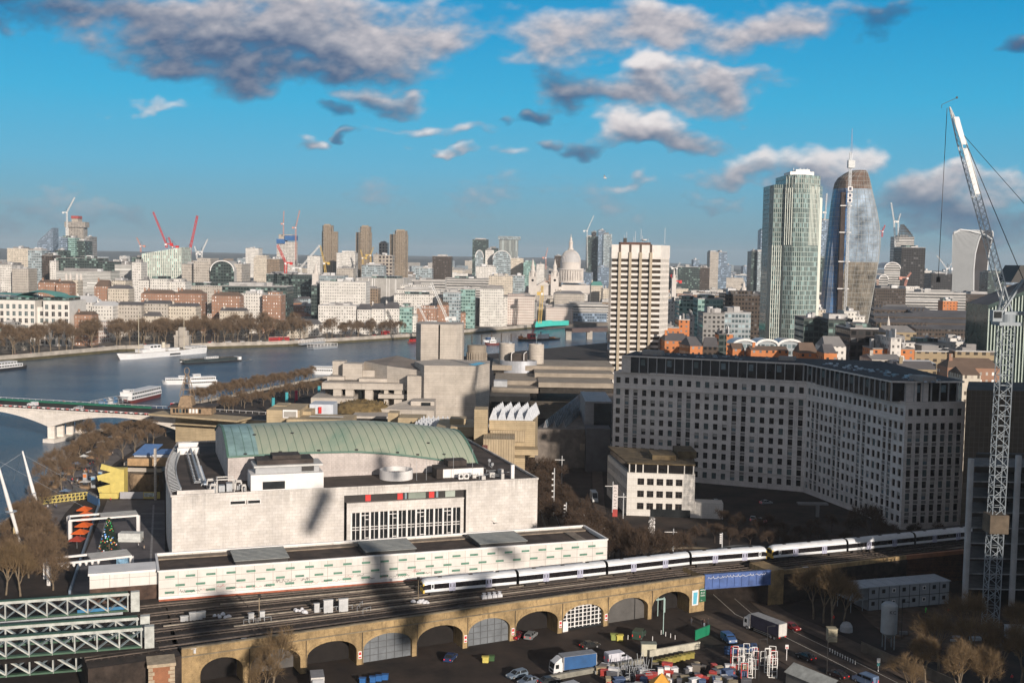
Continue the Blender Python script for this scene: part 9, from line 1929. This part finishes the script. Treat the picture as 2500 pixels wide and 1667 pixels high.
# rooftop timber cabins with blue roofs
o=thing('blue_roofed_cabin','timber rooftop cabin with stepped blue roofs above the yellow stair','cabin',G(345,1130,9));p=G(330,1142,10.3);b=MB();b.box((p.x-4,p.y+4,10.3),(p.x+10,p.y+10,12.8));b.obj('timber_fence',M('light timber',(.42,.27,.14),.8,.3,.6),o)
for(dx,dy,w,d_,z0_,z1_,z2_)in((-3,8,6,7,10.3,13.6,16.2),(3.5,8,5.5,5,10.3,14.0,14.8)):b=MB();x,y=p.x+dx,p.y+dy;b.prism([(x,y),(x+w,y),(x+w,y+d_),(x,y+d_)],z0_,z1_);b.obj('wall',M('cabin pale',(.50,.54,.60),.7,.15,.6),o);b=MB();b.face([(x-.4,y-.5,z1_),(x+w+.4,y-.5,z1_),(x+w+2,y+d_+.4,z2_),(x+1.5,y+d_+.4,z2_)]);b.face([(x-.4,y-.5,z1_-.15),(x+w+.4,y-.5,z1_-.15),(x+w+2,y+d_+.4,z2_-.15),(x+1.5,y+d_+.4,z2_-.15)][::-1]);b.obj('blue_roof',M('roof blue',(.10,.20,.42),.5,.12,.5),o)
for k in range(7):q=G(372+rt2.uniform(-40,5),1140,10.3);b=MB();
# market stalls and kiosks on the promenade
sc_=[((.45,.45,.45),'grey'),((.62,.62,.60),'white'),((.10,.10,.11),'black'),((.42,.06,.04),'red'),((.30,.20,.12),'wooden'),((.14,.20,.30),'blue')];sn={}
for px,py in sorted(((150,1172),(168,1158),(186,1146),(205,1128),(222,1118),(243,1104),(130,1190),(196,1178),(215,1152),(250,1092),(272,1080),(292,1068),(160,1215),(208,1192),(232,1180),(110,1215),(262,1110))):
    c_,nm=rt2.choice(sc_);sn[nm]=sn.get(nm,0)+1;p=G(px,py);o=thing('market_stall','%s roofed stall, %s such from the left along the promenade'%(nm,nth(sn[nm])),'stall',p,'promenade stalls');b=MB();b.box((p.x-1.6,p.y-1,0),(p.x+1.6,p.y+1,1.0));[b.bar((p.x+dx,p.y+dy,1),(p.x+dx,p.y+dy,2.4),.1)for dx in(-1.5,1.5)for dy in(-.9,.9)];b.obj('counter',M('stall timber',(.25,.16,.09),.8,.3,1),o);b=MB();ap_=(p.x,p.y,3.3);c=[(p.x+dx*1.9,p.y+dy*1.3,2.4)for dx,dy in((-1,-1),(1,-1),(1,1),(-1,1))];[b.face([c[i],c[(i+1)%4],ap_])for i in range(4)];b.obj('canopy',M('stall '+nm,c_,.7,.2,1),o)
for k,(px,py)in enumerate(((208,1182),(245,1178),(228,1190))):p=G(px,py);b=MB();b.box((p.x-.7,p.y-.4,0),(p.x+.7,p.y+.4,4.2));b.box((p.x-.6,p.y-.44,2.6),(p.x+.6,p.y-.4,3.8),1);tag(b.obj('advert_column',[M('column grey',(.40,.42,.44),.5,.1,1),R.choice((M('advert orange',(.65,.2,.06),.6),M('advert blue',(.2,.4,.6),.6)))]),'%s advertising column on the promenade near the yellow stair'%nth(k+1),'advert column','advertising columns')
for k in range(8):a_=G(72+k*5,1258-k*9.5);c=G(75+k*5,1252-k*9.5);b=MB();b.bar(a_+V((0,0,.5)),c+V((0,0,.5)),.3,1.0);tag(b.obj('river_railing',M('rail white',(.55,.55,.55),.6,.1,1)),'%s white railing panel from the bottom along the river edge'%nth(k+1),'railing','white railings at the river edge')
# banners on the terrace by the theatre
for k,(px,py,c_,nm)in enumerate(((720,980,(.50,.03,.08),'crimson'),(697,985,(.05,.35,.40),'teal'),(664,1000,(.05,.35,.40),'small teal'),(776,968,(.05,.35,.42),'pale teal'))):p=G(px,py+12);b=MB();b.bar(p,p+V((0,0,9)),.2);b.box((p.x,p.y-.1,3.5),(p.x+1.5,p.y+.1,9));tag(b.obj('flag_banner',M('banner '+nm,c_,.7,.1,1)),'%s upright banner among the trees left of the theatre'%nm,'banner')
# ---------------------------------------------------------------- street right of the hall: steps, light masts, elevated road
mb=MB();ra_=V((12,461,0));er_=[XBr(-160,0,0),XBr(-215,0,0)]
o=thing('elevated_road','dim elevated bridge road on concrete piers left of the big office','elevated road',XBr(-185,0,0));b=MB();b.face([XBr(-165,0,9.4),XBr(-230,0,8.6),XBr(-230,18,8.6),XBr(-165,18,9.4)][::1]);b.face([XBr(-165,-.1,7.8),XBr(-230,-.1,7.0),XBr(-230,-.1,9.6),XBr(-165,-.1,10.4)]);b.face([XBr(-165,0,7.8),XBr(-230,0,7.0),XBr(-230,18,7.0),XBr(-165,18,7.8)]);b.obj('deck',cs,o)
for s_ in(-175,-192,-212):b=MB();b.bar(XBr(s_,3,0),XBr(s_,3,7.5),1.4);b.obj('pier',cs,o)
o=thing('outdoor_stairs','two flights of outdoor concrete steps right of the hall','stairs',G(1330,1300));
for(pa,pb,z0_,z1_)in(((1352,1300),(1338,1262),0,3.2),((1338,1258),(1320,1222),3.2,6.4)):
    a_=G(*pa,z0_);c=G(*pb,z1_);b=MB();n=16;[b.box((a_.lerp(c,k/n).x-2.2,a_.lerp(c,k/n).y,a_.lerp(c,k/n).z-.4),(a_.lerp(c,k/n).x+2.2,a_.lerp(c,(k+1.2)/n).y,a_.lerp(c,(k+1)/n).z))for k in range(n)];b.obj('flight',M('step concrete',(.25,.21,.16),.9,.25,.6),o);b=MB();[b.bar(a_+V((s*2.2,0,1.1)),c+V((s*2.2,0,1.1)),.1)for s in(-1,1)];b.obj('handrail',steel,o)
for px,pt,pb,lab in((1351,1142,1285,'tallest slim white light mast right of the hall corner'),(1381,1226,1310,'second slim light mast over the white building end'),(1424,1255,1330,'third slim light mast above the white building corner'),(1473,1288,1350,'short slim light mast right of the white building corner'),(1762,1300,1352,'light mast with camera box beyond the train'),(1643,1290,1345,'cross armed lamp mast beyond the train'),(1371,1112,1180,'cross armed lamp mast in the dark street'),(1521,1203,1265,'lamp mast beside the small stone block'),(1495,1175,1250,'lamp mast behind the hanging banner')):
    B_=G(px,pb);hh=D(px,pt,B_.y).z;o=thing('light_mast',lab,'light mast',B_);b=MB();b.tube(B_,B_+V((0,0,hh)),.22,.16,8);b.obj('mast',M('mast white',(.50,.51,.52),.5,.1,1),o)
    if 'cross' in lab or 'beside' in lab or 'behind' in lab:b=MB();b.bar(B_+V((-2.6,0,hh*.85)),B_+V((1,0,hh*.85)),.2);b.obj('arm',white,o)
    else:
        for k in range(5):b=MB();z=hh*(.5+k*.1);b.box((B_.x-.75,B_.y-.3,z),(B_.x-.2,B_.y+.1,z+.4));b.obj('floodlight',white,o)
b=MB();p=G(1501,1268);b.box((p.x-.8,p.y-.12,3.5),(p.x+.8,p.y,11.5));b.box((p.x-.8,p.y-.12,1.0),(p.x+.8,p.y,3.4),1);o=tag(b.obj('hanging_banner',[M('banner white',(.68,.62,.60),.7,.1,1),M('banner red',(.42,.06,.05),.7,.2,1)]),'tall white and red banner with dark writing beside the small stone block','banner')
for k in range(7):b=MB();z=4.2+k*1.02;scribble(b,Matrix.Translation((p.x-.5,p.y-.14,0)),0,z,.9,.6,0,5,.09,0);q=b.obj('banner_writing',black,None);q.parent=o
b=MB();p=G(1590,1310);b.tube(p,p+V((0,0,6.2)),1.0,.8,14);
for k in range(90):a_=rt2.uniform(3.2,6.2);z=rt2.uniform(.5,6);b.box((p.x+.95*math.cos(a_)-.1,p.y+.98*math.sin(a_)-.1,z-.1),(p.x+.95*math.cos(a_)+.1,p.y+.98*math.sin(a_)+.1,z+.1),1)
tag(b.obj('fairy_light_column',[M('column dim',(.20,.19,.18),.8,.3,1),white]),'round column wrapped in pale lights before the small stone block','column')
b=MB();p=G(1838,1352);b.lathe([(9,0),(9,.7),(8.2,.7),(8.2,.3),(.1,.3)],36,(p.x,p.y,0),sx=1.2,sy=.9);tag(b.obj('round_planter',M('planter dim',(.16,.17,.17),.8,.2,.4)),'large round planter in the shade beyond the train','planter')
b=MB();p=G(1700,1362);b.lathe([(11,0),(11,.6),(10.3,.6),(10.3,.1)],36,(p.x,p.y,0),sx=1.2);tag(b.obj('round_kerb',M('planter brown',(.14,.115,.08),.8,.2,.4)),'curved brown kerb ring left of the round planter','kerb')
p=G(2000,1262);b=MB();b.box((p.x-7,p.y,4),(p.x+3,p.y+3,4.5));b.box((p.x-1,p.y,0),(p.x,p.y+1,4));tag(b.obj('entrance_canopy',M('canopy grey',(.20,.20,.20),.8,.1,1)),'grey entrance canopy in the inner corner of the big office','canopy')
for k,(px,py)in enumerate(((1870,1222),(1838,1262),(1855,1266),(1745,1220))):p=G(px,py+8);car('dim pale car, %s from the left in the shaded court of the big office'%nth(1+sorted((1870,1838,1855,1745)).index(px)),(.35,.40,.44),p,.3+k,'car','cars in the shaded court')
# gull flying and gull by the facade
gb2=MB();gb2.lathe([(.01,-.3),(.07,-.15),(.09,0),(.05,.18),(.01,.26)],8,(0,0,0))
def gull(label,pos,s,m,rz):
    o=thing('flying_gull',label,'bird',(0,0,0));b=MB();X=Matrix.Rotation(math.pi/2,4,'X');b.add(gb2,X);b.obj('body',m,o)
    for sg in(-1,1):b=MB();b.face([(0,.1,.02),(sg*.35,.12,.22),(sg*.38,-.08,.22),(0,-.1,.02)]);b.face([(sg*.35,.12,.22),(sg*.75,-.02,.12),(sg*.38,-.08,.22)]);b.face([(0,.1,0),(0,-.1,0),(sg*.38,-.08,.2),(sg*.35,.12,.2)]);b.obj('wing',m,o)
    o.location=pos;o.rotation_euler=(0,.4,rz);o.scale=(s,s,s)
gull('dark gull flying in front of the white hall wall',D(1206,1277,200),1.3,M('gull dark',(.08,.08,.08),.8,0),.4);gull('white gull high in the sky left of the banded tower',D(1477,435,150),.9,white,1.2)
# ---------------------------------------------------------------- unseen tubes added behind the viewer to cast the big wheel's soft shade
for k,(ta,tb2,dist,r_)in enumerate((((-38,345,25),(-37,345,16),470,2.0),((-52,324,18),(-57,322,6),470,2.4),((-34,272,16),(-31,272,6),405,2.5),((-30,266,8),(-22,240,4),395,3.6),((-8,268,8),(-14,252,6),380,2.4),((-6,283,13),(0,284,9),420,1.5),((-62,250,8),(-66,236,6),370,3.0))):
    A=V(ta)+sd*dist;B_=V(tb2)+sd*(dist+6);o=thing('wheel_shade_tube','%s unseen tube added to cast the big wheel shade'%nth(k+1),'wheel section',A,'sections of the big wheel');b=MB();b.tube(A,B_,r_,r_*.8,14);b.obj('shell',M('wheel steel',(.5,.5,.5),.4,.1,1),o)
# ---------------------------------------------------------------- thin winter air
b=MB();b.box((-15600,-15600,-6.6),(15600,15600,215));hz=b.obj('haze',[bpy.data.materials.new('haze')],kind='stuff')
m=hz.data.materials[0];m.use_nodes=True;T=m.node_tree;T.nodes.clear();pv=nd('ShaderNodeVolumePrincipled',T);ou=nd('ShaderNodeOutputMaterial',T)
pv.inputs['Color'].default_value=(.80,.90,1,1);pv.inputs['Density'].default_value=.000055;T.links.new(pv.outputs[0],ou.inputs['Volume'])
hz['label']='thin blue winter haze over the far city'
